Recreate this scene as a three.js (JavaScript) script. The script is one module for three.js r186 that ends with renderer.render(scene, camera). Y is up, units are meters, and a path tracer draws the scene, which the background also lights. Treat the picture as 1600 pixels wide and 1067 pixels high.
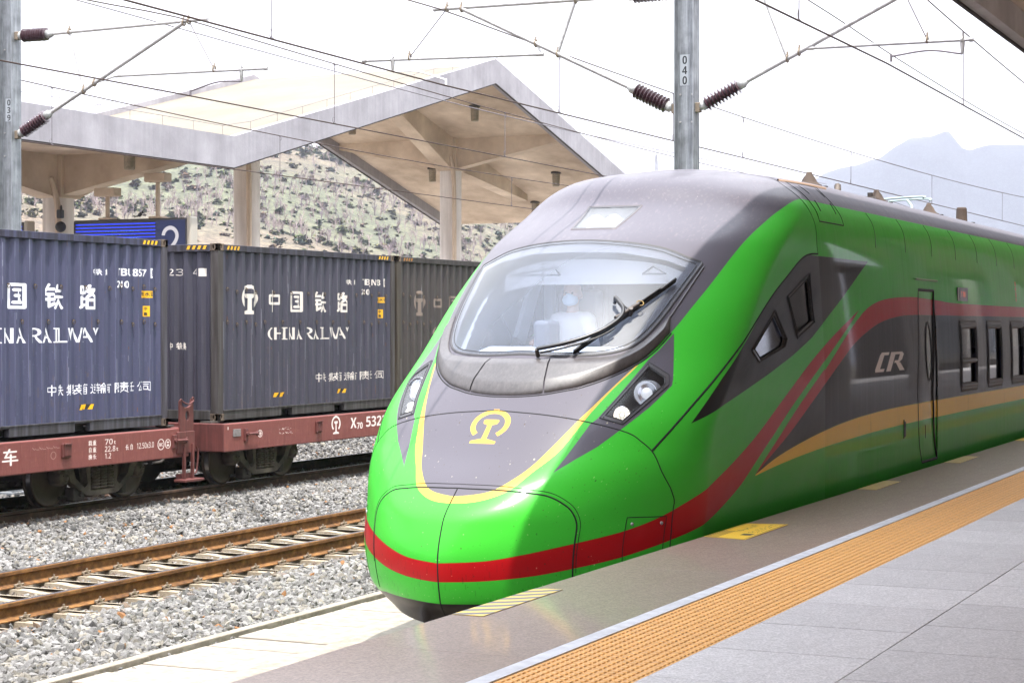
import * as THREE from 'three';
import { mergeGeometries } from 'three/addons/utils/BufferGeometryUtils.js';
import { MarchingCubes } from 'three/addons/objects/MarchingCubes.js';
import { RoundedBoxGeometry } from 'three/addons/geometries/RoundedBoxGeometry.js';

// ------------------------------------------------------------------ camera, sky, sun, exposure
const renderer = new THREE.WebGLRenderer({ antialias: true });
renderer.setSize(1024, 682);
renderer.toneMapping = THREE.LinearToneMapping;
renderer.toneMappingExposure = 2.85;
renderer.shadowMap.enabled = true;
const scene = new THREE.Scene();
const camera = new THREE.PerspectiveCamera(20.39, 1024 / 682, 0.1, 12000);
const YAW = 24.86 * Math.PI / 180, PITCH = Math.atan(26.5 / 2967);
camera.position.set(0, 2.66, 0);
camera.lookAt(Math.cos(YAW) * 100, 2.66 - Math.tan(PITCH) * 100, -Math.sin(YAW) * 100);

const SUN = new THREE.Vector3(-0.217, 1, 0.2).normalize();
{
  const W = 512, H = 256, d = new Float32Array(W * H * 4);
  for (let j = 0; j < H; j++) for (let i = 0; i < W; i++) {
    const lat = ((j + 0.5) / H - 0.5) * Math.PI, lon = ((i + 0.5) / W - 0.5) * 2 * Math.PI;
    const x = Math.cos(lat) * Math.cos(lon), y = Math.sin(lat), z = Math.cos(lat) * Math.sin(lon);
    const a = Math.acos(Math.min(1, Math.max(-1, x * SUN.x + y * SUN.y + z * SUN.z))) * 180 / Math.PI;
    const t = Math.max(0, y), glow = 0.8 * Math.exp(-a / 22);
    const k = 0.53 + 1.2 * Math.pow(t, 1.2);
    const o = (j * W + i) * 4;
    d[o] = k * (0.985 - 0.14 * t) + glow; d[o + 1] = k * (0.98 - 0.06 * t) + glow * 0.97; d[o + 2] = k * (1.01 + 0.06 * t) + glow * 0.92; d[o + 3] = 1;
  }
  const sky = new THREE.DataTexture(d, W, H, THREE.RGBAFormat, THREE.FloatType);
  sky.mapping = THREE.EquirectangularReflectionMapping; sky.magFilter = THREE.LinearFilter; sky.needsUpdate = true;
  scene.background = sky; scene.environment = sky;
}
const sun = new THREE.DirectionalLight(new THREE.Color(1, 0.965, 0.91), 3.05);
sun.position.copy(SUN).multiplyScalar(120).add(new THREE.Vector3(35, 0, -15)); sun.target.position.set(35, 0, -15);
sun.castShadow = true; sun.shadow.mapSize.set(4096, 4096); sun.shadow.radius = 1;
Object.assign(sun.shadow.camera, { left: -70, right: 70, top: 70, bottom: -70, near: 1, far: 300 });
scene.add(sun, sun.target);
scene.fog = new THREE.FogExp2(0xe0e3f4, 0.00022);

// ------------------------------------------------------------------ helpers
function rngOf(s) { return () => { s |= 0; s = s + 0x6D2B79F5 | 0; let t = Math.imul(s ^ s >>> 15, 1 | s); t = t + Math.imul(t ^ t >>> 7, 61 | t) ^ t; return ((t ^ t >>> 14) >>> 0) / 4294967296; }; }
const V3 = (x, y, z) => new THREE.Vector3(x, y, z);
const P = (x, y, D) => new THREE.Vector3(x, y, -D);         // along the track, up, distance across from the camera
const lin = (r, g, b) => new THREE.Color().setRGB(r, g, b);
const used = {};
function numbered(n) { const k = used[n] = (used[n] || 0) + 1; return k === 1 ? n : n + '_' + String(k - 1).padStart(3, '0'); }
function tag(o, label, category, group, kind) {
  if (label) o.userData.label = label;
  if (category) o.userData.category = category;
  if (group) o.userData.group = group;
  if (kind) o.userData.kind = kind;
  return o;
}
function thing(name, label, category, group, kind) { const g = new THREE.Group(); g.name = numbered(name); scene.add(g); return tag(g, label, category, group, kind); }
function structure(name) { const g = new THREE.Group(); g.name = numbered(name); scene.add(g); g.userData.kind = 'structure'; return g; }
function boxUV(g, s = 1) {
  const p = g.attributes.position, n = g.attributes.normal, uv = new Float32Array(p.count * 2);
  for (let i = 0; i < p.count; i++) {
    const a = Math.abs(n.getX(i)), b = Math.abs(n.getY(i)), c = Math.abs(n.getZ(i));
    let u, v;
    if (b >= a && b >= c) { u = p.getX(i); v = p.getZ(i); } else if (a >= c) { u = p.getZ(i); v = p.getY(i); } else { u = p.getX(i); v = p.getY(i); }
    uv[i * 2] = u * s; uv[i * 2 + 1] = v * s;
  }
  g.setAttribute('uv', new THREE.BufferAttribute(uv, 2));
  return g;
}
function merge(list, keepUV) {
  const l = (Array.isArray(list) ? list : [list]).map(g0 => {
    let g = g0.index ? g0.toNonIndexed() : g0.clone();
    if (!g.attributes.normal) g.computeVertexNormals();
    for (const k of Object.keys(g.attributes)) if (!['position', 'normal', 'uv'].includes(k)) g.deleteAttribute(k);
    if (!keepUV || !g.attributes.uv) boxUV(g);
    g.morphAttributes = {};
    return g;
  });
  return l.length > 1 ? mergeGeometries(l) : l[0];
}
function mesh(name, geo, mat, parent, keepUV) {
  const m = new THREE.Mesh(merge(geo, keepUV), mat); m.name = numbered(name); m.castShadow = m.receiveShadow = true;
  (parent || scene).add(m); return m;
}
function share(name, g, mat, parent) { const m = new THREE.Mesh(g, mat); m.name = numbered(name); m.castShadow = m.receiveShadow = true; (parent || scene).add(m); return m; }
function renumber(o) { o.traverse(c => { c.name = numbered(c.name.replace(/_\d{3}$/, '')); }); return o; }
function box(x0, x1, y0, y1, D0, D1) { const g = new THREE.BoxGeometry(x1 - x0, y1 - y0, Math.abs(D1 - D0)); g.translate((x0 + x1) / 2, (y0 + y1) / 2, -(D0 + D1) / 2); return g; }
function rbox(x0, x1, y0, y1, D0, D1, r = 0.01, s = 2) { const g = new RoundedBoxGeometry(x1 - x0, y1 - y0, Math.abs(D1 - D0), s, r); g.translate((x0 + x1) / 2, (y0 + y1) / 2, -(D0 + D1) / 2); return g; }
function bar(a, b, r0, r1 = r0, seg = 10, open = false) {
  const d = b.clone().sub(a), g = new THREE.CylinderGeometry(r1, r0, d.length(), seg, 1, open);
  g.applyQuaternion(new THREE.Quaternion().setFromUnitVectors(V3(0, 1, 0), d.clone().normalize())); g.translate((a.x + b.x) / 2, (a.y + b.y) / 2, (a.z + b.z) / 2); return g;
}
function beam(a, b, w, h) { const d = b.clone().sub(a), g = new THREE.BoxGeometry(d.length(), h, w); const x = d.clone().normalize(); const z = V3(x.z, 0, -x.x); if (z.length() < 1e-4) z.set(0, 0, 1); z.normalize().negate(); const y = z.clone().cross(x); g.applyMatrix4(new THREE.Matrix4().makeBasis(x, y, z)); g.translate((a.x + b.x) / 2, (a.y + b.y) / 2, (a.z + b.z) / 2); return g; }
function tube(pts, r, seg = 40, rs = 6) { return new THREE.TubeGeometry(new THREE.CatmullRomCurve3(pts), seg, r, rs, false); }
function ring(p, R, r, rot = [0, 0, 0], a = 10, b = 5, arc = Math.PI * 2) { const g = new THREE.TorusGeometry(R, r, b, a, arc); g.applyMatrix4(new THREE.Matrix4().makeRotationFromEuler(new THREE.Euler(...rot))); g.translate(p.x, p.y, p.z); return g; }
function lathe(prof, at, dir, seg = 18) { const g = new THREE.LatheGeometry(prof.map(p => new THREE.Vector2(p[0], p[1])), seg); g.applyQuaternion(new THREE.Quaternion().setFromUnitVectors(V3(0, 1, 0), dir.clone().normalize())); g.translate(at.x, at.y, at.z); return g; }
// a shape drawn in (x, y), extruded across the track from D0 to D1
function plate(pts, D0, D1, holes = [], bev = 0) {
  const s = new THREE.Shape(pts.map(p => new THREE.Vector2(p[0], p[1])));
  for (const h of holes) s.holes.push(new THREE.Path(h.map(p => new THREE.Vector2(p[0], p[1]))));
  const dep = Math.abs(D1 - D0), g = new THREE.ExtrudeGeometry(s, { depth: dep - 2 * bev, bevelEnabled: bev > 0, bevelSize: bev, bevelThickness: bev, bevelOffset: -bev, bevelSegments: 2, curveSegments: 10 });
  g.translate(0, 0, -Math.max(D0, D1) + bev); return g;
}
// a shape drawn in (D, y), extruded along the track from x0 to x1
function section(pts, x0, x1, holes = []) {
  const s = new THREE.Shape(pts.map(p => new THREE.Vector2(p[0], p[1])));
  for (const h of holes) s.holes.push(new THREE.Path(h.map(p => new THREE.Vector2(p[0], p[1]))));
  const g = new THREE.ExtrudeGeometry(s, { depth: x1 - x0, bevelEnabled: false, curveSegments: 12 });
  g.applyMatrix4(new THREE.Matrix4().set(0, 0, 1, x0, 0, 1, 0, 0, -1, 0, 0, 0, 0, 0, 0, 1)); return g;
}
const ell = (cx, cy, rx, ry, n = 16) => Array.from({ length: n }, (_, i) => [cx + rx * Math.cos(i / n * 2 * Math.PI), cy + ry * Math.sin(i / n * 2 * Math.PI)]);

// ------------------------------------------------------------------ textures
function fbm(n, seed, oct = 5, base = 4, gain = 0.55, sx = 1, sy = 1) {
  const out = new Float32Array(n * n); let amp = 1, tot = 0;
  for (let o = 0; o < oct; o++) {
    const fx = Math.max(1, Math.round(base * sx)) << o, fy = Math.max(1, Math.round(base * sy)) << o, r = rngOf(seed + o * 101), L = new Float32Array(fx * fy);
    for (let i = 0; i < L.length; i++) L[i] = r();
    for (let y = 0; y < n; y++) { const v = y / n * fy, j = Math.floor(v), ty = v - j, wy = ty * ty * (3 - 2 * ty), j1 = (j + 1) % fy;
      for (let x = 0; x < n; x++) { const u = x / n * fx, i = Math.floor(u), tx = u - i, wx = tx * tx * (3 - 2 * tx), i1 = (i + 1) % fx;
        out[y * n + x] += amp * ((L[j * fx + i] * (1 - wx) + L[j * fx + i1] * wx) * (1 - wy) + (L[j1 * fx + i] * (1 - wx) + L[j1 * fx + i1] * wx) * wy); } }
    tot += amp; amp *= gain;
  }
  for (let i = 0; i < out.length; i++) out[i] /= tot;
  return out;
}
function dataTex(n, fn, srgb, m = n) {
  const d = new Uint8Array(n * m * 4);
  for (let i = 0; i < n * m; i++) { const c = fn(i, i % n, Math.floor(i / n)); d[i * 4] = Math.max(0, Math.min(255, c[0] * 255)); d[i * 4 + 1] = Math.max(0, Math.min(255, c[1] * 255)); d[i * 4 + 2] = Math.max(0, Math.min(255, c[2] * 255)); d[i * 4 + 3] = 255; }
  const t = new THREE.DataTexture(d, n, m); t.wrapS = t.wrapT = THREE.RepeatWrapping; t.magFilter = THREE.LinearFilter; t.minFilter = THREE.LinearMipmapLinearFilter; if (srgb) t.colorSpace = THREE.SRGBColorSpace; t.needsUpdate = true; return t;
}
const N1 = fbm(512, 11, 6, 4, 0.6), N2 = fbm(512, 29, 5, 16, 0.65), N3 = fbm(512, 57, 5, 3, 0.5), N4 = fbm(512, 91, 3, 64, 0.7), NS = fbm(512, 83, 5, 3, 0.6, 16, 1);
function mapOf(lo, hi, mix, rep, tint = [1, 1, 1]) {          // mottled multiplier map
  const t = dataTex(512, i => { const v = lo + (hi - lo) * Math.min(1, Math.max(0, mix(i) * 2.2 - 0.6)); return [v * (tint[0] * (1 - v) + v), v * (tint[1] * (1 - v) + v), v * (tint[2] * (1 - v) + v)]; }, true);
  t.repeat.set(rep, rep); return t;
}
function bumpOf(mix, rep, repY = rep) { const t = dataTex(512, i => { const v = mix(i); return [v, v, v]; }); t.repeat.set(rep, repY); return t; }
function canvasTex(w, h, draw) {
  const c = document.createElement('canvas'); c.width = w; c.height = h; const g = c.getContext('2d'); draw(g, w, h);
  const t = new THREE.CanvasTexture(c); t.colorSpace = THREE.SRGBColorSpace; t.anisotropy = 8; return t;
}
const css = (r, g, b) => { const f = v => Math.round(255 * (v <= 0.0031308 ? v * 12.92 : 1.055 * Math.pow(v, 1 / 2.4) - 0.055)); return `rgb(${f(r)},${f(g)},${f(b)})`; };
const M = (color, o = {}) => new THREE.MeshStandardMaterial({ color, roughness: 0.7, metalness: 0, ...o });
const PM = (color, o = {}) => new THREE.MeshPhysicalMaterial({ color, roughness: 0.5, metalness: 0, ...o });

const mottle = mapOf(0.72, 1, i => N1[i], 0.5, [0.95, 0.9, 0.85]), grain = mapOf(0.8, 1, i => N2[i], 1.5), fineBump = bumpOf(i => N2[i], 2), softBump = bumpOf(i => N1[i], 0.6);
const streak = mapOf(0.62, 1, i => NS[i], 0.35, [1.0, 0.85, 0.7]);
const mat = {
  concrete: M(lin(0.34, 0.325, 0.325), { map: mottle, bumpMap: softBump, bumpScale: 0.012, roughness: 0.85 }),
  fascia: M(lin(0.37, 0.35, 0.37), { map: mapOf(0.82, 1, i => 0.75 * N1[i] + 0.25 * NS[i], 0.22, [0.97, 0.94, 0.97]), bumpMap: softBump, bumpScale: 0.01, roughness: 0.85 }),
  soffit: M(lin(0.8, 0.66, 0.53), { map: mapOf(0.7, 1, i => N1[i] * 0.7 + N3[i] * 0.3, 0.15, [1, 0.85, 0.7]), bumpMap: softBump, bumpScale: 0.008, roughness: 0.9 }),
  roofTop: M(lin(0.2, 0.172, 0.128), { map: mapOf(0.85, 1, i => N1[i], 0.1), roughness: 0.9 }),
  slab: M(lin(0.33, 0.295, 0.25), { map: mapOf(0.74, 1, i => 0.5 * N1[i] + 0.5 * N2[i], 0.7, [1, 0.9, 0.75]), bumpMap: fineBump, bumpScale: 0.0015, roughness: 0.9 }),
  sleeper: M(lin(0.44, 0.39, 0.31), { map: mapOf(0.66, 1, i => 0.6 * N1[i] + 0.4 * N2[i], 0.8, [1, 0.8, 0.55]), bumpMap: fineBump, bumpScale: 0.004, roughness: 0.9 }),
  rust: M(lin(0.32, 0.155, 0.042), { map: mapOf(0.45, 1, i => 0.5 * N1[i] + 0.5 * N2[i], 0.9, [1, 0.8, 0.6]), bumpMap: fineBump, bumpScale: 0.002, roughness: 0.85 }),
  rustDark: M(lin(0.11, 0.055, 0.03), { map: mapOf(0.45, 1, i => 0.5 * N1[i] + 0.5 * N2[i], 0.9), bumpMap: fineBump, bumpScale: 0.002, roughness: 0.85 }),
  polished: M(lin(0.5, 0.49, 0.5), { metalness: 1, roughness: 0.3, map: grain }),
  clip: M(lin(0.24, 0.19, 0.14), { roughness: 0.6, metalness: 0.4 }),
  galv: M(lin(0.4, 0.42, 0.445), { metalness: 0.55, roughness: 0.5, map: mapOf(0.6, 1, i => 0.6 * N1[i] + 0.4 * NS[i], 0.8), bumpMap: fineBump, bumpScale: 0.001 }),
  galvLight: M(lin(0.55, 0.53, 0.52), { metalness: 0.6, roughness: 0.42, map: grain }),
  porcelain: PM(lin(0.05, 0.022, 0.028), { roughness: 0.28, clearcoat: 0.7, clearcoatRoughness: 0.15 }),
  ironCap: M(lin(0.5, 0.5, 0.48), { metalness: 0.3, roughness: 0.55, map: grain }),
  wire: M(lin(0.055, 0.03, 0.022), { roughness: 0.55, metalness: 0.5 }),
  wireGrey: M(lin(0.16, 0.14, 0.15), { roughness: 0.5, metalness: 0.5 }),
  wagonRed: M(lin(0.17, 0.047, 0.04), { map: mapOf(0.62, 1, i => 0.5 * N1[i] + 0.5 * NS[i], 0.5, [1, 0.85, 0.8]), bumpMap: softBump, bumpScale: 0.004, roughness: 0.62 }),
  grime: M(lin(0.085, 0.068, 0.056), { map: mapOf(0.5, 1, i => N1[i], 0.9), bumpMap: fineBump, bumpScale: 0.003, roughness: 0.75 }),
  grimeLight: M(lin(0.2, 0.158, 0.125), { map: mapOf(0.5, 1, i => N1[i], 0.9), bumpMap: fineBump, bumpScale: 0.003, roughness: 0.75 }),
  column: M(lin(0.76, 0.7, 0.66), { map: mapOf(0.82, 1, i => 0.5 * N1[i] + 0.5 * NS[i], 0.2, [1, 0.94, 0.88]), bumpMap: softBump, bumpScale: 0.005, roughness: 0.85 }),
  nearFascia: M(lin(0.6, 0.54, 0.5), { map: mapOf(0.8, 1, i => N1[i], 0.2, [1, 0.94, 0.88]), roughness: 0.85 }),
  black: M(lin(0.012, 0.012, 0.013), { roughness: 0.55 }),
  rubber: M(lin(0.018, 0.018, 0.019), { roughness: 0.6 }),
};
// ------------------------------------------------------------------ glyphs drawn as brush strokes (each stroke: x,y pairs in a 100 x 100 box)
const GL = {
  zhong: '15,25 85,25 85,62 15,62 15,25|50,4 50,98', guo: '12,8 88,8 88,95 12,95 12,8|28,28 72,28|32,50 68,50|26,76 76,76|50,28 50,76|60,57 68,66',
  tie: '28,5 10,32|18,22 42,22|14,42 40,42|28,42 28,90 44,78|8,62 44,62|60,8 52,30|55,28 90,28|48,52 96,52|72,5 72,52 48,95|72,55 96,95',
  lu: '12,10 40,10 40,34 12,34 12,10|26,34 26,88|26,58 42,58|14,52 14,88|8,92 46,82|66,5 50,34|62,20 88,20 52,58|60,26 96,54|58,62 88,62 88,94 58,94 58,62',
  ji: '32,4 12,36|26,20 26,58|26,18 84,18|26,31 80,31|26,44 80,44|22,57 88,57|54,8 54,57|58,4 64,14|8,70 92,70|50,58 50,99|48,70 14,96|52,70 88,96',
  zhuang: '20,8 20,44|8,14 16,24|6,40 20,30|40,18 94,18|66,4 66,40|46,40 88,40|50,46 54,54|8,58 92,58|48,58 12,84|30,72 30,94 52,84|54,60 90,96|78,66 62,76',
  xiang: '22,4 8,22|18,12 44,12|66,4 52,22|62,12 94,12|6,40 46,40|26,26 26,98|24,44 6,72|30,52 44,68|54,34 90,34 90,96 54,96 54,34|54,54 90,54|54,74 90,74',
  yun: '48,14 86,14|40,34 96,34|62,34 46,64 84,60|76,46 90,70|12,12 22,22|6,38 22,38 20,74|20,74 6,90|18,76 40,90 96,90',
  shu: '6,18 44,18|22,4 12,46 44,46|30,34 30,96|6,70 46,66|72,4 48,34|72,4 96,32|60,32 84,32|54,46 70,46 70,94|54,46 54,94|54,62 70,62|80,46 80,80|92,42 92,94',
  you: '6,22 94,22|44,4 8,64|34,42 34,96|34,42 78,42 78,96 66,90|34,58 78,58|34,74 78,74',
  xian: '12,8 12,98|12,10 38,10 24,36|24,36 38,54 16,66|50,10 86,10 86,48|50,29 86,29|50,48 86,48|50,10 50,92 68,80|64,48 96,94|94,56 76,68',
  ze: '16,12 84,12|22,26 78,26|6,40 94,40|50,3 50,40|24,52 24,80|24,52 76,52 76,80|50,58 46,78 14,98|56,82 86,98',
  ren: '32,4 6,50|22,34 22,98|84,8 44,20|34,46 96,46|64,16 64,88|40,88 92,88', gong: '38,8 10,48|60,6 94,46|48,44 22,88 74,80|62,62 84,96',
  si: '12,12 84,12 84,94 66,86|18,32 64,32|24,50 60,50 60,82 24,82 24,50', ping: '14,12 86,12|28,24 38,44|72,22 60,44|6,54 94,54|50,12 50,98',
  che: '14,18 86,18|46,4 20,50 82,50|6,72 94,72|54,36 54,98', zi: '50,2 40,16|24,16 76,16 76,94 24,94 24,16|24,42 76,42|24,68 76,68',
  zhongz: '76,6 24,14|8,28 92,28|22,40 78,40 78,70 22,70 22,40|22,55 78,55|50,10 50,92|14,80 86,80|4,94 96,94',
  zai: '10,20 56,20|32,6 32,36|6,36 94,36|36,40 14,66 56,66|32,50 32,96|6,82 58,78|64,6 70,60 92,96 96,80|90,46 62,88|78,10 88,22',
  huan: '22,6 22,92 10,84|6,30 38,30|6,60 38,50|56,6 46,24|54,14 76,14 70,28|48,28 88,28 88,56 48,56 48,28|42,64 96,64|68,40 66,66 42,96|70,68 94,96',
  chang: '72,6 34,34|6,46 94,46|34,6 34,92 56,80|50,46 94,94', shui: '50,4 50,94 38,86|10,30 40,30 12,80|84,20 58,44|56,40 94,88',
  an: '50,2 50,12|10,28 10,16 90,16 90,28|6,52 94,52|46,30 26,66 80,94|72,54 60,76 16,96',
};
function glyph(g, name, x, y, s, w, sy = s) {           // (x, y) top left
  g.lineCap = 'round'; g.lineJoin = 'round'; g.lineWidth = w;
  for (const st of GL[name].split('|')) { g.beginPath(); st.split(' ').forEach((q, i) => { const [a, b] = q.split(',').map(Number); const X = x + a / 100 * s, Y = y + b / 100 * sy; i ? g.lineTo(X, Y) : g.moveTo(X, Y); }); g.stroke(); }
}
function railLogo(g, cx, cy, s, color) {                // railway emblem, centred, s = overall height
  g.save(); g.translate(cx, cy); g.scale(s / 100, s / 100); g.strokeStyle = g.fillStyle = color; g.lineWidth = 13; g.lineCap = 'butt'; g.scale(1.22, 1);
  g.lineWidth = 11; g.beginPath(); g.arc(0, -7, 37, Math.PI * 0.72, Math.PI * 2.28); g.stroke();
  g.beginPath(); g.moveTo(-9, -44); g.lineTo(-6, -51); g.lineTo(6, -51); g.lineTo(9, -44); g.fill();
  g.beginPath(); g.moveTo(-17, -16); g.quadraticCurveTo(-17, -21, -11, -21); g.lineTo(11, -21); g.quadraticCurveTo(17, -21, 17, -16); g.lineTo(15, -9); g.lineTo(5, -5); g.lineTo(5.5, 34); g.lineTo(28, 41); g.lineTo(28, 48); g.lineTo(-28, 48); g.lineTo(-28, 41); g.lineTo(-5.5, 34); g.lineTo(-5, -5); g.lineTo(-15, -9); g.fill();
  g.restore();
}
function fitText(g, s, x, y, w, px, font = 'bold') { g.font = `${font} ${px}px sans-serif`; const k = w / g.measureText(s).width; g.save(); g.translate(x, y); g.scale(k, 1); g.fillText(s, 0, 0); g.restore(); }

// ------------------------------------------------------------------ ground, ballast, tracks
const nz = (n, x, y, s) => { const u = ((x * s) % 512 + 512) % 512, v = ((y * s) % 512 + 512) % 512, i = Math.floor(u), j = Math.floor(v), a = u - i, b = v - j, I = (i + 1) % 512, J = (j + 1) % 512; return (n[j * 512 + i] * (1 - a) + n[j * 512 + I] * a) * (1 - b) + (n[J * 512 + i] * (1 - a) + n[J * 512 + I] * a) * b; };
const gNoise = (x, D) => { const i = ((Math.floor(x * 30) % 512 + 512) % 512), j = ((Math.floor(D * 30) % 512 + 512) % 512); return N1[j * 512 + i] - 0.5; };
const BAL = [[5, -0.7], [8.2, -0.55], [9.9, -0.36], [10.2, -0.33], [11.3, -0.24], [11.5, -0.22], [14.0, -0.22], [15.0, -0.24], [16.4, -0.15], [17.2, -0.17], [19.8, -0.2], [21.5, -0.34], [22.4, -0.3], [23.4, -0.2], [25.8, -0.2], [26.5, -0.4]];
function lerpTab(t, v) { if (v <= t[0][0]) return t[0][1]; for (let i = 1; i < t.length; i++) if (v <= t[i][0]) { const a = t[i - 1], b = t[i]; return a[1] + (b[1] - a[1]) * (v - a[0]) / (b[0] - a[0]); } return t[t.length - 1][1]; }
const gy = (x, D) => lerpTab(BAL, D) + 0.05 * gNoise(x * 0.12, D * 0.12);
{
  const m = mesh('ground', (() => { const g = new THREE.PlaneGeometry(14000, 14000); g.rotateX(-Math.PI / 2); g.translate(0, -0.75, 0); return g; })(), M(lin(0.22, 0.19, 0.14), { map: mapOf(0.6, 1, i => N1[i], 0.02), roughness: 1 }));
  m.userData.kind = 'structure';
  const nx = 160, nd = 60, x0 = -10, x1 = 130, g = new THREE.PlaneGeometry(1, 1, nx, nd), p = g.attributes.position;
  for (let j = 0; j <= nd; j++) for (let i = 0; i <= nx; i++) { const x = x0 + (x1 - x0) * i / nx, D = 5.2 + 21.2 * j / nd; p.setXYZ(j * (nx + 1) + i, x, gy(x, D) - 0.05, -D); }
  g.computeVertexNormals(); const n = g.attributes.normal; if (n.getY(0) < 0) for (let i = 0; i < n.count; i++) n.setXYZ(i, -n.getX(i), -n.getY(i), -n.getZ(i));
  const b = mesh('ballast_bed', wind(g), M(lin(0.12, 0.11, 0.1), { map: mapOf(0.4, 1, i => N2[i], 1.2), bumpMap: fineBump, bumpScale: 0.03, roughness: 1 })); b.userData.kind = 'structure';
}
{
  const grp = thing('ballast_stones', 'loose grey crushed stone ballast between and beside the tracks', 'ballast', null, 'stuff'), r = rngOf(5);
  const geos = [];
  for (let k = 0; k < 6; k++) {
    const g = new THREE.IcosahedronGeometry(1, 0), p = g.attributes.position, rr = rngOf(100 + k), memo = {};
    for (let i = 0; i < p.count; i++) { const key = [p.getX(i), p.getY(i), p.getZ(i)].map(v => v.toFixed(3)).join(); const q = memo[key] || (memo[key] = [0.6 + 0.75 * rr(), 0.5 + 0.6 * rr(), 0.6 + 0.75 * rr()]); p.setXYZ(i, p.getX(i) * q[0] * 1.05, p.getY(i) * q[1] * 0.85, p.getZ(i) * q[2]); }
    g.computeVertexNormals(); boxUV(g, 4); geos.push(g);
  }
  const m = M(lin(1, 1, 1), { map: mapOf(0.7, 1, i => N2[i], 0.6), bumpMap: fineBump, bumpScale: 0.003, roughness: 0.92 });
  const spots = [];
  const add = (x, D, lift, smin, smax) => spots.push([x, D, lift, smin + (smax - smin) * Math.pow(r(), 1.6)]);
  const inRail = (D) => [12.013, 13.522, 17.79, 19.29].some(c => Math.abs(D - c) < 0.085);
  for (const [xa, xb, Da, Db, n, smin, smax] of [[11.5, 19, 10.0, 11.55, 9500, 0.026, 0.06], [19, 30, 10.0, 11.55, 7600, 0.025, 0.056], [12, 32, 11.55, 14.1, 9000, 0.02, 0.036], [14, 34, 14.1, 17.6, 30000, 0.023, 0.05], [34, 60, 10.0, 17.6, 16000, 0.025, 0.05], [18, 40, 17.9, 19.2, 5000, 0.02, 0.04], [20, 60, 19.4, 26.2, 30000, 0.025, 0.05]])
    for (let i = 0; i < n; i++) { const x = xa + (xb - xa) * r(), D = Da + (Db - Da) * r(); if (inRail(D)) continue;
      if (D > 11.6 && D < 13.95) { const ph = ((x - 19.81) / 0.583 % 1 + 1.5) % 1 - 0.5; if (Math.abs(ph) < 0.27 && r() < 0.985) continue; add(x, D, -0.012, smin, smax); } else add(x, D, (r() - 0.35) * 0.055, smin, smax); }
  for (let k = 0; k < 90; k++) add(12 + 8 * r(), 9.62 + 0.35 * Math.pow(r(), 0.5), 0.05, 0.012, 0.03);   // strays on the kerb
  const cnt = geos.map(() => 0); spots.forEach((_, i) => cnt[i % 6]++);
  const im = geos.map((g, k) => { const q = new THREE.InstancedMesh(g, m, cnt[k]); q.name = numbered('stones'); q.castShadow = q.receiveShadow = true; grp.add(q); return q; });
  const o = new THREE.Object3D(), c = new THREE.Color(), at = geos.map(() => 0);
  spots.forEach(([x, D, lift, s], i) => {
    const k = i % 6; o.position.set(x, gy(x, D) + lift, -D); o.rotation.set(r() * 6.28, r() * 6.28, r() * 6.28); o.scale.set(s * (0.8 + 0.5 * r()), s * (0.7 + 0.4 * r()), s * (0.8 + 0.5 * r())); o.updateMatrix(); im[k].setMatrixAt(at[k], o.matrix);
    const v = 0.13 + 0.25 * r(), w = r(); if (w < 0.012) c.setRGB(0.34, 0.16, 0.06); else if (w < 0.2) c.setRGB(v * 1.08, v * 0.97, v * 0.8); else c.setRGB(v * 1.02, v * 0.965, v * 0.91); const near = Math.min(Math.abs(D - 12.013), Math.abs(D - 13.522), Math.abs(D - 17.79), Math.abs(D - 19.29)); if (near < 0.6 && r() < 0.75 - near) c.lerp(new THREE.Color().setRGB(0.16, 0.085, 0.04), 0.25 + 0.45 * r()); if (D > 14 && D < 17 && nz(N3, x, D, 40) > 0.56 && r() < 0.7) c.multiplyScalar(0.62); im[k].setColorAt(at[k]++, c);
  });
}
const railShape = c => { const q = (a, b) => [c + a, b]; return [q(-0.075, -0.176), q(0.075, -0.176), q(0.075, -0.165), q(0.02, -0.15), q(0.0085, -0.135), q(0.0085, -0.055), q(0.0365, -0.038), q(0.0365, -0.006), q(0.03, 0), q(-0.03, 0), q(-0.0365, -0.006), q(-0.0365, -0.038), q(-0.0085, -0.055), q(-0.0085, -0.135), q(-0.02, -0.15), q(-0.075, -0.165)]; };
const clipGeo = (() => {           // bolt, nut and two spring-clip loops, at its own origin, facing +z
  const l = [bar(V3(0, 0, 0.02), V3(0, 0.075, 0.02), 0.012, 0.012, 6), bar(V3(0, 0.03, 0.02), V3(0, 0.052, 0.02), 0.024, 0.024, 6), ring(V3(-0.045, 0.028, 0.015), 0.024, 0.0085, [0.9, 0, 0], 10, 5), ring(V3(0.045, 0.028, 0.015), 0.024, 0.0085, [0.9, 0, 0], 10, 5), bar(V3(-0.04, 0.03, -0.02), V3(0.04, 0.03, -0.02), 0.008)];
  const b = new THREE.BoxGeometry(0.13, 0.03, 0.05); b.translate(0, 0, 0.04); l.push(b); return merge(l);
})();
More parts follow.
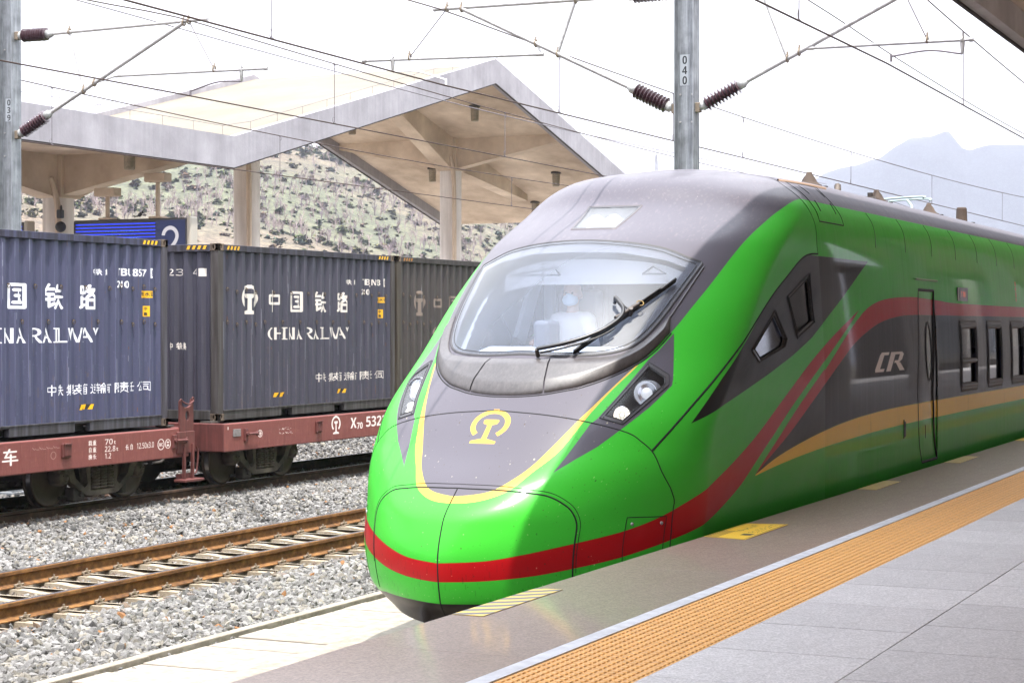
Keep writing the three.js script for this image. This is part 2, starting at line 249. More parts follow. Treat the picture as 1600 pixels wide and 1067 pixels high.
function track(label, Dc, xa, xb, s0, s1, railMat, phase, clips) {
  const t = thing('railway_track', label, 'railway track');
  for (const s of [-1, 1]) {
    const c = Dc + s * 0.7545, r = mesh('rail', section(railShape(c), xa, xb), railMat, t);
    mesh('running_surface', box(xa, xb, 0.0005, 0.0025, c - 0.024, c + 0.024), mat.polished, r);
  }
  const sh = [[-1.3, -0.40], [1.3, -0.40], [1.3, -0.21], [1.22, -0.185], [0.5, -0.185], [0.3, -0.205], [-0.3, -0.205], [-0.5, -0.185], [-1.22, -0.185], [-1.3, -0.21]];
  const geo = (() => { const g = section(sh, -0.15, 0.15); const p = g.attributes.position; for (let i = 0; i < p.count; i++) if (p.getY(i) > -0.3) p.setX(i, p.getX(i) * 0.8); 
    const top = new THREE.CylinderGeometry(0.16, 0.16, 2.3, 14, 1, false, -Math.PI / 2, Math.PI); top.rotateX(Math.PI / 2); top.rotateZ(Math.PI / 2); top.scale(0.82, 0.26, 1); top.translate(0, -0.208, 0); g.computeVertexNormals(); return merge([g, top]); })();
  for (let k = s0; k <= s1; k++) {
    const x = phase + k * 0.583; if (x < xa || x > xb) continue;
    const s = share('sleeper', geo, mat.sleeper, t); s.position.set(x, 0, -Dc);
    if (clips(x)) for (const [o, f] of [[-0.7545, 1], [-0.7545, -1], [0.7545, 1], [0.7545, -1]]) { const c = share('rail_clip', clipGeo, mat.clip, s); c.position.set(0, -0.178, -o + f * 0.085); c.rotation.y = f > 0 ? 0 : Math.PI; }
  }
  return t;
}
track('rusty empty track on pale concrete sleepers between the green train and the wagons', 12.7675, -30, 150, -14, 60, mat.rust, 19.81, x => x < 31);
track('dark track under the red flat wagons', 18.54, -30, 150, -2, 26, mat.rustDark, 20.0, x => x < 30);
track('track hidden under the green passenger train beside the platform', 6.75, -30, 150, -20, 24, mat.rustDark, 20.2, () => false);
track('far track beyond the red wagons below the opposite platform', 24.8, -30, 150, 0, 20, mat.rustDark, 20.1, () => false);
{
  const t = structure('drain_cover'), r = rngOf(77);
  const geos = [0, 1, 2].map(k => boxUV(rbox(-0.238, 0.238, -0.11, 0, -0.5, 0.5, 0.012, 1).toNonIndexed()));
  for (let k = 0; k < 46; k++) { const s = share('slab', geos[k % 3], mat.slab, t); s.position.set(10.9 + k * 0.5, -0.292 + 0.02 * (r() - 0.5), -9.39 - 0.02 * (r() - 0.5)); s.rotation.set(0.008 * (r() - 0.5), 0.02 * (r() - 0.5), 0.01 * (r() - 0.5)); }
  const kerb = (D0, D1, y, seed) => { const l = [], q = rngOf(seed); let x = 6; while (x < 36) { const w = 1.5 + q(); l.push(rbox(x, x + w - 0.012, -0.6, y + 0.01 * (q() - 0.5), D0 + 0.015 * q(), D1, 0.012, 1)); x += w; } return l; };
  mesh('kerb', kerb(9.93, 10.05, -0.255, 3), mat.slab, t); mesh('kerb', kerb(8.0, 8.86, -0.28, 4), mat.slab, t);
}
// ------------------------------------------------------------------ near platform
const PY = 0.96;
{
  const t = structure('platform');
  mesh('platform_wall', [box(-40, 140, -0.9, PY - 0.045, -9.4, 4.93), box(-40, 140, PY - 0.2, PY - 0.045, 4.9, 4.985)], mat.concrete, t);
  const paver = PM(lin(0.3, 0.212, 0.165), {
    map: mapOf(0.8, 1, i => 0.12 * N1[i] + 0.88 * N4[i], 1.3, [1, 0.92, 0.85]), roughness: 0.5, specularIntensity: 0.5, clearcoat: 0.3, clearcoatRoughness: 0.08, bumpScale: 0.0012,
    bumpMap: (() => { const q = dataTex(64, (i, x, y) => { const v = (x % 16 < 11 ? 1 : 0) * (y % 32 < 29 ? 1 : 0.35); return [v, v, v]; }); q.repeat.set(12, 9); return q; })(),
  });
  for (let k = 0; k < 60; k++) { const x = -2 + k * 1.2; mesh('edge_paver', rbox(x, x + 1.1985, PY - 0.05, PY, 3.985, 5.0, 0.003, 1), paver, t); }
  const tail = mesh('edge_paver', box(70, 140, PY - 0.05, PY, 3.985, 5.0), paver, t); tail.userData.kind = 'stuff';
  mesh('edge_line', box(-40, 140, PY - 0.05, PY + 0.002, 3.88, 3.98), M(lin(0.66, 0.66, 0.7), { map: mapOf(0.8, 1, i => 0.5 * N1[i] + 0.5 * N2[i], 0.8), roughness: 0.6 }), t);
  // tactile tiles: rows of studs, each tile 0.30 x 0.30
  const tm = M(lin(0.93, 0.48, 0.12), { map: mapOf(0.76, 1, i => 0.5 * N1[i] + 0.5 * N2[i], 0.8, [1, 0.92, 0.8]), roughness: 0.55 });
  const tileGeo = (() => {
    const l = [box(-0.1495, 0.1495, -0.05, 0, -0.151, 0.151)];
    const f = [[0, 1, 5, 4], [1, 2, 6, 5], [2, 3, 7, 6], [3, 0, 4, 7], [4, 5, 6, 7]], pos = [];
    for (let a = 0; a < 5; a++) for (let b = 0; b < 6; b++) {
      const cx = -0.12 + a * 0.06, cz = -0.125 + b * 0.05, w = 0.0215, d = 0.0155, h = 0.0055, e = 0.0045;
      const v = [[cx - w, 0, cz + d], [cx + w, 0, cz + d], [cx + w, 0, cz - d], [cx - w, 0, cz - d], [cx - w + e, h, cz + d - e], [cx + w - e, h, cz + d - e], [cx + w - e, h, cz - d + e], [cx - w + e, h, cz - d + e]];
      for (const q of f) for (const i of [0, 1, 2, 0, 2, 3]) pos.push(...v[q[i]]);
    }
    const g = new THREE.BufferGeometry(); g.setAttribute('position', new THREE.Float32BufferAttribute(pos, 3)); g.computeVertexNormals(); l.push(g); return merge(l);
  })();
  const far = [];
  for (let k = 0; k < 250; k++) for (const D of [3.727, 3.423]) {
    const x = 5.6 + k * 0.3005, y = PY - 0.0055;
    if (k < 145) { const s = share('tactile_tile', tileGeo, tm, t); s.position.set(x, y, -D); } else { const g = tileGeo.clone(); g.translate(x, y, -D); far.push(g); }
  }
  mesh('tactile_paving', far, tm, t).userData.kind = 'stuff';
  mesh('tactile_paving', box(-40, 5.44, PY - 0.05, PY - 0.002, 3.27, 3.88), tm, t).userData.kind = 'stuff';
  // grey granite tiles
  const r = rngOf(9), gm = [0, 1, 2, 3].map(k => M(lin(0.57 + 0.03 * k, 0.54 + 0.03 * k, 0.545 + 0.03 * k), { map: mapOf(0.78, 1, i => 0.15 * N1[(i + k * 9973) % 262144] + 0.85 * N4[i], 1.7, [0.97, 0.94, 0.94]), roughness: 0.5, bumpMap: fineBump, bumpScale: 0.0006 }));
  const rows = [[2.395, 3.268], [1.51, 2.39], [0.61, 1.505], [-0.3, 0.605]];
  rows.forEach(([a, b], j) => { for (let k = 0; k < (j ? 28 : 46); k++) { const x = 3.2 + k * 0.905 + (j ? 0.31 * j : 0), h = 0.0025 * (r() - 0.6); mesh('paving_tile', rbox(x, x + 0.8895, PY - 0.05, PY - 0.003 + h, a, b, 0.0025, 1), gm[Math.floor(r() * 4)], t); } });
  mesh('paving_field', [box(44.9, 140, PY - 0.05, PY - 0.003, -9.3, 3.268), box(-40, 44.8, PY - 0.05, PY - 0.005, -9.3, -0.31), box(-40, 3.1, PY - 0.05, PY - 0.005, -0.3, 3.268), box(29.4, 44.8, PY - 0.05, PY - 0.005, -0.3, 2.39)], gm[1], t).userData.kind = 'stuff';
}
// stickers on the platform edge
function sticker(label, pts, draw, w, h) {
  const c = pts.map(p => P(p[0], PY + 0.0015, p[1])), g = new THREE.BufferGeometry();
  const top = c.map(p => p.clone().setY(PY + 0.004)), pos = [], uv = [], U = [[0, 0], [1, 0], [1, 1], [0, 1]];
  const quad = (a, b, cc, d, ua) => { for (const [p, u] of [[a, ua[0]], [b, ua[1]], [cc, ua[2]], [a, ua[0]], [cc, ua[2]], [d, ua[3]]]) { pos.push(p.x, p.y, p.z); uv.push(...u); } };
  quad(top[0], top[1], top[2], top[3], U);
  for (let i = 0; i < 4; i++) { const j = (i + 1) % 4, e = [0.01, 0.01]; quad(c[i], c[j], top[j], top[i], [e, e, e, e]); }
  g.setAttribute('position', new THREE.Float32BufferAttribute(pos, 3)); g.setAttribute('uv', new THREE.Float32BufferAttribute(uv, 2)); g.computeVertexNormals();
  const m = mesh('floor_marking', g, M(lin(1, 1, 1), { map: canvasTex(w, h, draw), roughness: 0.5 }), null, true);
  return tag(m, label, 'floor marking', null);
}
const hazardDraw = n => (g, w, h) => {
  g.fillStyle = css(0.13, 0.12, 0.14); g.fillRect(0, 0, w, h); g.fillStyle = css(0.7, 0.5, 0.1);
  for (let i = -3; i < n + 3; i++) { const x = i * w / n; g.beginPath(); g.moveTo(x, h); g.lineTo(x + w / n * 0.55, h); g.lineTo(x + w / n * 0.55 - w * 0.12, 0); g.lineTo(x - w * 0.12, 0); g.fill(); }
};
const hz = [[9.94, 11.16, 'striped yellow and grey warning sticker on platform edge beside the train nose'], [19.25, 20.42, 'striped yellow warning sticker on platform edge left of the train door'], [23.45, 24.68, 'striped yellow warning sticker on platform edge in front of the train door']];
for (const [a, b, l] of hz) tag(sticker(l, [[a, 4.79], [b, 4.81], [b - 0.03, 4.99], [a, 4.99]], hazardDraw(7), 512, 96), l, 'floor marking', 'striped stickers along the platform edge');
sticker('yellow boarding sign with dark small print lying on the platform edge', [[14.36, 4.62], [15.6, 4.64], [15.53, 4.99], [14.44, 4.99]], (g, w, h) => {
  g.fillStyle = css(0.72, 0.44, 0.02); g.fillRect(0, 0, w, h); g.fillStyle = '#1d1a10';
  for (let i = 0; i < 9; i++) { g.beginPath(); g.moveTo(10 + i * 26, 0); g.lineTo(22 + i * 26, 0); g.lineTo(14 + i * 26, h * 0.3); g.lineTo(2 + i * 26, h * 0.3); g.fill(); }
  const r = rngOf(3); g.strokeStyle = '#2a2412'; g.lineWidth = 4;
  for (let q = 0; q < 6; q++) for (let k = 0; k < 5; k++) { const x = 215 + q * 42, y = 40; g.beginPath(); g.moveTo(x + r() * 26, y + r() * 34); g.lineTo(x + r() * 26, y + r() * 34); g.stroke(); }
  g.lineWidth = 3; for (let k = 0; k < 60; k++) { const x = 200 + r() * 280, y = 98 + r() * 40; g.beginPath(); g.moveTo(x, y); g.lineTo(x + 9, y + (r() - 0.5) * 6); g.stroke(); }
  g.fillRect(120, h * 0.62, 54, 40); g.strokeRect(8, 8, w - 16, h - 16);
}, 512, 160);
sticker('plain yellow sticker on platform edge at the far right past the passenger windows', [[28.3, 4.76], [29.6, 4.78], [29.57, 4.99], [28.3, 4.99]], (g, w, h) => { g.fillStyle = css(0.66, 0.42, 0.04); g.fillRect(0, 0, w, h); }, 64, 32);

// ------------------------------------------------------------------ containers
const CL = 6.058, CH = 2.896, CW = 2.438, CD = 17.32, CY = 1.085;
function corrugated(len, pitch, flat, dep) {     // profile along s in [0, len]: list of [s, depth]
  const out = [], n = Math.round(len / pitch), p = len / n, sl = (p - 2 * flat) / 2; let s = 0;
  for (let i = 0; i < n; i++) { out.push([s, 0], [s + flat, 0], [s + flat + sl, dep], [s + 2 * flat + sl, dep]); s += p; }
  out.push([len, 0]); return out;
}
function panelGeo(prof, s0, y0, y1, map, uvw, uvh) {    // map(s, y, depth) -> Vector3
  const pos = [], uv = [];
  for (let i = 0; i + 1 < prof.length; i++) {
    const [a, da] = prof[i], [b, db] = prof[i + 1];
    const q = [[a, y0, da], [b, y0, db], [b, y1, db], [a, y1, da]];
    for (const k of [0, 1, 2, 0, 2, 3]) { const v = map(s0 + q[k][0], q[k][1], q[k][2]); pos.push(v.x, v.y, v.z); uv.push((s0 + q[k][0]) / uvw, q[k][1] / uvh); }
  }
  const g = new THREE.BufferGeometry(); g.setAttribute('position', new THREE.Float32BufferAttribute(pos, 3)); g.setAttribute('uv', new THREE.Float32BufferAttribute(uv, 2)); g.computeVertexNormals(); return g;
}
function sideArt(o) {                                   // painted side: 2048 x 1024 px for 6.058 x 2.896 m
  return canvasTex(2048, 1024, (g, w, h) => {
    const X = m => m / CL * w, Y = m => h - m / CH * h, k = w / CL, r = rngOf(o.seed);
    g.fillStyle = css(...o.base); g.fillRect(0, 0, w, h);
    for (let i = 0; i < 900; i++) { const x = r() * w, y = r() * h, l = 30 + 300 * r() * r(); g.fillStyle = r() < 0.55 ? `rgba(${o.dust},${0.02 + 0.05 * r()})` : `rgba(20,18,28,${0.02 + 0.05 * r()})`; g.fillRect(x, y, 2 + 9 * r(), l); }
    for (let i = 0; i < 1500; i++) { const x = r() * w, y = h - r() * r() * h; g.fillStyle = `rgba(${o.dust},${0.04 + 0.12 * r()})`; g.fillRect(x, y, 1 + 4 * r(), 1 + 12 * r()); }
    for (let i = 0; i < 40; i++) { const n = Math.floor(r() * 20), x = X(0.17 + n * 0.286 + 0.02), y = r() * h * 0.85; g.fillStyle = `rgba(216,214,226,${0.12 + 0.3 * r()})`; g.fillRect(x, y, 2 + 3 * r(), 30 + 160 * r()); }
    for (let i = 0; i < 26; i++) { g.fillStyle = `rgba(120,62,34,${0.25 + 0.4 * r()})`; g.fillRect(r() * w, r() * h, 2 + 5 * r(), 4 + 26 * r()); }
    for (let n = 0; n < 20; n++) for (const e of [0.0, 0.078]) for (let y = 0; y < h;) { const l = 20 + 220 * r(); if (r() < 0.62) { g.fillStyle = `rgba(${o.dust},${0.1 + 0.28 * r()})`; g.fillRect(X(0.17 + n * 0.286 + e) - 2, y, 2 + 4 * r(), l); } else if (r() < 0.3) { g.fillStyle = `rgba(104,64,40,${0.2 + 0.3 * r()})`; g.fillRect(X(0.17 + n * 0.286 + e) - 2, y, 2 + 3 * r(), l * 0.4); } y += l; }  // pale lines on the rib edges: worn, dirty paint plus painted-in rib highlights
    for (let i = 0; i < 900; i++) { g.fillStyle = `rgba(104,80,58,${0.05 + 0.13 * r()})`; g.fillRect(r() * w, h * (1 - 0.5 * r() * r()), 1 + 6 * r(), 4 + 50 * r()); }
    const ink = o.ink; g.strokeStyle = g.fillStyle = ink; g.globalAlpha = o.fade;
    railLogo(g, X(1.01), Y(1.985), 0.52 * k, ink);
    g.strokeStyle = ink; [['zhong', 1.55], ['guo', 2.33], ['tie', 3.13], ['lu', 3.87]].forEach(([c, m]) => glyph(g, c, X(m), Y(2.16), 0.42 * k, 0.046 * k, 0.38 * k));
    g.fillStyle = ink; fitText(g, 'CHINA RAILWAY', X(1.55), Y(1.315), 2.85 * k, 0.31 * k, '');
    g.strokeStyle = ink; ['zhong', 'tie', 'ji', 'zhuang', 'xiang', 'yun', 'shu', 'you', 'xian', 'ze', 'ren', 'gong', 'si'].forEach((c, i) => glyph(g, c, X(3.2 + i * 0.19), Y(0.71), 0.165 * k, 0.014 * k));
    glyph(g, 'zhong', X(4.2), Y(2.4), 0.1 * k, 0.011 * k); glyph(g, 'tie', X(4.34), Y(2.4), 0.1 * k, 0.011 * k); glyph(g, 'ji', X(4.49), Y(2.4), 0.1 * k, 0.011 * k);
    g.fillStyle = ink; fitText(g, o.code[0], X(4.84), Y(2.31), 0.33 * k, 0.16 * k); fitText(g, o.code[1], X(5.24), Y(2.31), 0.33 * k, 0.16 * k); fitText(g, '2N0', X(4.78), Y(2.13), 0.3 * k, 0.15 * k);
    g.fillRect(X(5.63), Y(2.44), 0.11 * k, 0.16 * k); g.fillStyle = css(...o.base); fitText(g, o.code[2], X(5.65), Y(2.32), 0.07 * k, 0.13 * k);
    glyph(g, 'zhong', X(0.06), Y(1.62), 0.09 * k, 0.01 * k);
    g.globalAlpha = 1;
    const yel = `rgb(${o.yel})`; g.fillStyle = yel; g.fillRect(X(5.44), Y(2.09), 0.27 * k, 0.11 * k); g.fillRect(X(5.5), Y(1.86), 0.11 * k, 0.17 * k);
    g.strokeStyle = '#3b3424'; ['xian', 'shui', 'an'].forEach((c, i) => glyph(g, c, X(5.455 + i * 0.085), Y(2.075), 0.07 * k, 0.009 * k)); glyph(g, 'zhong', X(5.52), Y(1.845), 0.06 * k, 0.008 * k); glyph(g, 'ji', X(5.52), Y(1.765), 0.06 * k, 0.008 * k);
    for (const m of [1.79, 3.88]) { g.fillStyle = '#2a2620'; g.fillRect(X(m), Y(0.405), 0.33 * k, 0.075 * k); g.fillStyle = yel; for (let i = 0; i < 3; i++) { const x = X(m + i * 0.12); g.beginPath(); g.moveTo(x, Y(0.33)); g.lineTo(x + 0.06 * k, Y(0.33)); g.lineTo(x + 0.1 * k, Y(0.405)); g.lineTo(x + 0.04 * k, Y(0.405)); g.fill(); } }
  });
}
const castGeo = (w, h) => { const g = new THREE.Shape(); g.moveTo(-w / 2, -h / 2); g.lineTo(w / 2, -h / 2); g.lineTo(w / 2, h / 2); g.lineTo(-w / 2, h / 2); const p = new THREE.Path(); p.absellipse(0, 0, 0.028, 0.042, 0, Math.PI * 2); g.holes.push(p); const e = new THREE.ExtrudeGeometry(g, { depth: 0.07, bevelEnabled: true, bevelSize: 0.004, bevelThickness: 0.004, bevelOffset: -0.004, bevelSegments: 1 }); e.translate(0, 0, -0.074); return e; };
const hazardTop = (yel, back) => canvasTex(256, 64, (g, w, h) => { g.fillStyle = back; g.fillRect(0, 0, w, h); g.fillStyle = '#2a2620'; g.fillRect(0, 6, w, h - 12); g.fillStyle = yel; for (let i = 0; i < 4; i++) { const x = 6 + i * 64; g.beginPath(); g.moveTo(x, h - 6); g.lineTo(x + 34, h - 6); g.lineTo(x + 52, 6); g.lineTo(x + 18, 6); g.fill(); } });
function container(x0, label, o) {
  const t = thing('shipping_container', label, 'shipping container');
  t.position.set(x0, CY, -CD);
  const L = (x, y, d) => V3(x, y, -d);                    // local: along, up, depth behind the front face
  const steel = M(lin(...o.base), { map: streak, roughness: 0.6, metalness: 0.1, bumpMap: softBump, bumpScale: 0.004 });
  const steel2 = M(lin(o.base[0] * 0.9 + 0.03, o.base[1] * 0.9 + 0.024, o.base[2] * 0.8 + 0.012), { map: streak, roughness: 0.65, bumpMap: softBump, bumpScale: 0.004 });
  const worn = M(lin(0.155, 0.115, 0.085), { map: streak, roughness: 0.75, bumpMap: fineBump, bumpScale: 0.003 });
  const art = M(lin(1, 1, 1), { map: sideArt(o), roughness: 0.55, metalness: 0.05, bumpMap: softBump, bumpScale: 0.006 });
  const prof = corrugated(5.72, 0.286, 0.078, 0.054);
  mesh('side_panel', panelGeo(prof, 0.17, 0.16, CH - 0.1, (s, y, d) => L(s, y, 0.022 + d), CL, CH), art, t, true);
  mesh('side_panel', panelGeo(prof, 0.17, 0.16, CH - 0.1, (s, y, d) => L(s, y, CW - 0.022 - d), CL, CH), steel, t, true);
  const ep = corrugated(2.12, 0.265, 0.072, 0.058);
  const endArt = M(lin(1, 1, 1), { roughness: 0.6, bumpMap: softBump, bumpScale: 0.005, map: canvasTex(1024, 1024, (g, w, h) => {
    g.fillStyle = css(...o.base); g.fillRect(0, 0, w, h); const r = rngOf(o.seed + 7), k = w / CW;
    for (let i = 0; i < 500; i++) { g.fillStyle = r() < 0.5 ? `rgba(${o.dust},${0.03 + 0.05 * r()})` : `rgba(40,26,18,${0.04 + 0.07 * r()})`; g.fillRect(r() * w, h * (0.1 + 0.9 * Math.sqrt(r())) - 200, 2 + 7 * r(), 40 + 220 * r()); }
    for (let i = 0; i < 2600; i++) { g.fillStyle = `rgba(${r() < 0.5 ? o.dust : '96,70,46'},${0.1 + 0.2 * r()})`; g.fillRect(r() * w, h * Math.pow(r(), 0.45), 1 + 2 * r(), 1 + 3 * r()); }
    g.fillStyle = o.ink; fitText(g, o.end[0], (CW - 1.02) * k, h - 2.38 / CH * h, 0.3 * k, 52, ''); fitText(g, o.end[1], (CW - 0.55) * k, h - 2.38 / CH * h, 0.11 * k, 52, ''); g.fillRect((CW - 0.4) * k, h - 2.5 / CH * h + 2, 0.12 * k, 46);
    g.strokeStyle = o.ink; glyph(g, 'zhong', (CW - 1.0) * k, h - 1.28 / CH * h, 42, 5); glyph(g, 'tie', (CW - 0.86) * k, h - 1.28 / CH * h, 42, 5); glyph(g, 'ji', (CW - 0.74) * k, h - 1.28 / CH * h, 42, 5);
  }) });
  mesh('end_panel', panelGeo(ep, 0.16, 0.16, CH - 0.1, (s, y, d) => L(0.03 + d, y, CW - s), CW, CH), endArt, t, true);
  mesh('end_panel', panelGeo(ep, 0.16, 0.16, CH - 0.1, (s, y, d) => L(CL - 0.03 - d, y, s), CW, CH), steel2, t, true);
  const lb = (a, b, c, d, e, f, r = 0.006) => { const g = new RoundedBoxGeometry(b - a, d - c, f - e, 1, r); g.translate((a + b) / 2, (c + d) / 2, -(e + f) / 2); return g; };
  mesh('roof', lb(0.05, CL - 0.05, CH - 0.045, CH - 0.02, 0.05, CW - 0.05), steel2, t);
  mesh('top_rail', [lb(0.17, CL - 0.17, CH - 0.115, CH - 0.012, 0.004, 0.08), lb(0.17, CL - 0.17, CH - 0.115, CH - 0.012, CW - 0.08, CW - 0.004), lb(0.004, 0.1, CH - 0.13, CH - 0.012, 0.16, CW - 0.16), lb(CL - 0.1, CL - 0.004, CH - 0.13, CH - 0.012, 0.16, CW - 0.16)], steel, t);
  // bottom rails with fork pockets
  const pk = [[1.95, 2.31], [3.75, 4.11]], ys = [0.012, 0.16], seg = [];
  let a = 0.17; for (const [p, q] of pk) { seg.push([a, p]); a = q; } seg.push([a, CL - 0.17]);
  const rail = seg.map(([p, q]) => lb(p, q, ys[0], ys[1], 0.006, 0.1)).concat(pk.map(([p, q]) => lb(p, q, 0.135, 0.16, 0.006, 0.1, 0.003)), [lb(0.17, CL - 0.17, ys[0], ys[1], CW - 0.1, CW - 0.006), lb(0.006, 0.1, 0.02, 0.17, 0.16, CW - 0.16), lb(CL - 0.1, CL - 0.006, 0.02, 0.17, 0.16, CW - 0.16), lb(0.15, CL - 0.15, 0.155, 0.175, -0.004, 0.03, 0.003)]);
  mesh('bottom_rail', rail, M(lin(o.base[0] * 0.8 + 0.022, o.base[1] * 0.8 + 0.02, o.base[2] * 0.6 + 0.016), { map: streak, roughness: 0.7, bumpMap: softBump, bumpScale: 0.004 }), t);
  for (const [p, q] of pk) mesh('fork_pocket', lb(p - 0.01, q + 0.01, 0.02, 0.14, 0.14, CW - 0.14, 0.003), mat.black, t);
  mesh('floor_panel', lb(0.1, CL - 0.1, 0.10, 0.15, 0.12, CW - 0.12), mat.grime, t);
  for (const [x, d] of [[0, 0], [CL - 0.17, 0], [0, CW - 0.16], [CL - 0.17, CW - 0.16]]) mesh('corner_post', [lb(x + 0.008, x + 0.162, 0.118, CH - 0.118, d + 0.006, d + 0.154), lb(x + 0.03, x + 0.09, 0.118, CH - 0.118, d + 0.002, d + 0.158, 0.002)], d ? steel : steel2, t);
  for (const y of [0.059, CH - 0.059]) for (const [x, sx] of [[0.089, -1], [CL - 0.089, 1]]) for (const d of [0, 1]) {
    const f = castGeo(0.178, 0.118); if (d) f.rotateY(Math.PI); f.translate(x, y, d ? -CW : 0);
    const e = castGeo(0.162, 0.118); e.rotateY(sx * Math.PI / 2); e.translate(x + sx * 0.089, y, d ? -CW + 0.081 : -0.081);
    mesh('corner_casting', [f, e], worn, t);
  }
  const ht = M(lin(1, 1, 1), { map: hazardTop(`rgb(${o.yel})`, css(...o.base)), roughness: 0.6 });
  for (const x of [0.26, 5.4]) { const g = new THREE.BoxGeometry(0.4, 0.075, 0.002); g.translate(x + 0.2, CH - 0.062, -0.0035); mesh('hazard_stripe', g, ht, t, true); }
  { const g = new THREE.BoxGeometry(0.002, 0.075, 0.42); g.translate(0.0035, CH - 0.062, -0.42); mesh('hazard_stripe', g, ht, t, true); }
  const hook = o.hook || (o.hook = null), hg = merge([ring(V3(0, -0.03, 0.012), 0.026, 0.006, [0.25, 0, 0], 10, 5), (() => { const b = new THREE.BoxGeometry(0.03, 0.02, 0.02); return b; })()]);
  for (let i = 0; i < 20; i += 1) for (const y of [i % 2 ? 2.14 : 2.18, i % 2 ? 1.6 : 1.64]) { if ((i + (y > 2)) % 2 && i > 3 && i < 16) continue; const s = share('lashing_ring', hg, worn, t); s.position.set(0.17 + 0.286 * i + 0.18, y, -0.06 + 0.006); s.rotation.y = 0.15 * (i % 3 - 1); }
  return t;
}
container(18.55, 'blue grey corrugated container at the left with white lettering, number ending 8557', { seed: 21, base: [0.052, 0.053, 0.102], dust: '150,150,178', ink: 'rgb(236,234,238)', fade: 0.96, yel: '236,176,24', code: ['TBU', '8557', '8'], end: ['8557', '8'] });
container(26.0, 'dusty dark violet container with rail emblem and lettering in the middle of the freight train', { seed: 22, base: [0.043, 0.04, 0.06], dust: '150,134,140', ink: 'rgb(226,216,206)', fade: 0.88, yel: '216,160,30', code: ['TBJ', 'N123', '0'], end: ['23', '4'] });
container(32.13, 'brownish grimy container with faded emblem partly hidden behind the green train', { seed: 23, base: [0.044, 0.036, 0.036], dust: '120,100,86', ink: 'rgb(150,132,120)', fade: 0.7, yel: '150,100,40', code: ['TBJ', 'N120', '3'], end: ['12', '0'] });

// ------------------------------------------------------------------ flat wagons
const wheelGeo = (() => {
  const prof = [[0.06, -0.09], [0.1, -0.09], [0.11, -0.04], [0.34, -0.02], [0.375, -0.055], [0.42, -0.065], [0.425, 0.03], [0.45, 0.045], [0.45, 0.07], [0.36, 0.075], [0.345, 0.03], [0.12, 0.02], [0.11, 0.09], [0.06, 0.09]];
  const g = new THREE.LatheGeometry(prof.map(p => new THREE.Vector2(p[0], p[1])), 40); g.rotateX(-Math.PI / 2); return merge(g); })();   // flange (+) to the far side (-z)
const rimGeo = (() => { const g = new THREE.LatheGeometry([[0.4205, -0.05], [0.4255, 0.0], [0.428, 0.026]].map(p => new THREE.Vector2(p[0], p[1])), 40); g.rotateX(-Math.PI / 2); return merge(g); })();
const frameGeo = (() => {
  const o = [[-1.04, 0.56], [-0.95, 0.62], [-0.78, 0.6], [-0.62, 0.7], [-0.36, 0.78], [0.36, 0.78], [0.62, 0.7], [0.78, 0.6], [0.95, 0.62], [1.04, 0.56], [1.02, 0.5], [0.8, 0.48], [0.76, 0.36], [0.68, 0.32], [0.4, 0.14], [0.3, 0.12], [-0.3, 0.12], [-0.4, 0.14], [-0.68, 0.32], [-0.76, 0.36], [-0.8, 0.48], [-1.02, 0.5]];
  const h = [[[-0.7, 0.55], [-0.58, 0.63], [-0.4, 0.68], [-0.34, 0.3], [-0.42, 0.24], [-0.64, 0.4]], [[0.7, 0.55], [0.64, 0.4], [0.42, 0.24], [0.34, 0.3], [0.4, 0.68], [0.58, 0.63]], [[-0.27, 0.21], [0.27, 0.21], [0.29, 0.7], [-0.29, 0.7]]];
  return merge(plate(o, -0.07, 0.07, h, 0.012)); })();
const springGeo = (() => { const l = []; for (let i = 0; i < 7; i++) l.push(ring(V3(0, 0.245 + i * 0.045, 0), 0.062, 0.016, [Math.PI / 2, 0, 0], 16, 6)); l.push(bar(V3(0, 0.22, 0), V3(0, 0.58, 0), 0.035)); return merge(l); })();
const boxGeo = (() => { const d = V3(0, 0, 1); return merge([lathe([[0, -0.12], [0.13, -0.12], [0.13, 0.03], [0.105, 0.06], [0.105, 0.08], [0.075, 0.085], [0.075, 0.1], [0.03, 0.105], [0.03, 0.125], [0, 0.125]], V3(0, 0, 0), d, 24), ...[0, 1, 2].map(i => { const a = i * 2.094 + 0.5; return bar(V3(0.05 * Math.cos(a), 0.05 * Math.sin(a), 0.1), V3(0.05 * Math.cos(a), 0.05 * Math.sin(a), 0.125), 0.014, 0.014, 6); })]); })();
const wheelMat = M(lin(0.12, 0.085, 0.062), { map: mottle, roughness: 0.6, metalness: 0.2 });
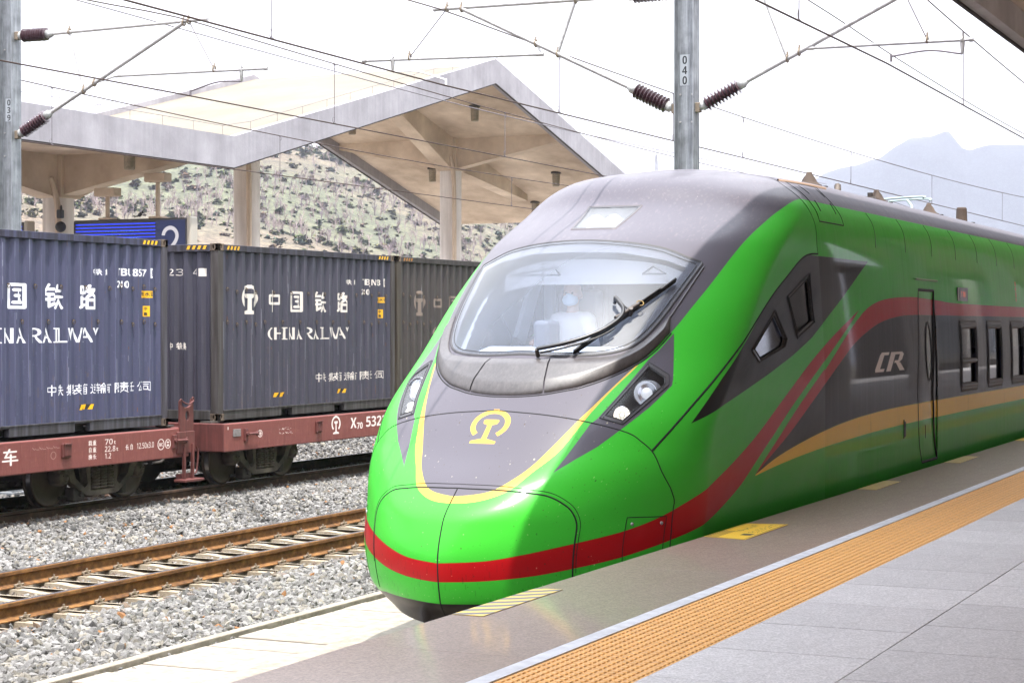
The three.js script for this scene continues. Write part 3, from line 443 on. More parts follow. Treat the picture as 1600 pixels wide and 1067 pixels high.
function bogie(t, cx, extra) {
  const b = new THREE.Group(); b.name = numbered('bogie'); t.add(b); b.position.set(cx, 0, -18.54);
  for (const ax of [-0.925, 0.925]) {
    mesh('axle', bar(V3(ax, 0.42, -1), V3(ax, 0.42, 1), 0.075, 0.075, 12), mat.grime, b);
    for (const s of [1, -1]) {
      const w = share('wheel', wheelGeo, wheelMat, b); w.position.set(ax, 0.42, s * 0.7535); if (s < 0) w.rotation.y = Math.PI;
      const r = share('wheel_tread', rimGeo, mat.polished, b); r.position.copy(w.position); r.rotation.copy(w.rotation);
      const k = share('axle_box', boxGeo, mat.grimeLight, b); k.position.set(ax, 0.44, s * 1.0); if (s < 0) k.rotation.y = Math.PI;
    }
  }
  for (const s of [1, -1]) {
    const f = share('side_frame', frameGeo, mat.grimeLight, b); f.position.z = s * 0.99;
    for (const sx of [-0.17, 0, 0.17]) for (const dz of [0.06, -0.1]) { const q = share('spring', springGeo, mat.grimeLight, b); q.position.set(sx, 0, s * (0.99 + dz * s * s) ); }
    mesh('bolster_end', [rbox(-0.26, 0.26, 0.6, 0.78, -s * 0.9, -s * 1.14, 0.02), rbox(-0.2, 0.2, 0.56, 0.62, -s * 0.92, -s * 1.12, 0.015)], mat.grimeLight, b);
    mesh('brake_shoe', [rbox(-0.62, -0.36, 0.06, 0.26, -s * 0.84, -s * 1.02, 0.03), bar(V3(-0.49, 0.16, s * 1.0), V3(-0.49, 0.16, s * 1.06), 0.035), bar(V3(-0.75, 0.12, s * 0.85), V3(0.75, 0.12, s * 0.85), 0.03), rbox(0.52, 0.62, 0.1, 0.3, -s * 0.9, -s * 1.04, 0.02)], mat.grime, b);
  }
  mesh('bolster', [box(-0.22, 0.22, 0.5, 0.76, -0.95, 0.95), box(-0.14, 0.14, 0.3, 0.5, -0.9, 0.9)], mat.grime, b);
  return b;
}
function sillArt(seed, draw) { return canvasTex(2048, 128, (g, w, h) => { const r = rngOf(seed); g.fillStyle = css(0.17, 0.047, 0.04); g.fillRect(0, 0, w, h);
  for (let i = 0; i < 1400; i++) { g.fillStyle = r() < 0.5 ? `rgba(180,120,104,${0.03 + 0.08 * r()})` : `rgba(70,24,18,${0.03 + 0.09 * r()})`; g.fillRect(r() * w, r() * h, 1 + 5 * r(), 6 + 60 * r()); }
  for (let i = 0; i < 500; i++) { g.fillStyle = `rgba(190,150,130,${0.05 + 0.1 * r()})`; g.fillRect(r() * w, r() * h, 1 + 4 * r(), 1 + 3 * r()); }
  draw(g, w, h); }); }
function wagon(x0, label, art, opts) {
  const L = 12.5, t = thing('flat_wagon', label, 'flat wagon'), Dn = 17.04, Df = 20.04, y0 = 0.6, y1 = 1.06;
  const sideMat = M(lin(1, 1, 1), { map: art, roughness: 0.6, bumpMap: softBump, bumpScale: 0.004 });
  const s = rbox(x0, x0 + L, y0, y1, Dn, Dn + 0.08, 0.022, 3).toNonIndexed(), p = s.attributes.position, n = s.attributes.normal, uv = s.attributes.uv;
  for (let i = 0; i < p.count; i++) uv.setXY(i, (p.getX(i) - x0) / L, (p.getY(i) - y0) / (y1 - y0));
  mesh('side_sill', s, sideMat, t, true);
  mesh('side_sill', rbox(x0, x0 + L, y0, y1, Df - 0.08, Df, 0.02, 3), mat.wagonRed, t);
  for (const x of [x0, x0 + L - 0.1]) mesh('end_beam', rbox(x - 0.002, x + 0.102, y0 + 0.001, y1 + 0.002, Dn + 0.003, Df - 0.003, 0.02, 3), mat.wagonRed, t);
  mesh('deck_frame', [box(x0 + 0.1, x0 + L - 0.1, y1 - 0.07, y1 - 0.02, Dn + 0.08, Df - 0.08), box(x0 + 0.2, x0 + L - 0.2, 0.52, y1 - 0.07, 18.2, 18.35), box(x0 + 0.2, x0 + L - 0.2, 0.52, y1 - 0.07, 18.73, 18.88), ...[0.15, 0.3, 0.42, 0.58, 0.7, 0.85].map(k => box(x0 + L * k - 0.1, x0 + L * k + 0.1, 0.66, y1 - 0.07, Dn + 0.08, Df - 0.08))], mat.grime, t);
  for (const k of [0.05, 6.1, 6.28, 12.3]) mesh('twist_lock', [rbox(x0 + k, x0 + k + 0.2, y1, CY + 0.002, Dn + 0.28, Dn + 0.5, 0.004), rbox(x0 + k, x0 + k + 0.2, y1, CY + 0.002, Df - 0.5, Df - 0.28, 0.004)], mat.grime, t);
  for (const b of opts.bogies) bogie(t, b);
  for (const [a, b] of opts.brackets || []) mesh('stake_pocket', [rbox(a, b, 0.78, 0.97, Dn - 0.035, Dn + 0.001, 0.008), rbox(a + 0.03, b - 0.03, 0.8, 0.95, Dn - 0.045, Dn - 0.03, 0.005), rbox(a + 0.02, b - 0.02, 0.955, 0.98, Dn - 0.06, Dn + 0.001, 0.004)], mat.wagonRed, t);
  for (const x of opts.levers || []) mesh('brake_handle', [rbox(x, x + 0.09, 0.75, 0.96, Dn - 0.04, Dn + 0.001, 0.008), bar(P(x + 0.05, 0.87, Dn - 0.06), P(x + 0.34, 0.865, Dn - 0.06), 0.022), bar(P(x + 0.05, 0.87, Dn - 0.07), P(x + 0.05, 0.87, Dn), 0.035), ring(P(x + 0.34, 0.865, Dn - 0.05), 0.035, 0.012)], mat.wagonRed, t);
  if (opts.plate) mesh('number_plate', rbox(opts.plate, opts.plate + 0.22, 0.84, 0.96, Dn - 0.014, Dn + 0.001, 0.004), M(lin(0.32, 0.28, 0.28), { roughness: 0.5, metalness: 0.4, map: grain }), t);
  for (const e of opts.couplers) { const d = e > x0 + 5 ? 1 : -1; mesh('coupler', [beam(P(e - d * 0.3, 0.86, 18.54), P(e + d * 0.35, 0.86, 18.54), 0.16, 0.2), rbox(Math.min(e + d * 0.3, e + d * 0.52), Math.max(e + d * 0.3, e + d * 0.52), 0.72, 1.0, 18.36, 18.72, 0.05), tube([P(e, 0.7, 18.1), P(e + d * 0.2, 0.45, 18.1), P(e + d * 0.42, 0.42, 18.15)], 0.025, 16)], mat.grime, t); }
  return t;
}
const INK = 'rgb(226,212,206)';
const w1 = wagon(12.27, 'red brown flat wagon at the left carrying the blue grey container', sillArt(41, (g, w, h) => {
  const X = m => (m - 12.27) / 12.5 * w, k = w / 12.5; g.strokeStyle = g.fillStyle = INK;
  glyph(g, 'ping', X(19.95), 26, 0.34 * k, 7, 62); glyph(g, 'che', X(20.36), 26, 0.34 * k, 7, 62);
  [['zai', 'zhongz'], ['zi', 'zhongz'], ['huan', 'chang']].forEach((q, i) => q.forEach((c, j) => glyph(g, c, X(22.24 + j * 0.1), 20 + i * 28, 0.085 * k, 2, 22)));
  fitText(g, '70', X(22.62), 43, 0.2 * k, 30, ''); fitText(g, 't', X(22.84), 43, 0.05 * k, 20, ''); fitText(g, '22.8', X(22.62), 72, 0.26 * k, 30, ''); fitText(g, 't', X(22.9), 72, 0.05 * k, 20, ''); fitText(g, '1.2', X(22.62), 100, 0.16 * k, 30, '');
  glyph(g, 'chang', X(23.12), 50, 0.09 * k, 2, 24); glyph(g, 'zi', X(23.23), 50, 0.09 * k, 2, 24); fitText(g, '12.50x3.0', X(23.4), 73, 0.44 * k, 32, '');
  g.lineWidth = 3; for (const [m, r] of [[24.02, 13], [24.2, 11]]) { g.beginPath(); g.ellipse(X(m), 64, r, r * 1.7, 0, 0, 7); g.stroke(); } fitText(g, 'MC', X(24.02) - 8, 72, 16, 22); g.fillRect(X(24.2) - 5, 54, 10, 6); g.fillRect(X(24.2) - 5, 66, 10, 8);
  g.globalAlpha = 0.4; g.lineWidth = 2; g.beginPath(); g.ellipse(X(21.45), 66, 9, 14, 0, 0, 7); g.stroke(); for (let i = 0; i < 12; i++) { g.beginPath(); g.moveTo(X(21.0 + i * 0.05), 30 + (i % 3) * 4); g.lineTo(X(21.04 + i * 0.05), 38); g.stroke(); }
}), { bogies: [23.15, 13.9], brackets: [[21.62, 21.82], [15.5, 15.7]], levers: [24.3], couplers: [24.77] });
mesh('stake_plate', [plate([[24.5, 1.0], [24.86, 1.0], [24.86, 1.48], [24.82, 1.5], [24.79, 1.4], [24.72, 1.37], [24.62, 1.37], [24.56, 1.4], [24.54, 1.5], [24.5, 1.47]], 17.02, 17.06, [ell(24.69, 1.24, 0.05, 0.075)], 0.006), tube([P(24.52, 1.47, 17.0), P(24.68, 1.42, 16.99), P(24.84, 1.47, 17.0)], 0.012, 14), rbox(24.42, 24.88, 0.66, 1.0, 17.01, 17.09, 0.012), ring(P(24.84, 1.5, 17.02), 0.022, 0.012), ring(P(24.52, 1.48, 17.02), 0.022, 0.012)], mat.wagonRed, w1);
mesh('step_ladder', [rbox(24.56, 24.6, 0.25, 0.8, 16.98, 17.03, 0.006), rbox(24.78, 24.83, 0.25, 0.8, 16.98, 17.03, 0.006), rbox(24.44, 24.95, 0.22, 0.26, 16.88, 17.1, 0.008), rbox(24.5, 24.86, 0.26, 0.34, 17.08, 17.11, 0.006), tube([P(24.98, 0.74, 17.05), P(25.02, 0.66, 17.05), P(24.98, 0.36, 17.05), P(24.95, 0.32, 17.05)], 0.016, 14)], mat.wagonRed, w1);
wagon(25.75, 'red brown flat wagon behind the gap carrying the violet and brown containers', sillArt(42, (g, w, h) => {
  const X = m => (m - 25.75) / 12.5 * w, k = w / 12.5; g.strokeStyle = g.fillStyle = INK;
  g.save(); g.translate(X(29.32), 52); g.scale(0.55, 1); railLogo(g, 0, 0, 92, INK); g.restore();
  g.fillStyle = INK; fitText(g, 'X', X(29.84), 76, 0.22 * k, 74); fitText(g, '70', X(30.07), 82, 0.22 * k, 44); fitText(g, '5323225', X(30.4), 76, 1.42 * k, 72);
  g.lineWidth = 3; g.beginPath(); g.ellipse(X(26.82), 58, 10, 16, 0, 0, 7); g.stroke(); g.fillRect(X(26.82) - 2, 46, 4, 24); g.fillRect(X(26.82) - 7, 56, 14, 4);
  const r = rngOf(8); g.lineWidth = 2; for (let i = 0; i < 46; i++) { const x = X(27.42 + 0.4 * r()), y = 42 + (i % 2) * 20 + 10 * r(); g.beginPath(); g.moveTo(x, y); g.lineTo(x + 6 * r(), y + 6 * r() - 3); g.stroke(); }
  g.fillRect(X(25.85), 14, 4, 14);
}), { bogies: [27.67, 36.4], brackets: [[28.6, 28.8], [32, 32.2]], levers: [26.32], plate: 26.0, couplers: [25.75] });
// ------------------------------------------------------------------ the green train: a nose of horizontal slices that grows into a constant section
const DC = 6.75, VMAX = 5.25, UMAX = 6.7, XR = 18.77;
const YK = [0.25, 0.5, 0.8, 1.1, 1.35, 1.6, 1.9, 2.4, 2.9, 3.4, 3.8, 4.08, 4.25, 4.35];
const XF = [13.44, 13.225, 13.182, 13.268, 13.53, 13.87, 14.21, 14.776, 15.32, 16.03, 16.92, 17.3, 18.42, 19.7];
const LK = [1.886, 1.776, 1.813, 1.84, 1.62, 1.373, 1.23, 1.302, 1.383, 1.539, 1.6, 2.249, 3.2, 4.1];
const PK = [1.453, 1.457, 1.474, 1.54, 1.694, 1.88, 1.95, 1.78, 1.74, 1.882, 2.15, 2.3, 2.3, 2.27];
const SY = [0.25, 0.5, 0.8, 1.1, 1.35, 2.0, 2.5, 3.0, 3.34, 3.6, 3.8, 3.95, 4.07, 4.15, 4.21, 4.27, 4.32, 4.35];
const SW = [1.40, 1.50, 1.545, 1.5525, 1.5525, 1.5525, 1.535, 1.505, 1.48, 1.45, 1.40, 1.32, 1.21, 1.10, 0.96, 0.72, 0.42, 0.02];
function pchip(xk, yk) {
  const n = xk.length, h = [], s = [], m = new Array(n).fill(0);
  for (let i = 0; i + 1 < n; i++) { h[i] = xk[i + 1] - xk[i]; s[i] = (yk[i + 1] - yk[i]) / h[i]; }
  for (let i = 1; i + 1 < n; i++) if (s[i - 1] * s[i] > 0) { const a = 2 * h[i] + h[i - 1], b = h[i] + 2 * h[i - 1]; m[i] = (a + b) / (a / s[i - 1] + b / s[i]); }
  m[0] = s[0]; m[n - 1] = s[n - 2];
  return x => { x = Math.min(xk[n - 1], Math.max(xk[0], x)); let i = 0; while (i < n - 2 && x > xk[i + 1]) i++; const t = (x - xk[i]) / h[i]; return (1 + 2 * t) * (1 - t) ** 2 * yk[i] + t * (1 - t) ** 2 * h[i] * m[i] + t * t * (3 - 2 * t) * yk[i + 1] + t * t * (t - 1) * h[i] * m[i + 1]; };
}
const fX = pchip(YK, XF), fL = pchip(YK, LK), fP = pchip(YK, PK), fW = pchip(SY, SW);
const VT = (() => { const t = [[0, 0.25]]; let s = 0, py = 0.25, pw = fW(0.25); for (let i = 1; i <= 4100; i++) { const y = 0.25 + i * 0.001, w = fW(y); s += Math.hypot(y - py, w - pw); t.push([s, y]); py = y; pw = w; } return t; })();
function yOf(V) { let a = 0, b = VT.length - 1; if (V <= 0) return 0.25; if (V >= VT[b][0]) return 4.35; while (b - a > 1) { const m = (a + b) >> 1; VT[m][0] <= V ? a = m : b = m; } return VT[a][1] + (VT[b][1] - VT[a][1]) * (V - VT[a][0]) / (VT[b][0] - VT[a][0]); }
const Vof = y => VT[Math.max(0, Math.min(4100, Math.round((y - 0.25) * 1000)))][0];
const planMemo = new Map();
function plan(V) {
  const key = Math.round(V * 4000); let q = planMemo.get(key); if (q) return q;
  const y = yOf(V), X = fX(y), L = fL(y), p = fP(y), W = fW(y), n = 160, v = [], x = [], s = [0];
  for (let i = 0; i <= n; i++) { const a = Math.PI / 2 * i / n; v.push(W * Math.pow(Math.sin(a), 2 / p)); x.push(X + L * (1 - Math.pow(Math.max(0, Math.cos(a)), 2 / p))); if (i) s.push(s[i - 1] + Math.hypot(v[i] - v[i - 1], x[i] - x[i - 1])); }
  q = { y, v, x, s, n, W }; planMemo.set(key, q); return q;
}
function surfRaw(U, V, Y) {
  const q = plan(V), a = Math.abs(U), sg = U < 0 ? -1 : 1; let x, v;
  if (a >= q.s[q.n]) { x = q.x[q.n] + a - q.s[q.n]; v = q.W; } else { let i = 0, j = q.n; while (j - i > 1) { const m = (i + j) >> 1; q.s[m] <= a ? i = m : j = m; } const t = (a - q.s[i]) / Math.max(1e-9, q.s[j] - q.s[i]); x = q.x[i] + t * (q.x[j] - q.x[i]); v = q.v[i] + t * (q.v[j] - q.v[i]); }
  return V3(x, q.y, -DC + sg * v);
}
function normalAt(U, V) {
  const e = 0.012, V0 = Math.max(0, V - e), V1 = Math.min(5.235, V + e);
  const a = surfRaw(U + e, V).sub(surfRaw(U - e, V)), b = surfRaw(U, V1).sub(surfRaw(U, V0)), n = a.cross(b).normalize();
  const p = surfRaw(U, V), ref = V3(Math.max(15.8, p.x), 2.2, -DC);
  return n.dot(p.sub(ref)) < 0 ? n.negate() : n;
}
function surf(U, V, off = 0) { const p = surfRaw(U, V); return off ? p.addScaledVector(normalAt(U, V), off) : p; }
function uAtX(V, x) { const q = plan(V); if (x >= q.x[q.n]) return q.s[q.n] + x - q.x[q.n]; if (x <= q.x[0]) return 0; let i = 0, j = q.n; while (j - i > 1) { const m = (i + j) >> 1; q.x[m] <= x ? i = m : j = m; } return q.s[i] + (x - q.x[i]) / Math.max(1e-9, q.x[j] - q.x[i]) * (q.s[j] - q.s[i]); }
const inPoly = (p, x, y) => { let c = false; for (let i = 0, j = p.length - 1; i < p.length; j = i++) if ((p[i][1] > y) !== (p[j][1] > y) && x < (p[j][0] - p[i][0]) * (y - p[i][1]) / (p[j][1] - p[i][1]) + p[i][0]) c = !c; return c; };
function nearPoly(p, x, y, closed = true) { let best = 1e9, bx = x, by = y; for (let i = 0, n = p.length; i < (closed ? n : n - 1); i++) { const [ax, ay] = p[i], [cx, cy] = p[(i + 1) % n], dx = cx - ax, dy = cy - ay, t = Math.max(0, Math.min(1, ((x - ax) * dx + (y - ay) * dy) / (dx * dx + dy * dy || 1))), qx = ax + t * dx, qy = ay + t * dy, d = Math.hypot(x - qx, y - qy); if (d < best) { best = d; bx = qx; by = qy; } } return [best, bx, by]; }
// a sheet of the chart (U along the plan curve, V up the section); vertices are drawn onto the edges of the holes, cells in holes are left out
function sheet({ col, nu, V0, V1, nv, holes = [], keep = null, off = () => 0, sym = true, uv = (U, V) => [Math.abs(U) / UMAX, V / VMAX] }) {
  const cells = [], N = (nu + 1) * (nv + 1), cu = new Float32Array(N), cv = new Float32Array(N), polys = keep ? [...holes, keep] : holes;
  const boxes = polys.map(p => [Math.min(...p.map(q => q[0])) - 0.05, Math.max(...p.map(q => q[0])) + 0.05, Math.min(...p.map(q => q[1])) - 0.05, Math.max(...p.map(q => q[1])) + 0.05]);
  const dv = (V1 - V0) / nv;
  for (let j = 0; j <= nv; j++) { const V = V0 + dv * j; for (let i = 0; i <= nu; i++) { let U = col(i / nu, V), W = V; const du = Math.abs(col(Math.min(1, (i + 1) / nu), V) - col(Math.max(0, (i - 1) / nu), V)) / 2, lim = 0.55 * Math.max(du, dv), a = sym ? Math.abs(U) : U;
    polys.forEach((p, k) => { const b = boxes[k]; if (a < b[0] || a > b[1] || W < b[2] || W > b[3]) return; const q = nearPoly(p, a, W); if (q[0] < lim) { U = sym && U < 0 ? -q[1] : q[1]; W = q[2]; } });
    cu[j * (nu + 1) + i] = U; cv[j * (nu + 1) + i] = W; } }
  const pos = new Float32Array(N * 3), nor = new Float32Array(N * 3), tex = new Float32Array(N * 2);
  for (let i = 0; i < N; i++) { const n = normalAt(cu[i], cv[i]), p = surfRaw(cu[i], cv[i]).addScaledVector(n, off(cu[i], cv[i])); pos.set([p.x, p.y, p.z], i * 3); nor.set([n.x, n.y, n.z], i * 3); tex.set(uv(cu[i], cv[i], p), i * 2); }
  const out = (i, j, k) => { const U = (cu[i] + cu[j] + cu[k]) / 3, V = (cv[i] + cv[j] + cv[k]) / 3, a = sym ? Math.abs(U) : U; if (keep && !inPoly(keep, a, V)) return true; return holes.some((p, h) => a > boxes[h][0] && a < boxes[h][1] && V > boxes[h][2] && V < boxes[h][3] && inPoly(p, a, V)); };
  for (let j = 0; j < nv; j++) for (let i = 0; i < nu; i++) { const a = j * (nu + 1) + i, b = a + 1, c = a + nu + 2, d = a + nu + 1; if (!out(a, b, c)) cells.push(a, b, c); if (!out(a, c, d)) cells.push(a, c, d); }
  const g = new THREE.BufferGeometry(); g.setAttribute('position', new THREE.BufferAttribute(pos, 3)); g.setAttribute('normal', new THREE.BufferAttribute(nor, 3)); g.setAttribute('uv', new THREE.BufferAttribute(tex, 2)); g.setIndex(cells); return g;
}
function wind(g) {                       // faces turned the way their normals point
  const ix = g.index && g.index.array, p = g.attributes.position, n = g.attributes.normal; if (!ix || !n) return g;
  let s = 0; const a = V3(), b = V3(), c = V3();
  for (let i = 0; i < ix.length; i += 3 * Math.max(1, Math.floor(ix.length / 3 / 400))) { a.fromBufferAttribute(p, ix[i]); b.fromBufferAttribute(p, ix[i + 1]).sub(a); c.fromBufferAttribute(p, ix[i + 2]).sub(a); b.cross(c); if (b.lengthSq() < 1e-16) continue; b.normalize(); c.fromBufferAttribute(n, ix[i]); s += b.dot(c); }
  if (s < 0) for (let i = 0; i < ix.length; i += 3) { const t = ix[i + 1]; ix[i + 1] = ix[i + 2]; ix[i + 2] = t; }
  return g;
}
function add(name, g, m, parent) { wind(g); const o = new THREE.Mesh(g, m); o.name = numbered(name); o.castShadow = o.receiveShadow = true; parent.add(o); return o; }
function dense(pts, step = 0.03, closed = false) { const o = [], n = pts.length; for (let i = 0; i < (closed ? n : n - 1); i++) { const a = pts[i], b = pts[(i + 1) % n], k = Math.max(1, Math.ceil(Math.hypot(b[0] - a[0], b[1] - a[1]) / step)); for (let q = 0; q < k; q++) o.push([a[0] + (b[0] - a[0]) * q / k, a[1] + (b[1] - a[1]) * q / k]); } if (!closed) o.push(pts[n - 1]); return o; }
function smooth(pts, n = 8) { const c = new THREE.CatmullRomCurve3(pts.map(p => V3(p[0], p[1], 0)), false, 'centripetal'); return c.getPoints(pts.length * n).map(p => [p.x, p.y]); }
// a strip that follows the body: a thin raised bead of half-round section along a line of the chart
function bead(pts, w, h, closed = false, base = 0) {
  const q = dense(pts, 0.035, closed).map(p => ({ c: surfRaw(p[0], p[1]), n: normalAt(p[0], p[1]) })), n = q.length, pos = [], idx = [], nor = [], K = 4;
  for (let i = 0; i < n; i++) { const a = q[closed ? (i + n - 1) % n : Math.max(0, i - 1)].c, b = q[closed ? (i + 1) % n : Math.min(n - 1, i + 1)].c, t = b.clone().sub(a).normalize(), s = t.clone().cross(q[i].n).normalize();
    for (let k = 0; k <= K; k++) { const f = -1 + 2 * k / K, p = q[i].c.clone().addScaledVector(s, f * w / 2).addScaledVector(q[i].n, base + h * (1 - f * f) - (k % K ? 0 : 0.004)); pos.push(p.x, p.y, p.z); const m = q[i].n.clone().addScaledVector(s, f * 0.9).normalize(); nor.push(m.x, m.y, m.z); } }
  for (let i = 0; i < (closed ? n : n - 1); i++) for (let k = 0; k < K; k++) { const a = i * (K + 1) + k, b = ((i + 1) % n) * (K + 1) + k; idx.push(a, b, b + 1, a, b + 1, a + 1); }
  const g = new THREE.BufferGeometry(); g.setAttribute('position', new THREE.Float32BufferAttribute(pos, 3)); g.setAttribute('normal', new THREE.Float32BufferAttribute(nor, 3)); g.setAttribute('uv', new THREE.Float32BufferAttribute(new Float32Array(pos.length / 3 * 2), 2)); g.setIndex(idx); return g;
}
const flip = p => p.map(q => [-q[0], q[1]]);
// lines measured on the body: [U, V, x]
const LV = {
  yelOut: [[1.04,2.09,15.0],[1.01,2.04,14.94],[0.9,1.88,14.68],[0.81,1.71,14.43],[0.78,1.64,14.34],[0.67,1.4,14.06],[0.55,1.26,13.84],[0.43,1.12,13.62],[0.3,1.06,13.46],[0.17,1.03,13.36],[0,1.02,13.32]],
  yelIn: [[1.05,2.12,15.07],[0.99,2.04,14.93],[0.88,1.88,14.67],[0.77,1.71,14.42],[0.73,1.65,14.33],[0.59,1.42,14.04],[0.48,1.26,13.82],[0.32,1.13,13.59],[0.24,1.1,13.53],[0.12,1.08,13.45],[0,1.07,13.42]],
  tri: [[0.71,1.25],[0.79,1.48],[0.84,1.62],[0.88,1.66],[0.97,1.83],[1.11,2.13],[1.18,2.22],[1.26,2.36],[1.41,1.97],[1.42,1.92],[1.29,1.75],[1.13,1.59],[0.97,1.44],[0.84,1.35]],
  grey: [[2.28,3.73,18.62],[2.1,3.69,18.4],[1.92,3.62,18.1],[1.75,3.5,17.7],[1.67,3.36,17.31],[1.62,3.22,16.95],[1.57,3.09,16.68],[1.47,2.84,16.25],[1.35,2.59,15.81],[1.24,2.38,15.49],[1.14,2.25,15.29],[1.09,2.15,15.13]],
  seam: [[1.47,1.4],[1.54,1.51],[1.69,1.73],[1.86,1.95],[2.02,2.15],[2.24,2.38],[2.42,2.56],[2.61,2.74],[2.82,2.89],[3.03,3.05],[3.16,3.11],[3.33,3.14],[3.58,3.15]],
  blk1: [[1.77,1.61,14.98],[1.89,1.82,15.33],[1.98,1.98,15.62],[2.16,2.24,16.1],[2.42,2.55,16.75],[2.61,2.73,17.18],[2.82,2.89,17.6],[3.03,3.04,18.05],[3.16,3.1,18.27],[3.33,3.13,18.49],[3.62,3.13,18.78],[5.61,3.13,20.77],[5.42,2.98,20.34],[5.03,2.71,19.57],[4.6,2.46,18.81],[4.29,2.3,18.33],[3.82,2.14,17.67],[3.19,1.97,16.81],[2.55,1.82,15.99],[2.19,1.74,15.52]],
  redUp: [[0,0.57,13.18],[0.39,0.59,13.32],[0.67,0.63,13.48],[1.08,0.7,13.74],[1.5,0.77,14.05],[1.76,0.83,14.27],[1.96,0.89,14.43],[2.28,1.01,14.88],[3.05,1.26,15.91],[3.65,1.53,16.75],[4.33,1.95,17.93],[4.53,2.07,18.33],[5.0,2.28,19.01],[5.86,2.59,20.24]],
  redDn: [[5.68,2.46,19.9],[5.29,2.22,19.23],[5.04,2.08,18.82],[3.44,1.06,16.06],[3.29,0.99,15.81],[2.78,0.83,15.23],[2.07,0.68,14.57],[1.73,0.61,14.28],[1.47,0.56,14.07],[1.06,0.5,13.77],[0.76,0.46,13.57],[0.38,0.43,13.34],[0,0.42,13.19]],
  red2Up: [[3.74,1.08,16.4],[5.23,2.06,19.01],[5.5,2.24,19.47],[5.86,2.47,20.11],[6.2,2.61,20.61],[6.6,2.69,21.11],[7.12,2.735,21.68],[7.8,2.76,22.41],[8.41,2.765,23.03],[9.49,2.745,24.08],[10.38,2.72,24.93],[11.88,2.71,26.42],[60,2.71,75]],
  red2Dn: [[3.74,1.08,16.4],[4.53,1.4,17.53],[5.09,1.69,18.36],[5.68,2.06,19.45],[6.02,2.22,19.96],[6.31,2.32,20.38],[6.84,2.44,21.05],[7.34,2.5,21.62],[8.02,2.54,22.34],[8.64,2.55,22.97],[9.76,2.55,24.08],[60,2.54,75]],
  yelBUp: [[3.74,1.08,16.4],[4.28,1.19,17.07],[5.06,1.29,17.94],[5.93,1.37,18.89],[6.72,1.42,19.74],[7.54,1.45,20.59],[8.49,1.47,21.56],[10.04,1.48,23.12],[60,1.48,75]],
  yelBDn: [[3.75,1.07,16.4],[4.42,1.12,17.14],[5.58,1.18,18.36],[6.67,1.215,19.5],[8.04,1.245,20.89],[10.34,1.265,23.22],[60,1.265,75]],
};
const PC = { green: [0.046, 0.46, 0.032], grey: [0.094, 0.085, 0.099], black: [0.011, 0.01, 0.011], red: [0.42, 0.004, 0.007], yellow: [0.72, 0.42, 0.05], amber: [0.95, 0.6, 0.06] };
function livery(g, w, h, X, Y, c, onNose) {       // c picks U or x
  const line = (p, s = true) => (s ? smooth(p.map(q => [q[c], q[1]]), 6) : p.map(q => [q[c], q[1]]));
  const fill = (pts, col) => { g.fillStyle = css(...col); g.beginPath(); pts.forEach((p, i) => i ? g.lineTo(X(p[0]), Y(p[1])) : g.moveTo(X(p[0]), Y(p[1]))); g.fill(); };
  fill([[-9, -1], [99, -1], [99, 9], [-9, 9]], PC.green);
  const gr = line(LV.grey).reverse();
  if (onNose) {
    fill([...line(LV.yelIn).reverse(), ...gr, [99, 3.73], [99, 9], [-1, 9], [-1, 1.07]], PC.grey);
    fill([...line(LV.yelOut), ...line(LV.yelIn).reverse()], PC.yellow);
    fill(line(LV.tri, false), PC.grey);
  } else fill([[-9, 3.73], [99, 3.73], [99, 9], [-9, 9]], PC.grey);
  fill(line(LV.blk1, false), PC.black);
  fill([...line(LV.redUp), ...line(LV.redDn)], PC.red);
  fill([...line(LV.red2Up), ...line(LV.red2Dn).reverse()], PC.red);
  fill([...line(LV.red2Dn), ...line(LV.yelBUp).reverse()], PC.black);
  fill([...line(LV.yelBUp), ...line(LV.yelBDn).reverse()], PC.amber);
}
const train = thing('passenger_train', 'green streamlined passenger train with grey hood, red stripe and wide windscreen beside the platform', 'train');
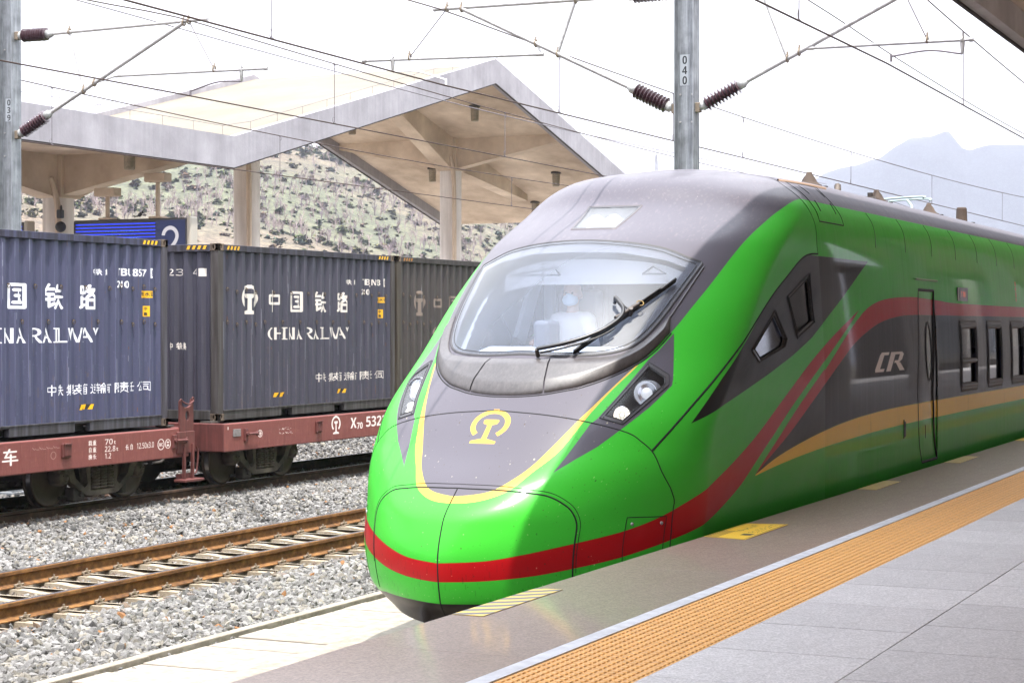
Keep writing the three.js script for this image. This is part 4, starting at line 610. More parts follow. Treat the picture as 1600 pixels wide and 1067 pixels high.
const noseTex = canvasTex(2048, 1640, (g, w, h) => {
  const X = U => U / UMAX * w, Y = V => h - V / VMAX * h; livery(g, w, h, X, Y, 0, true);
  g.fillStyle = css(0.022, 0.019, 0.018); g.beginPath(); [[-1, 0.24], [0.3, 0.24], [0.9, 0.23], [1.17, 0.2], [2.2, 0.12], [9, 0.1], [9, -1], [-1, -1]].forEach((p, i) => i ? g.lineTo(X(p[0]), Y(p[1])) : g.moveTo(X(p[0]), Y(p[1]))); g.fill();
  g.save(); g.translate(0, Y(1.59)); g.scale(1, (h / VMAX) / (w / UMAX)); g.scale(1.12, 0.9); railLogo(g, 0, 0, 0.3 * w / UMAX, css(...PC.yellow)); g.restore();
  const r = rngOf(61);                                       // road dirt: insect splashes, dust specks and grey grime with an outline of its own
  for (let i = 0; i < 900; i++) { const U = 1.5 * Math.pow(r(), 0.8), V = 0.25 + 1.9 * Math.pow(r(), 1.25), s = 0.5 + 1.1 * Math.pow(r(), 5); g.fillStyle = r() < 0.45 ? `rgba(70,52,26,${0.3 + 0.5 * r()})` : r() < 0.6 ? `rgba(226,214,170,${0.35 + 0.45 * r()})` : `rgba(24,22,18,${0.3 + 0.4 * r()})`; g.beginPath(); g.ellipse(X(U), Y(V), s * (0.5 + r()), s * (0.5 + r()), r() * 3, 0, 7); g.fill(); }
  for (let i = 0; i < 220; i++) { const U = 2.4 * r(), V = 2.2 + 2.9 * r(), s = 0.5 + 1.2 * Math.pow(r(), 4); g.fillStyle = `rgba(210,196,180,${0.2 + 0.4 * r()})`; g.beginPath(); g.ellipse(X(U), Y(V), s, s * 0.7, r() * 3, 0, 7); g.fill(); }
  for (let i = 0; i < 2600; i++) { const U = 2.0 * r(), V = 3.2 + 1.9 * r(); g.fillStyle = `rgba(${r() < 0.5 ? '196,176,160' : '150,138,140'},${0.03 + 0.05 * r()})`; g.beginPath(); g.ellipse(X(U), Y(V), 1 + 5 * r(), 1 + 3 * r(), r() * 3, 0, 7); g.fill(); }
  for (let i = 0; i < 60; i++) { g.fillStyle = `rgba(16,40,14,${0.1 + 0.2 * r()})`; g.fillRect(X(0.05 + 1.4 * r()), Y(0.28 + 0.3 * r()), 1 + 2 * r(), 4 + 14 * r()); }
});
const bodyTex = canvasTex(2048, 1024, (g, w, h) => {
  const X = x => (x - XR) / 16 * w, Y = V => h - V / VMAX * h, k = w / 16; livery(g, w, h, X, Y, 2, false);
  g.fillStyle = css(0.02, 0.02, 0.02); g.fillRect(0, Y(0.1), w, h);
  const r = rngOf(67);
  for (let i = 0; i < 900; i++) { g.fillStyle = r() < 0.5 ? `rgba(200,196,190,${0.02 + 0.05 * r()})` : `rgba(10,12,12,${0.03 + 0.06 * r()})`; g.fillRect(r() * w, Y(4.2 * Math.sqrt(r())), 1 + 3 * r(), 12 + 120 * r() * r()); }
  for (let i = 0; i < 500; i++) { g.fillStyle = `rgba(150,128,116,${0.05 + 0.1 * r()})`; g.fillRect(r() * w, Y(3.75 + 1.4 * r()), 3 + 16 * r(), 2 + 9 * r()); }
  // slanted CR lettering
  const a = 20.83, s = Vof(2.125), e = Vof(2.345), q = (x, v) => [X(a + x), Y(s + (e - s) * v)]; g.fillStyle = css(0.82, 0.74, 0.69);
  const poly = p => { g.beginPath(); p.forEach((u, i) => i ? g.lineTo(...q(...u)) : g.moveTo(...q(...u))); g.fill(); };
  poly([[0, 0], [0.0, 0.14], [0.25, 0.86], [0.34, 1], [0.7, 1], [0.65, 0.84], [0.45, 0.84], [0.23, 0.16], [0.44, 0.16], [0.39, 0]]);
  poly([[0.5, 0], [0.72, 0], [0.98, 0.86], [1.2, 0.86], [1.1, 0.56], [0.94, 0.56], [0.9, 0.42], [1.12, 0.42], [1.3, 0.58], [1.4, 0.88], [1.32, 1], [0.78, 1], [0.74, 0.84]]);
  poly([[0.98, 0.44], [1.16, 0], [1.4, 0], [1.4, 0.03], [1.2, 0.44]]);
  // small orange lettering high on the side
  g.strokeStyle = css(0.5, 0.17, 0.03); ['lu', 'tie', 'guo', 'zhong'].forEach((c, i) => glyph(g, c, X(29.78), Y(Vof(3.32)) + i * 16, 0.13 * k, 2.6, 14));
  ['yun', 'shu', 'gong', 'si'].forEach((c, i) => glyph(g, c, X(30.9), Y(Vof(3.32)) + i * 16, 0.13 * k, 2.6, 14));
});
bodyTex.wrapS = THREE.ClampToEdgeWrapping;
const wave = bumpOf((() => { const W1 = fbm(512, 301, 4, 2, 0.6, 10, 1), W2 = fbm(512, 307, 3, 3, 0.5, 4, 2); return i => 0.55 * W1[i] + 0.45 * W2[i]; })(), 3, 0.8);
const coatMap = canvasTex(16, 256, (g, w, h) => { g.fillStyle = '#fff'; g.fillRect(0, 0, w, h); g.fillStyle = '#161616'; g.fillRect(0, 0, w, h * (1 - 3.74 / VMAX)); }); coatMap.colorSpace = THREE.NoColorSpace; coatMap.wrapS = THREE.RepeatWrapping;
const paintNose = PM(lin(1, 1, 1), { map: noseTex, roughness: 0.52, specularIntensity: 0.3, clearcoat: 0.16, clearcoatRoughness: 0.14, roughnessMap: (() => { const t = dataTex(512, i => { const v = 0.75 + 0.5 * (N1[i] - 0.5); return [v, v, v]; }); t.repeat.set(3, 3); return t; })() });
const paintBody = PM(lin(1, 1, 1), { map: bodyTex, roughness: 0.5, specularIntensity: 0.25, clearcoat: 0.36, clearcoatMap: coatMap, clearcoatRoughness: 0.03, bumpMap: wave, bumpScale: 0.012 });
// openings
const WS = smooth([[-0.3,2.18],[0,2.18],[0.4,2.165],[0.76,2.19],[0.91,2.24],[1.0,2.32],[1.09,2.47],[1.17,2.68],[1.265,2.97]], 5).concat([[1.265, 2.985]], smooth([[1.25,3.0],[1.1,3.04],[0.84,3.12],[0.54,3.17],[0.19,3.2],[0,3.205],[-0.3,3.205]], 5));
const WSIN = [[-0.3,2.21],[0.54,2.205],[0.78,2.22],[0.86,2.25],[0.9,2.29],[0.97,2.42],[1.05,2.74],[1.13,2.95],[0.89,3.02],[0.46,3.09],[0.05,3.1],[-0.3,3.1]];
const HLO = [[0.9,1.665],[1.11,1.615],[1.385,1.925],[1.355,2.005],[1.13,2.11]], HLG = [[0.935,1.685],[1.10,1.645],[1.35,1.935],[1.325,1.985],[1.14,2.075]];
const RL = [[-0.3,3.325],[0.225,3.325],[0.275,3.575],[-0.3,3.575]], RLG = [[-0.3,3.34],[0.205,3.34],[0.25,3.56],[-0.3,3.56]];
const W1O = [[2.46,2.2],[2.8,2.565],[3.44,2.3],[3.45,2.22],[2.8,2.09]], W2O = [[3.06,2.7],[3.53,2.945],[4.24,2.45],[3.8,2.3]];
const eEnd = V => uAtX(V, XR);
const noseHoles = [WS, HLO, RL, W1O];
const nose = add('nose_shell', sheet({ col: (e, V) => (2 * e - 1) * eEnd(V), nu: 620, V0: 0, V1: 5.235, nv: 230, holes: [WS, HLO, RL, W1O, W2O] }), paintNose, train);
const carHoles = [], pw = [];
for (let i = 0; i < 9; i++) { const x = 25.52 + i * 1.862, a = Vof(1.86), b = Vof(2.62); pw.push([x, x + 1.0]); carHoles.push([[x, a], [x + 1.0, a], [x + 1.0, b], [x, b]]); }
const DOOR = [[23.16, Vof(0.97)], [24.03, Vof(0.97)], [24.03, Vof(3.09)], [23.16, Vof(3.09)]];
function carSheet(x0, x1, nx, holes, keep, off = 0, V0 = 0, V1 = 5.235, nv = 170) {   // same body, laid out by x instead of U; both sides
  const gs = [];
  for (const s of [1, -1]) {
    const N = (nx + 1) * (nv + 1), pos = new Float32Array(N * 3), nor = new Float32Array(N * 3), uv = new Float32Array(N * 2), cx = [], cv = [], idx = [], dx = (x1 - x0) / nx, dv = (V1 - V0) / nv, polys = keep ? [...holes, keep] : holes;
    for (let j = 0; j <= nv; j++) for (let i = 0; i <= nx; i++) {
      let x = x0 + dx * i, V = V0 + dv * j; for (const p of polys) { if (x < p[0][0] - 0.1 || x > p[2][0] + 0.1) continue; const q = nearPoly(p, x, V); if (q[0] < 0.55 * Math.max(dx, dv)) { x = q[1]; V = q[2]; } }
      const U = s * uAtX(V, x), n = normalAt(U, V), p = surfRaw(U, V).addScaledVector(n, off), k = j * (nx + 1) + i; pos.set([p.x, p.y, p.z], k * 3); nor.set([n.x, n.y, n.z], k * 3); uv.set([(x - XR) / 16, V / VMAX], k * 2); cx[k] = x; cv[k] = V;
    }
    const out = (a, b, c) => { const x = (cx[a] + cx[b] + cx[c]) / 3, V = (cv[a] + cv[b] + cv[c]) / 3; return (keep && !inPoly(keep, x, V)) || holes.some(p => inPoly(p, x, V)); };
    for (let j = 0; j < nv; j++) for (let i = 0; i < nx; i++) { const a = j * (nx + 1) + i, b = a + 1, c = a + nx + 2, d = a + nx + 1; if (!out(a, b, c)) idx.push(a, b, c); if (!out(a, c, d)) idx.push(a, c, d); }
    const g = new THREE.BufferGeometry(); g.setAttribute('position', new THREE.BufferAttribute(pos, 3)); g.setAttribute('normal', new THREE.BufferAttribute(nor, 3)); g.setAttribute('uv', new THREE.BufferAttribute(uv, 2)); g.setIndex(idx); gs.push(wind(g).toNonIndexed());
  }
  return mergeGeometries(gs);
}
add('carriage_body', carSheet(XR, 43, 460, [...carHoles, DOOR]), paintBody, train);
add('carriage_body', carSheet(43, 95, 40, []), paintBody, train);
const darkPaint = PM(lin(...PC.black), { roughness: 0.35, clearcoat: 0.8, clearcoatRoughness: 0.07, bumpMap: wave, bumpScale: 0.006 });
const gasket = mat.rubber, greyTrim = PM(lin(0.062, 0.057, 0.062), { roughness: 0.4, clearcoat: 0.25, clearcoatRoughness: 0.3, map: grain });
// seams
const seamMat = M(lin(0.008, 0.008, 0.008), { roughness: 0.9 });
for (const s of [1, -1]) {
  const S = p => s > 0 ? p : flip(p);
  add('panel_seam', bead(S(smooth(LV.seam, 4)), 0.027, 0.003), seamMat, train);
  add('panel_seam', bead(S(smooth([[0,1.72],[0.43,1.69],[0.79,1.64],[1.21,1.54],[1.33,1.48],[1.47,1.4],[1.67,1.24],[1.92,1.06],[2.02,0.95],[2.03,0.1]], 4)), 0.017, 0.003), seamMat, train);
  add('panel_seam', bead(S(smooth([[3.58,3.15],[3.07,3.4],[2.6,3.59],[2.29,3.73],[2.05,3.86],[1.85,3.99]], 4).concat(dense([[1.85, 3.99], [1.55, 4.15]], 0.05))), 0.016, 0.003), seamMat, train);
  add('hatch_seam', bead(S(smooth([[0,1.13],[0.35,1.12],[0.57,1.1],[0.75,1.075],[0.9,1.02],[1.02,0.95],[1.09,0.86],[1.1,0.7],[1.09,0.47],[1.08,0.25]], 4)), 0.02, 0.004), seamMat, train);
  add('hatch_seam', bead(S(smooth([[0,1.16],[0.35,1.15],[0.57,1.125],[0.76,1.1],[0.92,1.04],[1.04,0.97],[1.12,0.87],[1.128,0.7],[1.118,0.47]], 4)), 0.009, 0.003), seamMat, train);
  add('access_flap_seam', bead(S([[1.54,0.3],[1.55,0.885],[1.97,0.87],[1.95,0.3]]), 0.011, 0.003), seamMat, train);
  for (const [u, v] of [[1.61, 0.83], [1.92, 0.82]]) { const c = surf(s * u, v, 0.002); mesh('flap_bolt', lathe([[0, 0.008], [0.012, 0.006], [0.016, -0.004]], c, normalAt(s * u, v), 10), mat.galvLight, train); }
}
add('hatch_seam', bead(dense([[0.0001, 1.13], [0.0001, 0.25], [0.0001, 0.02]], 0.05), 0.016, 0.004), seamMat, train);
// windscreen
const glassWS = PM(lin(0.86, 0.91, 1), { transmission: 1, thickness: 0, roughness: 0.42, ior: 1.45 });
const patchCol = (a, b) => e => a + (b - a) * e;
add('windscreen', sheet({ col: patchCol(-1.3, 1.3), nu: 130, V0: 2.1, V1: 3.25, nv: 60, keep: WS, off: () => 0.004 }), glassWS, train);
add('windscreen_frit', sheet({ col: patchCol(-1.3, 1.3), nu: 150, V0: 2.1, V1: 3.25, nv: 70, keep: WS, holes: [WSIN], off: () => -0.008 }), M(lin(0.075, 0.072, 0.08), { roughness: 0.6 }), train);
const wsLoop = WS.filter(p => p[0] >= 0), loop = [...wsLoop, ...flip(wsLoop).reverse()];
add('windscreen_seal', bead(loop, 0.034, 0.012, true), PM(lin(0.05, 0.047, 0.05), { roughness: 0.6 }), train);
add('windscreen_seal', bead(loop.map(p => [p[0] * 0.962, 2.66 + (p[1] - 2.66) * 0.945]), 0.009, 0.004, true, 0.004), mat.rubber, train);
{ const side = smooth([[0.95, 2.17], [1.05, 2.27], [1.14, 2.42], [1.21, 2.62], [1.3, 2.95]], 5); for (const s of [1, -1]) add('windscreen_trim', bead(s > 0 ? side : flip(side), 0.02, 0.012), greyTrim, train); }
// cowl below the windscreen: five raised panels with open joints
{
  const dn = x => { const t = [[0,1.84],[0.1,1.84],[0.34,1.86],[0.5,1.89],[0.6,1.91],[0.77,1.97],[0.93,2.05],[1.06,2.14],[1.16,2.26],[1.22,2.37]]; return t; };
  const D = smooth(dn(), 5), Up = smooth([[1.165,2.52],[1.08,2.38],[0.97,2.25],[0.84,2.175],[0.57,2.148],[0.27,2.14],[0,2.14]], 5), all = [...D, ...Up, [-1.5, 2.14], [-1.5, 1.84]];
  const puff = (U, V) => { const d = nearPoly(all.slice(0, D.length + Up.length), Math.abs(U), V, false)[0]; return 0.004 + 0.05 * Math.pow(Math.min(1, d / 0.075), 0.55); };
  const m = PM(lin(0.085, 0.074, 0.072), { roughness: 0.42, clearcoat: 0.2, clearcoatRoughness: 0.3, map: mapOf(0.75, 1, i => 0.5 * N1[i] + 0.5 * N2[i], 4), bumpMap: fineBump, bumpScale: 0.0005 });
  const cut = (a, b) => { const l = [[a[0], a[1]], [b[0], b[1]]]; return l; };
  const mid = sheet({ col: patchCol(-0.42, 0.33), nu: 60, V0: 1.8, V1: 2.2, nv: 36, sym: false, keep: [[-0.325, 1.78], [0.335, 1.78], [0.265, 2.2], [-0.425, 2.2]], holes: [], off: puff });
  const clipTo = (g) => g;
  const panel = (keepFn, a, b, nu, nv) => { const cols = [], pos = [], nor = [], uv = [], idx = []; for (let j = 0; j <= nv; j++) for (let i = 0; i <= nu; i++) { const f = i / nu, v = j / nv, A = keepFn(f, v), n = normalAt(A[0], A[1]), p = surfRaw(A[0], A[1]).addScaledVector(n, puff(A[0], A[1])); pos.push(p.x, p.y, p.z); uv.push(A[0], A[1]); } for (let j = 0; j < nv; j++) for (let i = 0; i < nu; i++) { const q = j * (nu + 1) + i; idx.push(q, q + 1, q + nu + 2, q, q + nu + 2, q + nu + 1); } const g = new THREE.BufferGeometry(); g.setAttribute('position', new THREE.Float32BufferAttribute(pos, 3)); g.setAttribute('uv', new THREE.Float32BufferAttribute(uv, 2)); g.setIndex(idx); g.computeVertexNormals(); const N = g.attributes.normal; const c = normalAt(...keepFn(0.5, 0.5)); const k = Math.floor(N.count / 2); if (N.getX(k) * c.x + N.getY(k) * c.y + N.getZ(k) * c.z < 0) for (let i = 0; i < N.count; i++) N.setXYZ(i, -N.getX(i), -N.getY(i), -N.getZ(i)); return g; };
  const at = (line, f) => { const L = [0]; for (let i = 1; i < line.length; i++) L.push(L[i - 1] + Math.hypot(line[i][0] - line[i - 1][0], line[i][1] - line[i - 1][1])); const t = f * L[L.length - 1]; let i = 1; while (i < L.length - 1 && L[i] < t) i++; const k = (t - L[i - 1]) / Math.max(1e-9, L[i] - L[i - 1]); return [line[i - 1][0] + k * (line[i][0] - line[i - 1][0]), line[i - 1][1] + k * (line[i][1] - line[i - 1][1])]; };
  const U2 = [...Up].reverse(), fd = (x, l) => { let a = 0, b = 1; for (let k = 0; k < 30; k++) { const c = (a + b) / 2; at(l, c)[0] < x ? a = c : b = c; } return a; };
  const d0 = fd(0.34, D), u0 = fd(0.27, U2);
  for (const s of [1, -1]) add('cowl_panel', panel((f, v) => { const a = at(D, d0 + 0.006 + (0.994 - d0) * f), b = at(U2, u0 + 0.006 + (0.994 - u0) * f); const w = v * v * (3 - 2 * v) * 0.5 + v * 0.5; return [s * (a[0] + (b[0] - a[0]) * w), a[1] + (b[1] - a[1]) * w]; }, 0, 1, 60, 26), m, train);
  add('cowl_panel', panel((f, v) => { const q = 2 * f - 1, a = at(D, d0 * Math.abs(q) * 0.985), b = at(U2, u0 * Math.abs(q) * 0.985), w = v * v * (3 - 2 * v) * 0.5 + v * 0.5; return [Math.sign(q) * (a[0] + (b[0] - a[0]) * w), a[1] + (b[1] - a[1]) * w]; }, 0, 1, 40, 26), m, train);
  const lo = D.map(p => [p[0] * 1.012, p[1] - 0.012]); add('cowl_joint', bead([...flip(lo).reverse(), ...lo], 0.016, 0.004), seamMat, train);
}
// wipers
{
  const bl = smooth([[0.46, 2.17], [0.6, 2.31], [0.76, 2.47], [0.92, 2.635], [1.08, 2.8]], 4);
  const path = (p, off) => p.map(q => surf(q[0], q[1], off));
  const wp = new THREE.Group(); wp.name = 'wiper'; train.add(wp);
  mesh('wiper_blade', [tube(path(bl, 0.03), 0.016, 30, 6), tube(path(bl, 0.056), 0.012, 30, 6), ...[[0.56, 2.275], [0.68, 2.39], [0.86, 2.57], [0.98, 2.7]].map(q => bar(surf(q[0], q[1], 0.02), surf(q[0], q[1], 0.066), 0.012, 0.008, 6)), tube(path([[0.56, 2.275], [0.68, 2.4], [0.77, 2.48], [0.86, 2.58], [0.98, 2.7]], 0.075), 0.009, 20, 6)], mat.black, wp);
  const arm = smooth([[0.16, 2.155], [0.35, 2.2], [0.52, 2.26], [0.66, 2.34], [0.745, 2.44], [0.74, 2.5], [0.68, 2.56], [0.63, 2.6]], 4);
  mesh('wiper_arm', [tube(path(arm, 0.095), 0.019, 40, 7), tube(path(arm.slice(0, 16).map(p => [p[0] + 0.035, p[1] - 0.02]), 0.08), 0.009, 30, 6), bar(surf(0.63, 2.6, 0.03), surf(0.63, 2.6, 0.11), 0.017, 0.013, 8), bar(surf(0.64, 2.585, 0.09), surf(0.79, 2.5, 0.09), 0.011, 0.011, 6)], PM(lin(0.018, 0.018, 0.02), { roughness: 0.35 }), wp);
  mesh('wiper_pivot', [bar(surf(0.8, 2.5, 0.03), surf(0.8, 2.5, 0.11), 0.026, 0.02, 10), tube(path([[0.7, 2.43], [0.76, 2.475], [0.82, 2.53], [0.85, 2.55]], 0.085), 0.02, 16, 7), bar(surf(0.16, 2.15, 0.02), surf(0.16, 2.15, 0.1), 0.02, 0.016, 8)], M(lin(0.06, 0.05, 0.045), { metalness: 0.4, roughness: 0.5 }), wp);
  const c = surf(0.86, 2.56, 0.085), rg = new THREE.TorusGeometry(0.03, 0.005, 6, 16); rg.applyQuaternion(new THREE.Quaternion().setFromUnitVectors(V3(0, 0, 1), normalAt(0.86, 2.56))); rg.translate(c.x, c.y, c.z); mesh('hose_loop', rg, M(lin(0.25, 0.16, 0.04), { roughness: 0.5 }), wp);
}
// headlamps
const chrome = M(lin(0.75, 0.76, 0.8), { metalness: 1, roughness: 0.14 }), lensGlass = PM(lin(0.97, 0.98, 1), { transmission: 1, thickness: 0, roughness: 0.2, ior: 1.5 }), lampInner = M(lin(0.1, 0.105, 0.12), { roughness: 0.4, metalness: 0.3 });
const lampWhite = new THREE.MeshStandardMaterial({ color: lin(0.85, 0.85, 0.82), emissive: lin(1, 0.9, 0.72), emissiveIntensity: 0.75, roughness: 0.3 }), lampCool = new THREE.MeshStandardMaterial({ color: lin(0.85, 0.87, 0.9), emissive: lin(0.9, 0.95, 1), emissiveIntensity: 0.16, roughness: 0.2 });
function bowl(U, V, r, depth, face, parent, tilt) {
  const n = tilt.clone().normalize(), c = surf(U, V, -0.055);
  mesh('reflector', lathe([[r * 0.3, -depth], [r * 0.75, -depth * 0.55], [r, 0.0], [r * 1.06, 0.0], [r * 0.8, -depth * 0.55], [r * 0.34, -depth * 1.04]], c, n, 28), chrome, parent);
  return [c, n];
}
for (const s of [1, -1]) {
  const h = new THREE.Group(); h.name = numbered('headlight'); train.add(h); const S = p => p.map(q => [s * q[0], q[1]]);
  const A = s > 0 ? patchCol(0.85, 1.45) : patchCol(-1.45, -0.85);
  add('lamp_housing', sheet({ col: A, nu: 30, V0: 1.55, V1: 2.17, nv: 30, keep: HLO.map(p => [1.13 + (p[0] - 1.13) * 1.1, 1.87 + (p[1] - 1.87) * 1.1]), off: () => -0.17 }), lampInner, h);
  { const lp = dense(HLO, 0.03, true), pos = [], idx = [], n = lp.length; lp.forEach(q => { for (const o of [0.0, -0.172]) { const p = surf(s * q[0], q[1], o); pos.push(p.x, p.y, p.z); } }); for (let i = 0; i < n; i++) { const a = 2 * i, b = 2 * ((i + 1) % n); idx.push(a, b, b + 1, a, b + 1, a + 1); } const g = new THREE.BufferGeometry(); g.setAttribute('position', new THREE.Float32BufferAttribute(pos, 3)); g.setIndex(idx); g.computeVertexNormals(); mesh('lamp_housing', g, mat.black, h); }
  add('lamp_frame', sheet({ col: A, nu: 46, V0: 1.55, V1: 2.17, nv: 48, keep: HLO, holes: [HLG], off: () => 0.006 }), greyTrim, h);
  add('lamp_frame', bead(S(HLO), 0.012, 0.01, true), mat.rubber, h); add('lamp_frame', bead(S(HLG), 0.014, 0.012, true), mat.rubber, h);
  for (const q of [[0.93, 1.67], [1.1, 1.63], [1.34, 1.9], [1.245, 1.77], [1.02, 1.9], [1.13, 2.09]]) mesh('frame_screw', lathe([[0, 0.004], [0.007, 0.003], [0.008, -0.002]], surf(s * q[0], q[1], 0.006), normalAt(s * q[0], q[1]), 8), mat.black, h);
  add('lamp_lens', sheet({ col: A, nu: 40, V0: 1.55, V1: 2.17, nv: 40, keep: HLG, off: () => 0.002 }), lensGlass, h);
  const fwd = V3(-1, 0.12, s * 0.12);
  let [c, n] = bowl(s * 1.2, 1.9, 0.1, 0.09, 0, h, fwd);
  mesh('lamp_bulb', lathe([[0, 0.012], [0.03, 0.006], [0.046, -0.008], [0.05, -0.03]], c.clone().addScaledVector(n, -0.012), n, 24), lampCool, h);
  mesh('lamp_shroud', lathe([[0.102, 0.0], [0.107, 0.0], [0.118, -0.13], [0.11, -0.13]], c, n, 28), M(lin(0.4, 0.41, 0.44), { roughness: 0.35 }), h);
  [c, n] = bowl(s * 1.065, 1.725, 0.07, 0.05, 0, h, fwd);
  const q = new THREE.Quaternion().setFromUnitVectors(V3(0, 0, 1), n); mesh('lamp_bulb', [0, 1, 2, 3, 4, 5, 6, 7, 8].map(i => { const r = i ? 0.046 : 0, a = i * 0.785, p = V3(r * Math.cos(a), r * Math.sin(a), -0.012).applyQuaternion(q).add(c); const g = new THREE.SphereGeometry(0.0145, 10, 8); g.translate(p.x, p.y, p.z); return g; }), lampWhite, h);
  mesh('lamp_back_plate', lathe([[0, -0.022], [0.072, -0.022], [0.072, -0.03]], c, n, 24), M(lin(0.55, 0.55, 0.52), { roughness: 0.35, metalness: 0.5 }), h);
}
// lamp in the roof
{
  const h = new THREE.Group(); h.name = 'roof_lamp'; train.add(h); const A = patchCol(-0.32, 0.32);
  add('lamp_frame', sheet({ col: A, nu: 46, V0: 3.29, V1: 3.61, nv: 26, keep: RL, holes: [RLG], off: () => 0.004 }), greyTrim, h);
  const l1 = RL.filter(p => p[0] > 0), lp = [l1[0], l1[1], [-l1[1][0], l1[1][1]], [-l1[0][0], l1[0][1]]]; add('lamp_frame', bead(lp, 0.018, 0.008, true), PM(lin(0.1, 0.085, 0.085), { roughness: 0.5 }), h);
  add('lamp_lens', sheet({ col: A, nu: 40, V0: 3.29, V1: 3.61, nv: 24, keep: RLG, off: () => 0.0 }), PM(lin(0.92, 0.93, 0.95), { transmission: 1, thickness: 0, roughness: 0.42, ior: 1.45 }), h);
  add('lamp_housing', sheet({ col: A, nu: 30, V0: 3.28, V1: 3.63, nv: 20, keep: RL.map(p => [p[0] * 1.15, 3.45 + (p[1] - 3.45) * 1.15]), off: () => -0.16 }), M(lin(0.7, 0.69, 0.7), { roughness: 0.4 }), h);
  for (const u of [-0.1, 0.09]) { const c = surf(u, 3.44, -0.05), n = V3(-1, 0.35, 0).normalize(); mesh('reflector', lathe([[0.03, -0.09], [0.06, -0.06], [0.088, 0], [0.092, 0], [0.07, -0.06], [0.035, -0.1]], c, n, 26), chrome, h); mesh('lamp_bulb', lathe([[0, 0.0], [0.045, -0.01], [0.075, -0.028]], c, n, 22), new THREE.MeshStandardMaterial({ color: lin(0.45, 0.44, 0.42), emissive: lin(1, 0.96, 0.88), emissiveIntensity: 0.16, roughness: 0.25 }), h); }
}
// cab side windows (both sides) and inner lining
const tint = PM(lin(0.4, 0.4, 0.43), { transmission: 1, thickness: 0, roughness: 0.03, ior: 1.52 });
for (const s of [1, -1]) for (const [o, nm] of [[W1O, 'quarter_window'], [W2O, 'cab_window']]) {
  const w = new THREE.Group(); w.name = numbered(nm); train.add(w); const S = s > 0 ? o : flip(o), a = Math.min(...o.map(p => p[0])) - 0.1, b = Math.max(...o.map(p => p[0])) + 0.1, A = s > 0 ? patchCol(a, b) : patchCol(-b, -a);
  const cx = o.reduce((t, p) => t + p[0], 0) / o.length, cy = o.reduce((t, p) => t + p[1], 0) / o.length, inn = o.map(p => [cx + (p[0] - cx) * 0.86, cy + (p[1] - cy) * 0.84]);
  add('window_frame', sheet({ col: A, nu: 60, V0: 2.0, V1: 3.0, nv: 50, keep: o, holes: [inn], off: () => -0.006 }), darkPaint, w);
  add('window_seal', bead(S, 0.022, 0.012, true), mat.rubber, w); add('window_seal', bead(s > 0 ? inn : flip(inn), 0.016, 0.006, true, -0.004), mat.rubber, w);
  add('window_pane', sheet({ col: A, nu: 40, V0: 2.0, V1: 3.0, nv: 40, keep: inn, off: () => -0.022 }), tint, w);
}
const lining = M(lin(0.42, 0.43, 0.47), { roughness: 0.8 });
